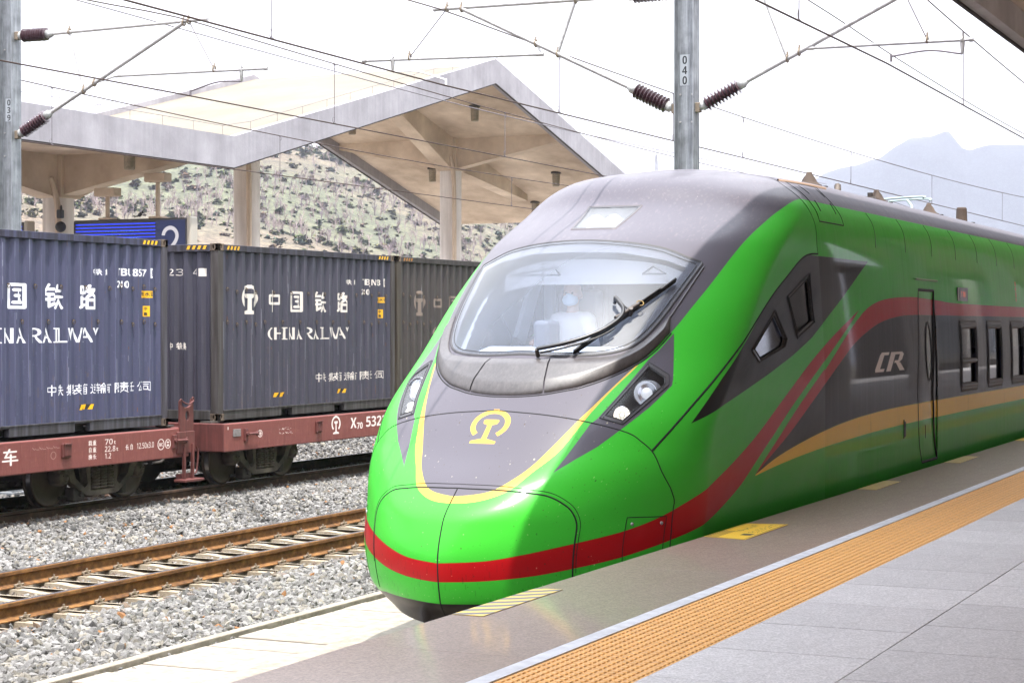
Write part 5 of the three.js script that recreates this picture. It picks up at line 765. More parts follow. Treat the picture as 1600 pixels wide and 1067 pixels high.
{
  const cab = new THREE.Group(); cab.name = 'driver_cab'; train.add(cab);
  const WS2 = WS.map(p => [p[0] < 0 ? p[0] : p[0] * 1.02, 2.68 + (p[1] - 2.68) * 1.03]);
  add('cab_lining', sheet({ col: (e, V) => (2 * e - 1) * Math.max(0.3, uAtX(V, 18.35)), nu: 160, V0: 1.35, V1: 4.6, nv: 90, holes: [WS2, W1O, W2O], off: () => -0.2 }), lining, cab);
  mesh('cab_wall', section([[DC - 1.3, 1.0], [DC + 1.3, 1.0], [DC + 1.3, 3.4], [DC + 1.0, 3.85], [DC - 1.0, 3.85], [DC - 1.3, 3.4]], 18.3, 18.34), M(lin(0.2, 0.21, 0.25), { roughness: 0.8 }), cab);
  mesh('cab_wall_door', [box(18.27, 18.3, 1.2, 3.3, DC - 0.05, DC + 0.62), box(18.26, 18.27, 2.3, 3.05, DC + 0.05, DC + 0.5)], M(lin(0.13, 0.14, 0.18), { roughness: 0.6 }), cab);
  mesh('cab_floor', box(14.9, 18.3, 1.2, 1.25, DC - 1.25, DC + 1.25), mat.grime, cab);
  const desk = M(lin(0.5, 0.53, 0.6), { roughness: 0.7 });
  mesh('dashboard', [plate([[15.0, 2.28], [15.12, 2.36], [15.75, 2.46], [16.15, 2.42], [16.2, 2.3], [16.2, 1.6], [16.0, 1.3], [15.3, 1.3]], DC - 0.8, DC + 0.8, [], 0.03)], desk, cab);
  for (let i = 0; i < 7; i++) { const g = new THREE.SphereGeometry(0.055, 14, 8, 0, 6.283, 0, 1.57); g.translate(15.2 + 0.05 * Math.abs(i - 3) * 0.4, 2.37, -(DC + 0.66 - i * 0.22)); mesh('air_nozzle', g, M(lin(0.35, 0.34, 0.36), { roughness: 0.4, metalness: 0.3 }), cab); }
  mesh('instrument_hood', [rbox(15.65, 15.95, 2.44, 2.7, DC + 0.14, DC + 0.3, 0.05), rbox(15.72, 15.86, 2.4, 2.48, DC + 0.17, DC + 0.27, 0.02)], M(lin(0.06, 0.065, 0.08), { roughness: 0.5 }), cab);
  mesh('sun_blind', [plate([[16.62, 3.06], [16.645, 3.06], [16.645, 3.52], [16.62, 3.52]], DC - 0.62, DC + 0.62), box(16.6, 16.66, 3.04, 3.07, DC - 0.66, DC + 0.66), beam(P(16.62, 3.0, DC + 0.98), P(16.64, 3.07, DC + 0.62), 0.03, 0.03)], M(lin(0.85, 0.85, 0.86), { roughness: 0.8 }), cab);
  for (const s of [1, -1]) mesh('sun_blind', section([[DC + s * 0.63, 3.06], [DC + s * 1.02, 2.98], [DC + s * 1.0, 3.3], [DC + s * 0.63, 3.45]], 16.6, 16.63), M(lin(0.85, 0.85, 0.86), { roughness: 0.8 }), cab);
  for (const s of [1, -1]) mesh('blind_arm', [bar(P(16.2, 3.12, DC + s * 0.78), P(16.56, 3.13, DC + s * 0.42), 0.008), bar(P(16.56, 3.13, DC + s * 0.42), P(16.62, 3.2, DC + s * 0.5), 0.008), bar(P(16.2, 3.12, DC + s * 0.78), P(16.62, 3.2, DC + s * 0.5), 0.006)], mat.galv, cab);
  mesh('driver_seat', [rbox(17.02, 17.16, 2.2, 3.0, DC + 0.2, DC + 0.66, 0.06, 3), rbox(16.68, 17.12, 2.05, 2.2, DC + 0.18, DC + 0.68, 0.05, 3), rbox(17.03, 17.13, 2.98, 3.16, DC + 0.3, DC + 0.56, 0.04, 3), bar(P(16.9, 1.25, DC + 0.43), P(16.9, 2.06, DC + 0.43), 0.08)], M(lin(0.07, 0.075, 0.1), { roughness: 0.8 }), cab);
  mesh('cab_pillar', [beam(P(17.0, 2.5, DC + 1.05), P(17.3, 3.1, DC + 1.0), 0.05, 0.16), box(17.5, 17.56, 2.2, 3.1, DC + 0.9, DC + 1.0)], M(lin(0.6, 0.63, 0.7), { roughness: 0.7 }), cab);
}
// door
{
  const d = new THREE.Group(); d.name = 'passenger_door'; train.add(d);
  const dp = PM(lin(1, 1, 1), { map: bodyTex, roughness: 0.5, specularIntensity: 0.25, clearcoat: 0.55, clearcoatRoughness: 0.04, bumpMap: wave, bumpScale: 0.008 });
  const ov = ell(23.6, Vof(2.32), 0.15, 0.36, 26), near = g => g;
  add('door_leaf', carSheet(23.12, 24.07, 44, [ov], [[23.1, DOOR[0][1] - 0.02], [24.1, DOOR[0][1] - 0.02], [24.1, DOOR[2][1] + 0.02], [23.1, DOOR[2][1] + 0.02]], -0.014, DOOR[0][1] - 0.02, DOOR[2][1] + 0.02, 110), dp, d);
  const L = (x, V) => [uAtX(V, x), V], lp = (pts) => pts.map(p => L(p[0], p[1]));
  for (const s of [1, -1]) { const S = p => s > 0 ? p : flip(p);
    add('door_gasket', bead(S(lp(DOOR)), 0.042, 0.012, true, -0.006), mat.rubber, d);
    add('window_seal', bead(S(lp(ov)), 0.035, 0.012, true, -0.014), mat.rubber, d);
    add('rain_strip', bead(S(lp(dense([[23.0, Vof(3.215)], [24.2, Vof(3.215)]], 0.1))), 0.03, 0.03), PM(lin(0.2, 0.36, 0.1), { roughness: 0.4 }), d);
    add('door_slot', bead(S(lp(dense([[23.4, Vof(1.26)], [23.4, Vof(1.42)]], 0.05))), 0.02, 0.004, false, -0.013), mat.black, d);
    add('grab_recess', bead(S(lp(dense([[22.2, Vof(1.32)], [22.2, Vof(1.54)]], 0.05))), 0.07, 0.006), PM(lin(0.03, 0.06, 0.02), { roughness: 0.5 }), d);
    add('grab_rail', bead(S(lp(dense([[22.2, Vof(1.34)], [22.2, Vof(1.52)]], 0.05))), 0.018, 0.025), mat.galv, d);
    add('door_pane', carSheet(23.4, 23.8, 24, [], ov, -0.012, Vof(1.9), Vof(2.72), 40), PM(lin(0.75, 0.76, 0.78), { transmission: 1, thickness: 0, roughness: 0.03 }), d); if (s > 0) break; }
}
// passenger windows
{
  const blind = M(lin(0.36, 0.33, 0.27), { roughness: 0.9, map: grain });
  pw.forEach(([a, b], i) => {
    const w = new THREE.Group(); w.name = numbered('passenger_window'); train.add(w);
    const lp = (x0, x1, y0, y1) => [[x0, y0], [x1, y0], [x1, y1], [x0, y1]].map(p => [uAtX(Vof(p[1]), p[0]), Vof(p[1])]);
    for (const s of [1, -1]) { const S = p => s > 0 ? p : flip(p); if (s < 0 && i > 4) continue;
      add('window_frame', bead(S(lp(a - 0.02, b + 0.02, 1.84, 2.64)), 0.075, 0.022, true), PM(lin(0.03, 0.03, 0.033), { roughness: 0.5, clearcoat: 0.12 }), w);
      add('window_sill', bead(S(dense(lp(a - 0.02, b + 0.02, 1.8, 2.64).slice(0, 2), 0.1)), 0.09, 0.012), PM(lin(0.03, 0.03, 0.033), { roughness: 0.5, clearcoat: 0.12 }), w);
      add('window_hood', bead(S(dense(lp(a - 0.02, b + 0.02, 1.8, 2.68).slice(2, 4), 0.1)), 0.09, 0.012), PM(lin(0.03, 0.03, 0.033), { roughness: 0.5, clearcoat: 0.12 }), w);
      if (i === 0) add('window_bar', bead(S(dense(lp(a, b, 2.17, 2.2).slice(0, 2), 0.1)), 0.07, 0.02), PM(lin(0.03, 0.03, 0.033), { roughness: 0.4 }), w);
    }
    add('window_pane', carSheet(a, b, 10, [], null, -0.03, Vof(1.86), Vof(2.62), 10), tint, w);
    if (i < 6) for (const s of [1, -1]) mesh('roller_blind', box(a + 0.02, b - 0.02, i === 2 ? 2.32 : 2.25, 2.66, DC - s * 1.42, DC - s * 1.43), blind, w);
  });
  const inn = new THREE.Group(); inn.name = 'carriage_interior'; train.add(inn);
  const wall = M(lin(0.4, 0.37, 0.32), { roughness: 0.8 });
  mesh('inner_wall', [box(24.3, 62, 1.2, 1.85, DC - 1.4, DC - 1.38), box(24.3, 62, 1.2, 1.85, DC + 1.38, DC + 1.4), box(24.3, 62, 2.64, 3.4, DC - 1.4, DC - 1.38), box(24.3, 62, 2.64, 3.4, DC + 1.38, DC + 1.4), box(24.3, 62, 3.4, 3.42, DC - 1.4, DC + 1.4), box(24.2, 24.24, 1.2, 3.4, DC - 1.4, DC + 1.4), box(22.9, 22.94, 1.2, 3.4, DC - 1.4, DC + 1.4), box(22.94, 24.2, 1.2, 3.4, DC + 0.2, DC + 0.24)], wall, inn);
  mesh('inner_floor', box(18.4, 62, 1.16, 1.2, DC - 1.4, DC + 1.4), mat.grime, inn);
  const seatM = M(lin(0.05, 0.06, 0.11), { roughness: 0.9 });
  for (let i = 0; i < 10; i++) for (const d of [-0.95, 0.95]) { const x = 26.5 + i * 1.0; mesh('passenger_seat', [rbox(x, x + 0.12, 1.6, 2.28, DC + d - 0.4, DC + d + 0.4, 0.04), rbox(x - 0.45, x, 1.58, 1.7, DC + d - 0.4, DC + d + 0.4, 0.04)], seatM, inn); }
}
// destination display, roof panel, roof gear, underframe
{
  const lp = (x0, x1, y0, y1) => [[x0, y0], [x1, y0], [x1, y1], [x0, y1]].map(p => [uAtX(Vof(p[1]), p[0]), Vof(p[1])]);
  const g = new THREE.Group(); g.name = 'destination_display'; train.add(g);
  const D = surf(uAtX(Vof(3.06), 25.8), Vof(3.06)).z, zz = -D;
  mesh('display_frame', box(25.44, 26.1, 2.975, 3.155, zz - 0.012, zz + 0.05), M(lin(0.02, 0.02, 0.02), { roughness: 0.3 }), g);
  mesh('display_edge', box(25.44, 25.52, 2.98, 3.15, zz - 0.016, zz - 0.012), M(lin(0.55, 0.5, 0.48), { roughness: 0.5 }), g);
  const s = new THREE.PlaneGeometry(0.5, 0.15); s.translate(25.82, 3.065, -(zz - 0.0145)); mesh('display_screen', s, new THREE.MeshStandardMaterial({ color: lin(0.02, 0.018, 0.016), roughness: 0.3, emissive: lin(1, 1, 1), emissiveIntensity: 0.55, emissiveMap: canvasTex(128, 40, (c, w, h) => { c.fillStyle = '#000'; c.fillRect(0, 0, w, h); c.fillStyle = '#d8541c'; c.font = 'bold 26px monospace'; c.fillText('T 786', 16, 29); }) }), g, true);
  for (const q of [1, -1]) { const S = p => q > 0 ? p : flip(p), L = (x, V) => [uAtX(V, x), V];
    const p = [[19.0, 3.5], [19.95, 3.5], [19.95, 4.02], [19.0, 4.02]].map(a => L(a[0], a[1])); add('roof_panel_seam', bead(S(dense(p, 0.08, true)), 0.02, 0.004, true), seamMat, train);
    for (const [x, v] of [[19.18, 3.62], [19.78, 3.62], [19.18, 3.84], [19.78, 3.84]]) add('roof_vent_slot', bead(S([L(x, v), L(x, v + 0.13)]), 0.035, 0.005), mat.black, train);
    for (let i = 0; i < 14; i++) { const x = 21.2 + i * 1.45; add('roof_rib', bead(S(dense([L(x, 3.3), L(x + 0.02, 3.72)], 0.08)), 0.035, 0.006), PM(lin(0.03, 0.2, 0.03), { roughness: 0.35, clearcoat: 0.7, clearcoatRoughness: 0.1 }), train); }
  }
  add('roof_edge', bead([[-1, 1], [1, 1]].length ? dense([[uAtX(4.03, 18.85), 4.03], [uAtX(4.03, 20.3), 4.05]], 0.05) : [], 0.03, 0.02), M(lin(0.3, 0.2, 0.14), { roughness: 0.6 }), train);
  const rust = M(lin(0.1, 0.066, 0.045), { roughness: 0.8, map: mottle, bumpMap: fineBump, bumpScale: 0.003 });
  for (const [x, k] of [[23.43, 0], [26.9, 0], [30.3, 0], [32.85, 1]]) {
    const u = new THREE.Group(); u.name = numbered('roof_insulator'); train.add(u); const c = V3(x, 4.34, -6.7);
    mesh('insulator_body', k ? [lathe([[0.16, 0], [0.16, 0.05], [0.1, 0.06], [0.09, 0.3], [0.075, 0.33], [0, 0.33]], c, V3(0, 1, 0), 16)] : [lathe([[0.06, 0], [0.06, 0.05], [0.165, 0.055], [0.165, 0.085], [0.13, 0.1], [0.1, 0.13], [0.075, 0.18], [0.042, 0.22], [0.036, 0.25], [0, 0.255]], c, V3(0, 1, 0), 18)], rust, u);
    mesh('insulator_foot', [bar(V3(x, 4.25, -6.7), V3(x, 4.42, -6.7), 0.07), box(x + 0.1, x + 0.16, 4.3, 4.42, 6.5, 6.58)], mat.grime, u);
  }
  mesh('roof_horn', [rbox(24.5, 24.74, 4.34, 4.42, 6.62, 6.8, 0.02), tube([P(24.74, 4.36, 6.7), P(24.8, 4.44, 6.7), P(24.86, 4.52, 6.72)], 0.045, 10)], mat.grimeLight, train); mesh('roof_horn', [rbox(26.4, 26.52, 4.34, 4.46, 6.6, 6.75, 0.03), bar(P(26.46, 4.4, 6.68), P(26.46, 4.52, 6.68), 0.04)], mat.grime, train);
  mesh('pantograph', [tube([P(27.9, 4.52, 6.25), P(28.2, 4.56, 6.3), P(29.2, 4.58, 7.3), P(29.3, 4.54, 7.4)], 0.014, 24), tube([P(28.3, 4.5, 6.25), P(28.6, 4.55, 6.3), P(29.6, 4.57, 7.3), P(29.7, 4.53, 7.4)], 0.014, 24), tube([P(28.6, 4.36, 6.6), P(28.75, 4.46, 6.62), P(28.8, 4.55, 6.7)], 0.02, 12), tube([P(29.3, 4.36, 7.0), P(29.25, 4.46, 7.0), P(29.2, 4.56, 7.1)], 0.02, 12)], M(lin(0.4, 0.5, 0.46), { roughness: 0.5, metalness: 0.4 }), train);
  mesh('underframe', [box(15.4, 60, 0.32, 0.5, DC - 0.9, DC + 0.9), box(18, 60, 0.28, 1.18, DC - 1.3, DC + 1.3)], mat.black, train);
  for (const bx of [17.2, 19.7, 35, 37.5]) { const w = share('wheel', wheelGeo, mat.grime, train); w.position.set(bx, 0.42, -DC + 0.7535); const w2 = share('wheel', wheelGeo, mat.grime, train); w2.position.set(bx, 0.42, -DC - 0.7535); w2.rotation.y = Math.PI; }
}
// ------------------------------------------------------------------ overhead line: masts, cantilevers, wires
function insulator(parent, a, b) {           // ribbed porcelain between two points, with end caps
  const d = b.clone().sub(a), L = d.length(), prof = [[0.03, 0.12 * L]], n = 10, s = 0.13 * L, e = 0.83 * L;
  for (let i = 0; i < n; i++) { const y = s + (e - s) * i / n, st = (e - s) / n; prof.push([0.062, y], [0.062, y + st * 0.3], [i % 2 ? 0.112 : 0.118, y + st * 0.55], [0.112, y + st * 0.68], [0.062, y + st * 0.9]); }
  prof.push([0.03, e]);
  mesh('insulator_sheds', lathe(prof, a, d, 20), mat.porcelain, parent);
  mesh('insulator_cap', [lathe([[0, 0.0], [0.045, 0.0], [0.06, 0.05 * L], [0.075, 0.06 * L], [0.075, 0.14 * L], [0, 0.14 * L]], a, d, 16), lathe([[0, 0.82 * L], [0.07, 0.82 * L], [0.07, 0.93 * L], [0.05, 0.95 * L], [0.04, L], [0, L]], a, d, 16)], mat.ironCap, parent);
}
const clampG = (p, r = 0.045) => [ring(p, r, 0.014, [0, 0, 0], 12, 5), bar(p.clone().add(V3(0, 0.03, 0)), p.clone().add(V3(0, 0.1, 0)), 0.014, 0.014, 6), bar(p.clone().add(V3(-0.04, 0.05, 0)), p.clone().add(V3(0.04, 0.05, 0)), 0.012, 0.012, 6)];
function mast(x, D, label, number, y0) {
  const t = thing('catenary_mast', label, 'mast', null), w = 0.15, hh = 0.13;
  // H section: flanges face along the track's sides, web between
  mesh('mast_column', [box(x - hh, x + hh, y0, 11.5, D - w, D - w + 0.016), box(x - hh, x + hh, y0, 11.5, D + w - 0.016, D + w), box(x - 0.008, x + 0.008, y0, 11.5, D - w + 0.016, D + w - 0.016)], mat.galv, t);
  mesh('base_plate', [box(x - 0.25, x + 0.25, y0, y0 + 0.04, D - 0.25, D + 0.25)], mat.galv, t);
  for (const y of [5.6, 6.0, 7.45]) mesh('mast_bolt', [-0.09, 0.09].map(o => bar(P(x - 0.03, y, D + o), P(x + 0.02, y, D + o), 0.014, 0.014, 6)), mat.galvLight, t);
  return t;
}
const plateNo = (t, txt, x, y0, y1, D0, D1, side) => {
  const tex = canvasTex(96, 256, (g, w, h) => { g.fillStyle = css(0.33, 0.35, 0.375); g.fillRect(0, 0, w, h); g.fillStyle = '#0c0c10'; [...txt].forEach((c, i) => { g.font = 'bold 92px sans-serif'; const k = g.measureText(c).width; g.fillText(c, (w - k) / 2, 78 + i * 84); }); });
  const dir = side === 'x', g = dir ? new THREE.BoxGeometry(0.003, y1 - y0, Math.abs(D1 - D0)) : new THREE.BoxGeometry(Math.abs(D1 - D0), y1 - y0, 0.003);
  g.translate(x, (y0 + y1) / 2, -(D0 + D1) / 2); mesh('number_plate', g, M(lin(1, 1, 1), { map: tex, roughness: 0.5 }), t, true);
};
// geometry of an arm in its own (dD, y): s = +1 reaches away from the camera, -1 towards it
function cantilever(name, label, x, D, s, o) {
  const t = thing('cantilever', label, 'cantilever', null), p = (d, y, dx = 0) => P(x + dx, y, D + s * d);
  insulator(t, p(0.2, o.lowY), p(0.2 + o.insL * Math.cos(o.lowA), o.lowY + o.insL * Math.sin(o.lowA)));
  insulator(t, p(0.2, o.topY), p(0.95, o.topY - 0.01));
  const a = p(0.2 + (o.insL - 0.04) * Math.cos(o.lowA), o.lowY + (o.insL - 0.04) * Math.sin(o.lowA)), b = p(o.topEnd - 0.45, o.topY + 0.0);
  mesh('main_tube', bar(a, b, 0.034, 0.034, 12), mat.galvLight, t);
  mesh('top_tube', [bar(p(0.9, o.topY - 0.01), p(o.topEnd, o.topY + o.rise), 0.03, 0.03, 12), bar(p(o.topEnd - 0.01, o.topY + o.rise), p(o.topEnd + 0.03, o.topY + o.rise), 0.036, 0.036, 12)], mat.galvLight, t);
  const onMain = f => a.clone().lerp(b, f);
  const q = onMain(o.regF);
  const r0 = p(o.reg0, o.regY0), r1 = p(o.reg1, o.regY1);
  mesh('registration_tube', [bar(r0, r1, 0.024, 0.024, 10), bar(r0.clone().lerp(r1, -0.01), r0.clone().lerp(r1, 0.03), 0.03, 0.03, 10), bar(q, r0, 0.016, 0.016, 8), bar(r1.clone().lerp(r0, 0.01), r1.clone().lerp(r1.clone().sub(r0).add(r1), 0.012), 0.034, 0.034, 10)], mat.galvLight, t);
  const brace0 = p(o.brace, o.topY), brace1 = onMain(o.braceF);
  mesh('brace_tube', bar(brace0, brace1, o.braceR || 0.02, o.braceR || 0.02, 8), mat.galvLight, t);
  const arm0 = p(o.dropD, o.regY0 + (o.regY1 - o.regY0) * (o.dropD - o.reg0) / (o.reg1 - o.reg0)), drop = arm0.clone().add(V3(0, -0.19, 0)), con = p(o.conD, o.conY + 0.045);
  const mid = drop.clone().lerp(con, 0.45).add(V3(0, 0.075, 0));
  mesh('drop_bracket', [lathe([[0.034, 0.02], [0.034, -0.06], [0.02, -0.19], [0, -0.19]].map(v => [v[0], v[1]]), arm0, V3(0, 1, 0), 10), ...clampG(arm0)], mat.galvLight, t);
  mesh('steady_arm', [tube([drop, mid, con.clone().add(V3(0, 0.03, 0))], 0.014, 20, 7), bar(con.clone().add(V3(0, 0.05, 0)), con.clone().add(V3(0, -0.045, 0)), 0.018, 0.018, 8)], o.white ? M(lin(0.7, 0.7, 0.7), { roughness: 0.5 }) : mat.wireGrey, t);
  const hang = p(o.hangD, o.regY0 + (o.regY1 - o.regY0) * (o.hangD - o.reg0) / (o.reg1 - o.reg0) + 0.03), sup = p(o.mesD, o.topY + 0.02);
  mesh('hanger_wire', bar(sup, hang, 0.0095, 0.0095, 6), mat.wireGrey, t);
  mesh('tube_clamp', [...clampG(hang), ...clampG(sup, 0.05), ...clampG(b, 0.05), ...clampG(brace1, 0.05), ...clampG(brace0, 0.05), ...clampG(q, 0.05)], mat.clip, t);
  mesh('mast_hinge', [rbox(x - 0.05, x + 0.05, o.lowY - 0.07, o.lowY + 0.07, D + s * 0.14, D + s * 0.22, 0.01), rbox(x - 0.05, x + 0.05, o.topY - 0.07, o.topY + 0.07, D + s * 0.14, D + s * 0.22, 0.01)], mat.clip, t);
  return t;
}
const MX = 26.11, MD = 9.3;
const m40 = mast(MX, MD, 'grey steel mast with black number 040 rising behind the green train', '040', -0.4);
plateNo(m40, '040', MX - 0.0105, 6.13, 6.58, MD - 0.05, MD + 0.1, 'x');
const m39 = mast(26.39, 21.9, 'grey steel mast at the left edge standing behind the blue grey container', '039', -0.3);
plateNo(m39, '039', 26.39 - 0.0105, 6.2, 6.6, 21.98, 21.83, 'x');
const S9 = 0.949;   // measured in the mast's plane
cantilever('a', 'catenary arm left of mast 040 with two ribbed brown insulators reaching over the empty track', MX, MD, 1, { lowY: 5.8, lowA: 0.47, insL: 0.8, topY: 7.5, topEnd: 4.1, rise: 0.02, regF: 0.55, reg0: 2.3, regY0: 6.72, reg1: 5.35, regY1: 6.80, brace: 1.75, braceF: 0.42, braceR: 0.024, dropD: 4.85, conD: 3.92, conY: 6.35, hangD: 4.55, mesD: 3.9, white: true });
cantilever('b', 'catenary arm right of mast 040 with ribbed brown insulators reaching over the green train', MX, MD, -1, { lowY: 5.8, lowA: 0.45, insL: 0.8, topY: 7.5, topEnd: 4.2, rise: 0.02, regF: 0.28, reg0: 1.83, regY0: 6.56, reg1: 4.1, regY1: 6.54, brace: 1.1, braceF: 0.22, braceR: 0.024, dropD: 3.98, conD: 3.0, conY: 6.3, hangD: 3.5, mesD: 3.05 });
cantilever('c', 'catenary arm at upper left with two dark ribbed insulators above the containers', 26.39, 21.9, -1, { lowY: 5.96, lowA: 0.47, insL: 0.8, topY: 7.68, topEnd: 4.1, rise: 0.03, regF: 0.34, reg0: 2.28, regY0: 6.87, reg1: 5.25, regY1: 6.83, brace: 1.3, braceF: 0.26, dropD: 4.78, conD: 3.78, conY: 6.46, hangD: 4.25, mesD: 3.75 });
{ // feeder bracket at the top of mast 040, over the right arm
  const t = thing('feeder_bracket', 'steel bracket with ribbed insulator at the top of mast 040', 'bracket');
  mesh('bracket_arm', [rbox(MX - 0.06, MX + 0.06, 7.62, 7.74, MD - 0.85, MD - 0.15, 0.01)], mat.galvLight, t);
  insulator(t, P(MX, 7.6, MD - 0.95), P(MX, 7.62, MD - 1.75));
  mesh('bracket_tube', [bar(P(MX, 7.62, MD - 1.7), P(MX, 7.68, MD - 3.2), 0.034), bar(P(MX, 7.7, MD - 0.75), P(MX, 7.6, MD - 0.97), 0.02)], mat.galvLight, t);
}
function wireRun(label, Dat, con, mess, drops, group) {
  const t = thing('contact_wire', label, 'overhead wire');
  const xs = [-12, 26.1, 76, 126], c = xs.map((x, i) => P(x, con, Dat + (i % 2 ? 0.42 : -0.42) * (drops.st || 1)));
  mesh('wire', xs.slice(1).map((x, i) => bar(c[i], c[i + 1], drops.r || 0.0125, drops.r || 0.0125, 6)), mat.wire, t);
  const m = thing('messenger_wire', label.replace('contact wire', 'messenger wire sagging'), 'overhead wire'), pts = [];
  const yM = x => { const i = x < 26.1 ? 0 : x < 76 ? 1 : 2, a = xs[i], b = xs[i + 1], f = (x - a) / (b - a); return mess - 4 * drops.sag * f * (1 - f); };
  const dM = x => { const i = x < 26.1 ? 0 : x < 76 ? 1 : 2, f = (x - xs[i]) / (xs[i + 1] - xs[i]); return -(c[i].z + (c[i + 1].z - c[i].z) * f); };
  for (let x = -12; x <= 126; x += 2) pts.push(P(x, yM(x), dM(x)));
  mesh('wire', tube(pts, drops.r || 0.0115, 160, 5), mat.wire, m);
  for (const x of drops.x) { const a = P(x, yM(x), dM(x)), b = P(x, con, dM(x));
    mesh('dropper', [bar(a, b, 0.0075, 0.0075, 5), ring(b.clone().add(V3(-0.035, 0.075, 0)), 0.05, 0.005, [0, 0.2, 0], 14, 4), ring(a.clone().add(V3(0.035, -0.07, 0)), 0.042, 0.005, [0, 0.2, 0], 14, 4), bar(b.clone().add(V3(-0.03, 0.01, 0)), b.clone().add(V3(0.03, 0.01, 0)), 0.016, 0.016, 6), bar(a.clone().add(V3(-0.03, -0.01, 0)), a.clone().add(V3(0.03, -0.01, 0)), 0.014, 0.014, 6)], mat.wireGrey, m); }
}
wireRun('contact wire above the empty track left of mast 040', 12.85, 6.35, 7.5, { sag: 0.31, x: [21, 30.45, 36.0, 40.3, 49, 58, 68.6] });
wireRun('contact wire above the container wagons', 18.3, 6.45, 7.7, { sag: 0.33, x: [20.3, 31.15, 38.9], st: -0.5 });
wireRun('contact wire above the far track beside the opposite platform', 25.0, 6.36, 7.75, { sag: 0.5, x: [31.57, 40.36, 53.9], st: 0.3, r: 0.0125 });
wireRun('contact wire above the green train', 6.65, 6.28, 7.66, { sag: 0.42, x: [22.0, 31.6, 40.5, 49], st: -0.7 });
tag(mesh('feeder_wire', tube([P(-10, 7.6, 7.6), P(26.53, 7.31, 7.6), P(32.4, 7.15, 7.6), P(44, 7.0, 7.6), P(76, 7.3, 7.6)], 0.0095, 80, 5), mat.wire), 'single wire crossing the sky at upper right between mast 040 and platform roof', 'overhead wire');
tag(mesh('feeder_wire', tube([P(-10, 8.7, 21), P(27.23, 8.36, 21), P(33, 8.25, 21), P(45.3, 8.1, 21), P(76, 8.4, 21)], 0.012, 80, 5), mat.wireGrey), 'thin feeder wire crossing behind the upper left arm in front of the canopy', 'overhead wire');

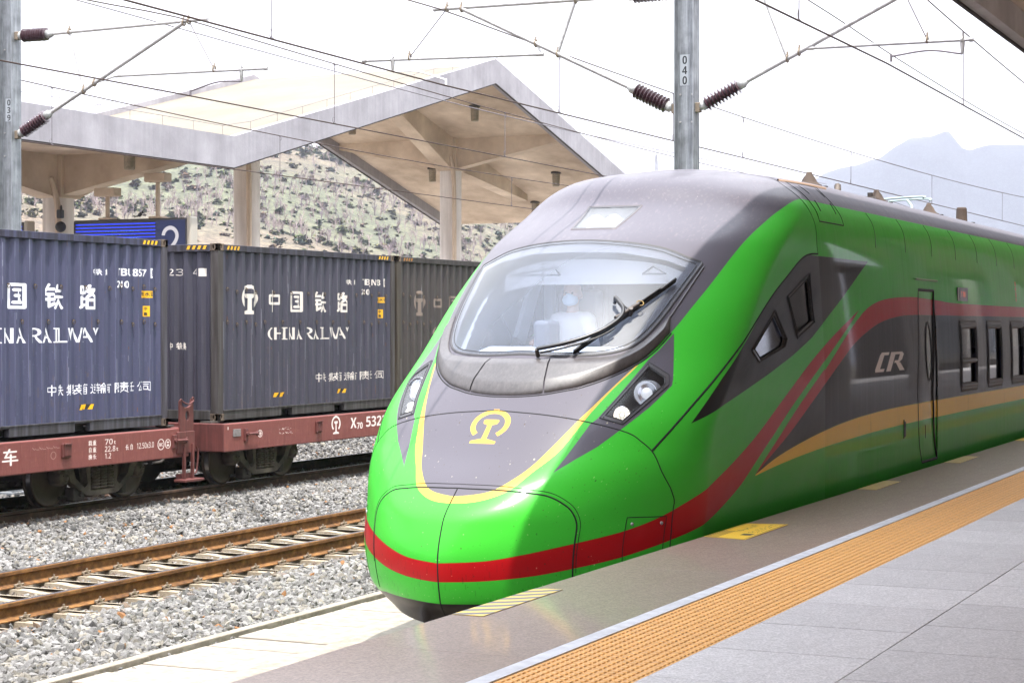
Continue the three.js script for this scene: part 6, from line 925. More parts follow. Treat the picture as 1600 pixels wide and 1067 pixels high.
// ------------------------------------------------------------------ platform canopies: flat bay, then folded gables
function canopy(label, D0, D1, prof, cols, lamps, lampGroup, lampLabel, front) {
  const t = thing('platform_canopy', label, 'canopy'), s = Math.sign(D1 - D0), FW = 0.22, FH = 0.8;
  const seg = (i, a, b, y0, y1, m, n, Da, Db) => mesh(n, plate([[prof[i][0], prof[i][1] + y0], [prof[i + 1][0], prof[i + 1][1] + y0], [prof[i + 1][0], prof[i + 1][1] + y1], [prof[i][0], prof[i][1] + y1]], Da, Db), m, t);
  const x = prof.map(p => p[0]), band = (y0, y1, Da, Db, m, n) => { const lo = prof.map(p => [p[0], p[1] + y0]), hi = prof.map(p => [p[0], p[1] + y1]).reverse(); return mesh(n, plate([...lo, ...hi], Da, Db), m, t); };
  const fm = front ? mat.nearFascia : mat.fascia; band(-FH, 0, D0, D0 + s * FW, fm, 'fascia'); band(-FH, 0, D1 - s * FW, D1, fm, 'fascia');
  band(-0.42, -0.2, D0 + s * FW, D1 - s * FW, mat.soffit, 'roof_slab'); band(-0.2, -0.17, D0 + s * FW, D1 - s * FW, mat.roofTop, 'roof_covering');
  for (const D of [D0 + s * 0.03, D1 - s * 0.03]) band(-FH - 0.035, -FH - 0.001, D - 0.02, D + 0.02, M(lin(0.05, 0.04, 0.035), { roughness: 0.9 }), 'drip_edge');
  const yAt = X => { for (let i = 0; i + 1 < prof.length; i++) if (X <= prof[i + 1][0]) return prof[i][1] + (prof[i + 1][1] - prof[i][1]) * (X - prof[i][0]) / (prof[i + 1][0] - prof[i][0]); return prof[prof.length - 1][1]; };
  const Dm = (D0 + D1) / 2;
  cols.forEach((X, i) => {
    const yt = yAt(X) - 0.42, yb = yt - (front ? 1.05 : 1.1);
    mesh('column', [bar(P(X, front ? PY - 0.04 : 0.3, Dm), P(X, yb + 0.02, Dm), 0.4, 0.4, 28)], mat.column, t); mesh('column_head', [rbox(X - 0.42, X + 0.42, yb, yt + 0.12, Dm - 0.42, Dm + 0.42, 0.03)], mat.soffit, t);
    // beams across the platform, tapering to the eaves, and along it, following the fold
    for (const e of [D0 + s * FW, D1 - s * FW]) { const g = section([[Dm, yb], [e, yt - 0.16], [e, yt + 0.16], [Dm, yt + 0.16]], X - 0.28, X + 0.28); mesh('cross_beam', g, mat.soffit, t); }
    for (const d of [-1, 1]) { const X2 = X + d * 6.2, y2 = yAt(X2) - 0.42; mesh('long_beam', plate([[X + d * 0.41, yb], [X2, y2 - 0.25], [X2, y2 + 0.12], [X + d * 0.41, yAt(X + d * 0.41) - 0.3]].sort(() => 0), Dm - 0.3, Dm + 0.3), mat.soffit, t); }
    if (!front) mesh('drain_pipe', tube([P(X - 0.7, yb + 0.5, Dm - 0.3), P(X - 0.55, yb + 0.05, Dm - 0.36), P(X - 0.5, yb - 0.35, Dm - 0.38), P(X - 0.5, 0.4, Dm - 0.38)], 0.08, 24, 10), mat.soffit, t);
  });
  // lightning wire on short posts along the eaves
  const l = []; for (const D of [D0 + s * 0.1, D1 - s * 0.1]) for (let X = prof[0][0]; X < prof[prof.length - 1][0] - 1.3; X += 1.3) { const a = P(X, yAt(X) + 0.24, D), b = P(X + 1.3, yAt(X + 1.3) + 0.24, D); l.push(bar(a, b, 0.007, 0.007, 4), bar(P(X, yAt(X) - 0.02, D), a, 0.006, 0.006, 4)); }
  if (!front) mesh('lightning_wire', l, mat.wireGrey, t);
  const lg = [];
  lamps.forEach(([X, D], i) => { const k = thing('ceiling_lamp', typeof lampLabel === 'function' ? lampLabel(i) : lampLabel, 'lamp', lampGroup), y = yAt(X) - 0.42; k.position.set(X, y, -D);
    mesh('lamp_body', [lathe([[0, 0.06], [0.13, 0.06], [0.14, -0.05], [0.125, -0.42], [0.11, -0.44], [0, -0.44]], V3(0, 0, 0), V3(0, 1, 0), 18)], M(lin(0.33, 0.27, 0.2), { roughness: 0.7, map: grain }), k); mesh('lamp_mount', lathe([[0, 0.1], [0.19, 0.1], [0.19, 0.02], [0, 0.02]], V3(0, 0, 0), V3(0, 1, 0), 14), mat.grime, k); });
  return t;
}
const FAR = [[12, 7.46], [40.97, 7.46], [56.59, 11.41], [72.6, 7.36]];
const farLamps = [[44.6, 29.2, 'small round lamp under the flat canopy bay above the departure board'], [60.5, 29.2, 'ceiling lamp nearest the canopy ridge on its front half'], [66, 29.2, 'front ceiling lamp on the right slope of the gabled canopy'], [60.0, 34, 'ceiling lamp left of the round column on the rear half of the gable'], [64.4, 34.2, 'ceiling lamp right of the round column near the rear eave'], [68.5, 33.8, 'lowest ceiling lamp on the right slope behind the train nose']];
canopy('grey concrete canopy with folded gable roof over the opposite platform', 26.8, 36.4, FAR, [26.4, 40, 49, 62.8], [], null, '', false);
const yFar = X => { for (let i = 0; i + 1 < FAR.length; i++) if (X <= FAR[i + 1][0]) return FAR[i][1] + (FAR[i + 1][1] - FAR[i][1]) * (X - FAR[i][0]) / (FAR[i + 1][0] - FAR[i][0]); };
const lampSpots = [[39.0, 28.6, farLamps[0][2]], [59.5, 29.0, farLamps[1][2]], [66.6, 29.0, farLamps[2][2]], [60.2, 34.3, farLamps[3][2]], [65.6, 33.8, farLamps[4][2]], [70.0, 31.4, farLamps[5][2]]];
for (const [X, D, l] of lampSpots) { const k = thing('ceiling_lamp', l, 'lamp', 'lamps under the opposite canopy'), y = yFar(X) - 0.42; k.position.set(X, y, -D); mesh('lamp_body', lathe([[0, 0.06], [0.14, 0.06], [0.15, -0.05], [0.135, -0.5], [0.11, -0.52], [0, -0.52]], V3(0, 0, 0), V3(0, 1, 0), 18), M(lin(0.36, 0.3, 0.22), { roughness: 0.7, map: grain }), k); mesh('lamp_mount', lathe([[0, 0.12], [0.2, 0.12], [0.2, -0.03], [0, -0.03]], V3(0, 0, 0), V3(0, 1, 0), 14), mat.grime, k); }
canopy('concrete canopy over the near platform with its dark edge at upper right', 4.9, -6.5, [[-32, 7.46], [27.1, 7.46], [27.2, 7.462], [41, 7.46], [56.59, 11.41], [72.21, 7.46], [120, 7.46]], [-14, -0.4, 15, 29.5, 41, 50, 63], [], null, '', true);
{
  const t = structure('opposite_platform');
  mesh('platform_slab', [box(-30, 150, -0.8, 0.9, 26.6, 40)], mat.concrete, t); mesh('platform_paving', box(-30, 150, 0.902, 0.96, 26.55, 39.9), M(lin(0.55, 0.51, 0.46), { map: mottle, roughness: 0.6 }), t);
}
function board(x, Da, Db, y0, y1, label, two) {
  const t = thing('departure_board', label, 'departure board');
  mesh('board_case', rbox(x, x + 0.28, y0, y1, Da, Db, 0.05, 3), M(lin(0.06, 0.06, 0.065), { roughness: 0.5 }), t);
  mesh('board_frame', [rbox(x - 0.02, x + 0.3, y0 - 0.02, y1 + 0.03, Db < Da ? Db - 0.12 : Da - 0.12, Math.min(Da, Db) + 0.02, 0.05, 3)], M(lin(0.42, 0.38, 0.32), { roughness: 0.6 }), t);
  const W = Math.abs(Da - Db) - 0.12, H = y1 - y0 - 0.12, g = new THREE.PlaneGeometry(W, H); g.rotateY(-Math.PI / 2); g.translate(x - 0.006, (y0 + y1) / 2, -(Da + Db) / 2);
  const tex = canvasTex(1024, 340, (c, w, h) => {
    c.fillStyle = '#030406'; c.fillRect(0, 0, w, h); const L = two ? w * 0.74 : w;
    for (let i = 0; i < 13; i++) { c.fillStyle = '#0a3cff'; c.fillRect(10, 14 + i * 26, L - 14, 11); }
    const r = rngOf(9); for (let q = 0; q < 9; q++) for (let k = 0; k < 26; k++) { if (r() < 0.3) continue; c.fillStyle = r() < 0.5 ? '#5fe0ff' : '#bfffd0'; c.fillRect(L * 0.36 + k * 13 + r() * 5, 72 + q * 26 + r() * 6, 3 + 5 * r(), 2); }
    if (two) { c.fillStyle = '#061c4a'; c.fillRect(L, 0, w - L, h); c.strokeStyle = '#c9c4c8'; c.lineWidth = 30; c.lineCap = 'butt'; const cx = L + 130, cy = 120; c.beginPath(); c.arc(cx, cy, 62, Math.PI * 1.02, Math.PI * 2.12); c.quadraticCurveTo(cx + 44, cy + 60, cx - 20, cy + 112); c.lineTo(cx - 66, cy + 158); c.lineTo(cx + 82, cy + 158); c.stroke(); }
  });
  mesh('board_screen', g, new THREE.MeshStandardMaterial({ color: lin(0.02, 0.02, 0.025), roughness: 0.4, emissive: lin(1, 1, 1), emissiveIntensity: 0.42, emissiveMap: tex }), t, true);
  for (const f of two ? [0.28, 0.72] : [0.5]) { const D = Da + (Db - Da) * f, top = 5.72 + Math.max(0, (31 - D)) * 0.21; mesh('hanger_rod', [bar(P(x + 0.14, y1, D), P(x + 0.14, top + 0.1, D), 0.055, 0.055, 12), rbox(x - 0.02, x + 0.3, top - 0.06, top + 0.16, D - 0.32, D + 0.32, 0.03), rbox(x, x + 0.28, y1, y1 + 0.05, D - 0.2, D + 0.2, 0.02)], mat.soffit, t); }
  return t;
}
board(39.5, 30.74, 27.22, 4.1, 5.33, 'blue LED departure board with a large white 2 hanging under the opposite canopy', true);
board(39.5, 35.4, 32.3, 4.1, 5.33, 'smaller visible part of a blue LED board left of the round column', false);
{
  const t = thing('security_camera', 'black twin camera hanging beside the column left of the departure board', 'camera'), c = P(39.3, 5.45, 30.95);
  mesh('camera_body', [rbox(39.2, 39.34, 5.38, 5.6, 30.88, 31.04, 0.03), (() => { const g = new THREE.SphereGeometry(0.14, 16, 12); g.translate(39.27, 5.16, -30.95); return g; })()], mat.black, t); mesh('camera_bracket', bar(P(39.3, 5.6, 30.95), P(39.6, 5.72, 31.2), 0.03), mat.grime, t);
}
{
  const t = thing('perched_bird', 'small dark bird perched on top of the departure board', 'bird');
  const g = new THREE.SphereGeometry(0.055, 12, 8); g.scale(1.6, 0.9, 0.8); g.rotateZ(0.5); g.translate(39.64, 5.44, -28.75); const h = new THREE.SphereGeometry(0.03, 10, 8); h.translate(39.72, 5.5, -28.72);
  mesh('bird_body', [g, h, bar(P(39.74, 5.5, 28.72), P(39.79, 5.495, 28.71), 0.008, 0.002, 5), beam(P(39.58, 5.42, 28.77), P(39.46, 5.36, 28.8), 0.03, 0.01), bar(P(39.63, 5.355, 28.74), P(39.64, 5.41, 28.74), 0.004), bar(P(39.66, 5.355, 28.76), P(39.66, 5.41, 28.76), 0.004)], mat.black, t);
}

{ // unseen station building, added on the camera's side for the glossy train side to mirror
  const t = thing('added_station_building', 'long unseen station building with pale pillars, added on the camera side for the train side to mirror', 'building');
  mesh('wall', [box(-40, 63, 0.9, 7.6, -10.5, -9.5), box(68, 72.5, 0.9, 7.6, -10.5, -9.5), box(80, 99, 0.9, 7.6, -10.5, -9.5), box(101.5, 150, 0.9, 7.6, -10.5, -9.5)], M(lin(0.12, 0.1, 0.09), { map: mottle, roughness: 0.8 }), t);  // gaps in the wall placed to put bright streaks into the mirrored image
  mesh('roof', box(-42, 152, 7.6, 7.9, -12, -9.6), mat.concrete, t);
  const pg = boxUV(new THREE.BoxGeometry(0.8, 6.7, 0.8).toNonIndexed()), gl = boxUV(new THREE.BoxGeometry(9, 5, 0.1).toNonIndexed()), gm = PM(lin(0.02, 0.024, 0.028), { roughness: 0.1 });
  for (let i = 0; i < 14; i++) { if (-23.5 + i * 13 > 57 && -23.5 + i * 13 < 84) continue; const p = share('pillar', pg, mat.column, t); p.position.set(-30 + i * 13, 4.25, 9.2); const w = share('window', gl, gm, t); w.position.set(-23.5 + i * 13, 4.2, 9.47); }
}

// ------------------------------------------------------------------ hills, shrubs, far mountains
const sm = (a, b, x) => { const t = Math.min(1, Math.max(0, (x - a) / (b - a))); return t * t * (3 - 2 * t); };
function hillY(x, D) {
  const up = sm(75, 330, D), f = sm(40, 240, x) * (1 - 0.86 * sm(560, 900, x));
  return -1 + (55 * up + 7 * sm(330, 480, D)) * f * (0.8 + 0.2 * sm(1.25, 1.65, x / D)) * (0.78 + 0.5 * nz(N3, x, D, 0.55)) + 5 * up * (nz(N1, x, D, 1.4) - 0.5);
}
{
  const nx = 220, nd = 140, g = new THREE.PlaneGeometry(1, 1, nx, nd), p = g.attributes.position, col = new Float32Array(p.count * 3);
  for (let j = 0; j <= nd; j++) for (let i = 0; i <= nx; i++) {
    const x = 30 + 1070 * i / nx, D = 60 + 480 * Math.pow(j / nd, 1.15), k = j * (nx + 1) + i; p.setXYZ(k, x, hillY(x, D), -D);
    const a = nz(N1, x, D, 1.1), b = nz(N2, x, D, 1.6), c = nz(N3, x + 300, D, 0.9); let r = 0.2, gg = 0.145, bb = 0.095;
    const w = sm(0.42, 0.6, a), q = sm(0.5, 0.66, c); r += (0.125 - r) * w; gg += (0.13 - gg) * w; bb += (0.07 - bb) * w; r += (0.22 - r) * q * 0.5; gg += (0.16 - gg) * q * 0.5; bb += (0.11 - bb) * q * 0.5; const v = 0.72 + 0.56 * b; col.set([r * v, gg * v, bb * v], k * 3);
  }
  g.computeVertexNormals(); const n = g.attributes.normal; if (n.getY(0) < 0) for (let i = 0; i < n.count; i++) n.setXYZ(i, -n.getX(i), -n.getY(i), -n.getZ(i));
  wind(g); g.setAttribute('color', new THREE.BufferAttribute(col, 3));
  const m = new THREE.Mesh(g, M(lin(1, 1, 1), { vertexColors: true, roughness: 1, map: (() => { const t = mapOf(0.55, 1, i => N2[i], 1); t.repeat.set(90, 40); return t; })() })); m.name = 'hillside'; m.castShadow = m.receiveShadow = true; m.userData.kind = 'structure'; scene.add(m);
}
function leafClump(seed, n, s) {         // many small leaf faces spread through an uneven crown
  const r = rngOf(seed), pos = [], nor = [], lobes = Array.from({ length: 7 }, () => [(r() - 0.5) * 1.2, 0.25 + r() * 0.8, (r() - 0.5) * 1.2, 0.28 + 0.32 * r()]);
  for (let i = 0; i < n; i++) { const L = lobes[i % 7], d = V3(r() - 0.5, r() - 0.5, r() - 0.5).normalize(), k = L[3] * (0.55 + 0.5 * r()), c = V3(L[0] + d.x * k, L[1] + d.y * k, L[2] + d.z * k), a = V3(r() - 0.5, r() - 0.5, r() - 0.5).normalize(), b = a.clone().cross(d).normalize(), w = s * (0.6 + 0.8 * r());
    for (const v of [c.clone().addScaledVector(a, w), c.clone().addScaledVector(a, -w * 0.6).addScaledVector(b, w * 0.7), c.clone().addScaledVector(a, -w * 0.6).addScaledVector(b, -w * 0.7)]) { pos.push(v.x, v.y, v.z); nor.push(d.x, d.y * 0.7 + 0.3, d.z); } }
  const g = new THREE.BufferGeometry(); g.setAttribute('position', new THREE.Float32BufferAttribute(pos, 3)); g.setAttribute('normal', new THREE.Float32BufferAttribute(nor, 3)); return boxUV(g);
}
function twigs(seed) {                   // bare tree: trunk, limbs, fine twigs
  const r = rngOf(seed), l = [], go = (a, d, len, rad, k) => { const b = a.clone().addScaledVector(d, len); l.push(bar(a, b, rad, rad * 0.6, 3, true)); if (k > 0) { const n = k === 3 ? 4 : 3; for (let i = 0; i < n; i++) go(a.clone().lerp(b, 0.45 + 0.55 * r()), d.clone().add(V3(r() - 0.5, 0.35 * r(), r() - 0.5).multiplyScalar(1.25)).normalize(), len * (0.5 + 0.25 * r()), rad * 0.55, k - 1); } };
  go(V3(0, -0.1, 0), V3(0.05 * (r() - 0.5), 1, 0.05 * (r() - 0.5)).normalize(), 0.42, 0.028, 3); return merge(l);
}
{
  const r = rngOf(71), o = new THREE.Object3D(), c = new THREE.Color();
  const scatter = (name, label, geos, m, n, fn, category) => { const t = thing(name, label, category, null, 'stuff'), per = Math.floor(n / geos.length); for (const g of geos) { const im = new THREE.InstancedMesh(g, m, per); im.name = numbered(name + '_mass'); im.castShadow = im.receiveShadow = true; for (let i = 0; i < per; i++) { let x, D, q, tr = 0; do { const u = r(); D = 85 + 330 * Math.sqrt(r()); x = D * (1.15 + 1.75 * r()); q = fn(x, D); } while (q <= 0 && ++tr < 60); o.position.set(x, hillY(x, D) - 0.15, -D); const s = q.s; o.rotation.set(0, 6.28 * r(), 0); o.scale.set(s * (0.8 + 0.5 * r()), s * (0.7 + 0.5 * r()) * (q.t || 1), s * (0.8 + 0.5 * r())); o.updateMatrix(); im.setMatrixAt(i, o.matrix); c.setRGB(...q.c); im.setColorAt(i, c); } t.add(im); } };
  const pick = (x, D, lo, hi) => { const v = nz(N3, x, D, 1.3); return v > lo && v < hi; };
  scatter('hillside_shrubs', 'green and tan shrubs covering the hazy hillside behind the opposite platform', [1, 2, 3].map(k => leafClump(k, 90, 0.26)), M(lin(1, 1, 1), { roughness: 0.9 }), 9000, (x, D) => { if (!pick(x, D, 0.34, 0.9) && r() < 0.8) return 0; const k = r(), v = 0.75 + 0.5 * r(); return { s: 0.5 + 1.4 * r() * r(), t: 0.7, c: k < 0.42 ? [0.15 * v, 0.19 * v, 0.075 * v] : k < 0.55 ? [0.12 * v, 0.175 * v, 0.12 * v] : k < 0.8 ? [0.2 * v, 0.19 * v, 0.08 * v] : [0.25 * v, 0.165 * v, 0.115 * v] }; }, 'shrubs');
  scatter('hillside_bushes', 'darker rounded bushes in patches on the hillside behind the opposite platform', [4, 5].map(k => leafClump(k, 140, 0.24)), M(lin(1, 1, 1), { roughness: 0.9 }), 480, (x, D) => { const v = nz(N1, x, D, 0.8); if (v < 0.52) return 0; const k = 0.7 + 0.6 * r(); return { s: 1.2 + 1.7 * r() * r(), t: 0.75, c: r() < 0.6 ? [0.26 * k, 0.3 * k, 0.23 * k] : [0.3 * k, 0.32 * k, 0.18 * k] }; }, 'bushes');
  scatter('bare_woodland', 'pale leafless trees massed on the lower hillside beside the canopy columns', [1, 2, 3].map(twigs), M(lin(1, 1, 1), { roughness: 0.9 }), 3600, (x, D) => { if (nz(N3, x, D, 0.7) < 0.44 || (D > 230 && r() < 0.8)) return 0; const v = 0.75 + 0.4 * r(); return { s: 2.2 + 2.4 * r(), c: r() < 0.75 ? [0.3 * v, 0.235 * v, 0.22 * v] : [0.18 * v, 0.14 * v, 0.15 * v] }; }, 'trees');
}
{ // single trees on the ridge right of the canopy
  for (const [px, D, h, l, k] of [[978, 262, 7.5, 'taller bare tree on the ridge between canopy and mast 040', 0], [996, 259, 5.2, 'lower bushy tree on the ridge just left of the telecom mast', 1], [965, 266, 5.5, 'leafy round tree on the ridge against the canopy edge', 1]]) {
    const a = 24.86 * Math.PI / 180 - Math.atan((px - 800) / 2967), x = D / Math.tan(a), t = thing('ridge_tree', l, 'tree'); t.position.set(x, hillY(x, D) - 0.3, -D);
    const g = twigs(31 + k + px); g.scale(h, h, h); mesh('trunk', g, M(lin(0.12, 0.09, 0.08), { roughness: 0.9 }), t);
    const c = leafClump(px, 260, 0.13); c.scale(h * 0.42, h * 0.55, h * 0.42); c.translate(0, h * 0.18, 0); mesh('crown', c, M(k ? lin(0.07, 0.1, 0.05) : lin(0.14, 0.12, 0.09), { roughness: 0.9 }), t);
  }
}
function lattice(name, label, category, px, D, h, wb, wt, n, top) {
  const a = 24.86 * Math.PI / 180 - Math.atan((px - 800) / 2967), x = D / Math.tan(a), t = thing(name, label, category), y0 = hillY(x, D) - 0.5, l = [], r = h / 420; t.position.set(x, y0, -D);
  const c = (i, k) => { const w = wb + (wt - wb) * i / n; return V3([1, 1, -1, -1][k] * w / 2, h * i / n, [1, -1, -1, 1][k] * w / 2); };
  for (let i = 0; i < n; i++) for (let k = 0; k < 4; k++) { l.push(bar(c(i, k), c(i + 1, k), r * 1.5, r * 1.5, 4), bar(c(i, k), c(i + 1, (k + 1) % 4), r, r, 4), bar(c(i, (k + 1) % 4), c(i + 1, k), r, r, 4), bar(c(i + 1, k), c(i + 1, (k + 1) % 4), r, r, 4)); }
  mesh('tower_frame', l, M(lin(0.34, 0.34, 0.37), { roughness: 0.6, metalness: 0.3 }), t); mesh('tower_top', top(h, wt), M(lin(0.36, 0.36, 0.38), { roughness: 0.6 }), t); return t;
}
lattice('telecom_mast', 'thin pale telecom mast on the ridge left of mast 040', 'telecom mast', 1026, 236, 27, 1.5, 0.55, 14, (h, w) => [bar(V3(0, h, 0), V3(0, h + 5, 0), 0.09), ...[0, 1, 2].map(i => { const a = i * 2.1; return bar(V3(0.5 * Math.cos(a), h - 2.6, 0.5 * Math.sin(a)), V3(0.5 * Math.cos(a), h - 0.4, 0.5 * Math.sin(a)), 0.16); }), ...[0, 1, 2].map(i => { const a = i * 2.1 + 1; return bar(V3(0.45 * Math.cos(a), h - 7, 0.45 * Math.sin(a)), V3(0.45 * Math.cos(a), h - 5.4, 0.45 * Math.sin(a)), 0.13); })]);
lattice('lattice_pylon', 'grey lattice pylon on the lower hillside beyond the departure board', 'pylon', 197, 118, 11.5, 1.5, 0.9, 7, (h, w) => [beam(V3(-1.8, h, 0), V3(1.8, h, 0), 0.2, 0.2), beam(V3(-1.2, h - 1.6, 0), V3(1.2, h - 1.6, 0), 0.18, 0.18)]);
{ // far mountains, out in the haze
  const g = new THREE.PlaneGeometry(1, 1, 260, 60), p = g.attributes.position, a0 = 24.86 * Math.PI / 180;
  // ridge heights by bearing (degrees left of the track direction), distance 2.2 to 3.2 km
  const ridge = pchip([-4, 4, 8.5, 10.4, 11.4, 12.0, 13.0, 14.0, 15.2, 16.2, 17.4, 20, 40], [230, 270, 232, 243, 236, 262, 258, 232, 218, 192, 160, 96, 30]);
  for (let j = 0; j <= 60; j++) for (let i = 0; i <= 260; i++) { const b = -4 + 36 * i / 260, d = 1500 + 1700 * j / 60, th = b * Math.PI / 180, f = j / 60, x = d * Math.cos(th), D = d * Math.sin(th);
    const k = sm(0, 0.55, f) * (1 - 0.35 * sm(0.62, 1, f)); const y = -2 + ridge(b) * k * (0.93 + 0.28 * (nz(N1, x, D, 0.11) - 0.5) + 0.1 * (nz(N2, x, D, 0.12) - 0.5) + 0.06 * (nz(N2, x, D, 0.5) - 0.5)); p.setXYZ(j * 261 + i, x, y, -D); }
  g.computeVertexNormals(); const n = g.attributes.normal; if (n.getY(9000) < 0) for (let i = 0; i < n.count; i++) n.setXYZ(i, -n.getX(i), -n.getY(i), -n.getZ(i));
  wind(g); const m = new THREE.Mesh(g, M(lin(0.03, 0.037, 0.042), { roughness: 1, map: (() => { const t = mapOf(0.4, 1, i => N2[i], 1); t.repeat.set(50, 24); return t; })() })); m.name = 'mountains'; m.userData.kind = 'structure'; scene.add(m);
}

// ------------------------------------------------------------------ people: one continuous skin from tapered bones, clothes as children
function field(bones, lo, hi, cell, k = 0.05) {
  const size = Math.max(hi.x - lo.x, hi.y - lo.y, hi.z - lo.z), n = Math.ceil(size / cell) + 4, half = n * cell / 2, c = lo.clone().add(hi).multiplyScalar(0.5);
  const mc = new MarchingCubes(n, new THREE.MeshBasicMaterial(), false, false, 120000); mc.isolation = 0; const d = V3(), pa = V3();
  const B = bones.map(([a, b, r0, r1, sq]) => ({ a, d: b.clone().sub(a), l2: Math.max(1e-9, b.distanceToSquared(a)), r0, r1 }));
  for (let z = 0; z < n; z++) for (let y = 0; y < n; y++) for (let x = 0; x < n; x++) {
    const q = V3((x - n / 2) / (n / 2) * half + c.x, (y - n / 2) / (n / 2) * half + c.y, (z - n / 2) / (n / 2) * half + c.z); let s = 0;
    for (const e of B) { pa.copy(q).sub(e.a); const t = Math.min(1, Math.max(0, pa.dot(e.d) / e.l2)), dd = pa.addScaledVector(e.d, -t).length() - (e.r0 + (e.r1 - e.r0) * t); s += Math.exp(-dd / k * 3); }
    mc.field[x + y * n + z * n * n] = Math.log(s) * k / 3;
  }
  mc.update(); const cnt = mc.count, pos = new Float32Array(cnt * 3), nor = new Float32Array(cnt * 3);
  for (let i = 0; i < cnt; i++) { pos[i * 3] = mc.positionArray[i * 3] * half + c.x; pos[i * 3 + 1] = mc.positionArray[i * 3 + 1] * half + c.y; pos[i * 3 + 2] = mc.positionArray[i * 3 + 2] * half + c.z; nor.set([mc.normalArray[i * 3], mc.normalArray[i * 3 + 1], mc.normalArray[i * 3 + 2]], i * 3); }
  const g = new THREE.BufferGeometry(); g.setAttribute('position', new THREE.BufferAttribute(pos, 3)); g.setAttribute('normal', new THREE.BufferAttribute(nor, 3)); return g;
}
function hand(w, dir, up, side, curl) {      // five unequal bent fingers on a palm; w wrist, dir towards the fingers, side to the thumb
  const o = (a, b, c) => w.clone().addScaledVector(dir, a).addScaledVector(side, b).addScaledVector(up, c), L = [];
  L.push([o(0, 0, 0), o(0.05, 0.0, 0), 0.026, 0.034], [o(0.03, 0.018, 0), o(0.085, 0.022, 0), 0.02, 0.017], [o(0.03, -0.018, 0), o(0.08, -0.022, 0), 0.02, 0.016]);
  [[0.03, 0.07], [0.01, 0.08], [-0.011, 0.073], [-0.031, 0.056]].forEach(([s, l]) => { const a = o(0.085, s, 0), b = o(0.085 + l * 0.45, s * 1.1, -curl * l * 0.15), c = o(0.085 + l * 0.72, s * 1.12, -curl * l * 0.5), e = o(0.085 + l * 0.8, s * 1.12, -curl * l * 0.85); L.push([a, b, 0.0095, 0.0088], [b, c, 0.0088, 0.008], [c, e, 0.008, 0.007]); });
  L.push([o(0.02, 0.03, -0.004), o(0.05, 0.058, -0.012), 0.0125, 0.0105], [o(0.05, 0.058, -0.012), o(0.078, 0.066, -0.026), 0.0105, 0.008]); return L;
}
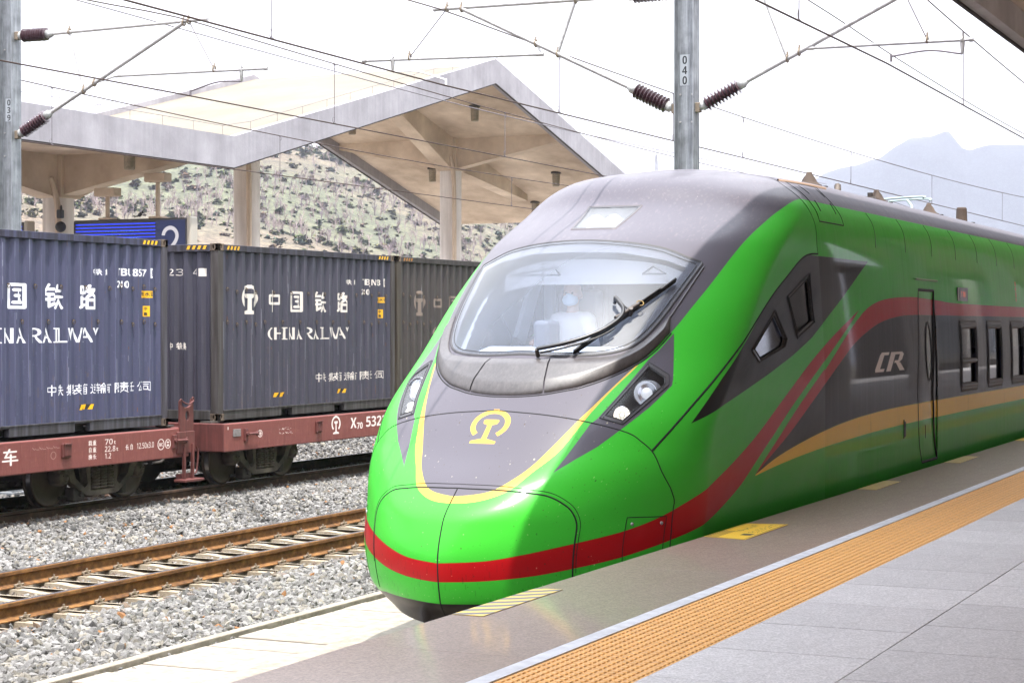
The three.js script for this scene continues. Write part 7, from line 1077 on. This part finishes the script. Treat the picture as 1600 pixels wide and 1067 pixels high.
function person(label, f, o) {           // f maps local (forward, up, left) to the world
  const t = thing('person', label, 'person'), q = (a, b, c) => f(a, b, c), dirv = (a, b, c) => f(a, b, c).sub(f(0, 0, 0)).normalize();
  const hip = [0, 0.0], sh = 0.5, H = o.pose, bones = [];
  const head = q(0.02, 0.73, 0), neck = q(0, 0.55, 0);
  bones.push([q(0, 0.0, -0.08), q(0, 0.0, 0.08), 0.12, 0.12], [q(0, 0.02, 0), q(0, 0.2, 0), 0.125, 0.115], [q(0, 0.2, 0), q(0.01, 0.42, 0), 0.12, 0.13], [q(0, 0.46, -0.14), q(0, 0.46, 0.14), 0.068, 0.068], [q(0, 0.48, 0), neck.clone().add(V3(0, 0.07, 0)), 0.06, 0.052]);
  bones.push([q(0.02, 0.7, 0), q(0.0, 0.77, 0), 0.075, 0.09], [q(0.03, 0.64, 0), q(0.02, 0.72, 0), 0.055, 0.072], [q(0.1, 0.7, 0), q(0.108, 0.685, 0), 0.013, 0.016], [q(0.075, 0.632, -0.012), q(0.075, 0.632, 0.012), 0.03, 0.03], [q(0.0, 0.71, 0.085), q(-0.01, 0.685, 0.085), 0.018, 0.013], [q(0.0, 0.71, -0.085), q(-0.01, 0.685, -0.085), 0.018, 0.013]);
  const limb = (a, b, c, r) => { bones.push([a, b, r[0], r[1]], [b, c, r[1], r[2]]); };
  for (const s of [1, -1]) { const A = H.arm(s); limb(q(0, 0.46, s * 0.17), q(...A[0]), q(...A[1]), [0.052, 0.04, 0.029]); const Lg = H.leg(s); limb(q(0, 0.0, s * 0.09), q(...Lg[0]), q(...Lg[1]), [0.085, 0.06, 0.042]); bones.push([q(...Lg[1]), q(Lg[1][0] + 0.16, Lg[1][1] - 0.03, Lg[1][2]), 0.042, 0.032]); }
  const bx = (L, m) => { const lo = V3(1e9, 1e9, 1e9), hi = V3(-1e9, -1e9, -1e9); for (const [a, b, r0, r1] of L) for (const v of [a, b]) { lo.min(v.clone().subScalar(Math.max(r0, r1) + m)); hi.max(v.clone().addScalar(Math.max(r0, r1) + m)); } return [lo, hi]; };
  const parts = [field(bones, ...bx(bones, 0.03), 0.017, 0.03)];
  for (const s of [1, -1]) { const A = H.arm(s), w = q(...A[1]), e = q(...A[0]), d = w.clone().sub(e).normalize(), up = dirv(...H.palm), sd = d.clone().cross(up).multiplyScalar(s > 0 ? 1 : -1); const L = hand(w, d, up, sd.normalize(), 0.8); parts.push(field(L, ...bx(L, 0.012), 0.0055, 0.008)); }
  mesh('body', parts, M(o.skin, { roughness: 0.6 }), t);
  const grow = (l, d) => l.map(b => [b[0], b[1], b[2] + d, b[3] + d]);
  const sl = []; for (const s of [1, -1]) { const A = H.arm(s), e = q(...A[0]), w = q(...A[1]); sl.push([q(0, 0.46, s * 0.17), o.longSleeve ? e : q(0, 0.46, s * 0.17).lerp(e, 0.72), 0.064, 0.056]); if (o.longSleeve) sl.push([e, e.clone().lerp(w, 0.92), 0.054, 0.042]); }
  const shirt = [[q(0, -0.04, -0.06), q(0, -0.04, 0.06), 0.142, 0.142], [q(0, 0.02, 0), q(0, 0.22, 0), 0.145, 0.135], [q(0, 0.2, 0), q(0.01, 0.4, 0), 0.138, 0.148], [q(0, 0.455, -0.14), q(0, 0.455, 0.14), 0.085, 0.085], ...sl];
  mesh('shirt', field(shirt, ...bx(shirt, 0.03), 0.017, 0.03), M(o.shirt, { roughness: 0.9 }), t);
  const tr = []; for (const s of [1, -1]) { const Lg = H.leg(s); tr.push([q(0, -0.02, s * 0.08), q(...Lg[0]), 0.1, 0.078], [q(...Lg[0]), q(...Lg[1]).lerp(q(...Lg[0]), 0.06), 0.077, 0.066]); } tr.push([q(0, -0.03, -0.07), q(0, -0.03, 0.07), 0.134, 0.134]);
  mesh('trousers', field(tr, ...bx(tr, 0.03), 0.02, 0.03), M(o.trousers, { roughness: 0.9 }), t);
  const hr = [[q(-0.02, 0.765, 0), q(-0.01, 0.79, 0), 0.093, 0.088], [q(-0.045, 0.7, 0), q(-0.03, 0.77, 0), 0.07, 0.085]]; mesh('hair', field(hr, ...bx(hr, 0.02), 0.012, 0.02), M(lin(0.015, 0.013, 0.012), { roughness: 0.7 }), t);
  for (const s of [1, -1]) { const e = new THREE.SphereGeometry(0.011, 10, 8), c = q(0.092, 0.722, s * 0.032); e.translate(c.x, c.y, c.z); mesh('eye', e, M(lin(0.05, 0.04, 0.035), { roughness: 0.3 }), t); }
  if (o.mask) { const mk = [[q(0.068, 0.655, -0.03), q(0.068, 0.655, 0.03), 0.05, 0.05], [q(0.09, 0.685, 0), q(0.085, 0.64, 0), 0.038, 0.04]]; mesh('face_mask', field(mk, ...bx(mk, 0.02), 0.012, 0.02), M(lin(0.45, 0.6, 0.72), { roughness: 0.9 }), t); }
  else mesh('mouth', (() => { const g = new THREE.SphereGeometry(0.02, 10, 6), c = q(0.102, 0.645, 0); g.scale(0.4, 0.3, 1); g.translate(c.x, c.y, c.z); return g; })(), M(lin(0.25, 0.09, 0.08), { roughness: 0.5 }), t);
  return t;
}
person('train driver in white shirt and pale face mask sitting behind the windscreen', (a, b, c) => V3(16.9 - a, 2.24 + b, -(DC + 0.43) + c), { skin: lin(0.42, 0.26, 0.19), shirt: lin(0.72, 0.72, 0.74), trousers: lin(0.03, 0.03, 0.04), mask: true, longSleeve: true,
  pose: { arm: s => [[0.12, 0.22, s * 0.27], [0.42, 0.25, s * 0.2]], leg: s => [[0.42, -0.0, s * 0.12], [0.46, -0.44, s * 0.12]], palm: [0, 1, 0] } });
person('person in olive shirt leaning on bare arms behind the first passenger window', (a, b, c) => V3(26.2 - c * 0.85 - a * 0.5, 1.78 + b, -(DC - 1.02) + a * 0.85 - c * 0.5), { skin: lin(0.4, 0.22, 0.14), shirt: lin(0.16, 0.13, 0.03), trousers: lin(0.04, 0.04, 0.05), mask: false, longSleeve: false,
  pose: { arm: s => [[0.1, 0.2, s * 0.28], [0.25, 0.03, s * 0.12]], leg: s => [[0.12, -0.28, s * 0.12], [0.0, -0.5, s * 0.12]], palm: [0, 1, 0] } });  // figure set inside for the olive shirt and arm seen in the pane

renderer.render(scene, camera);
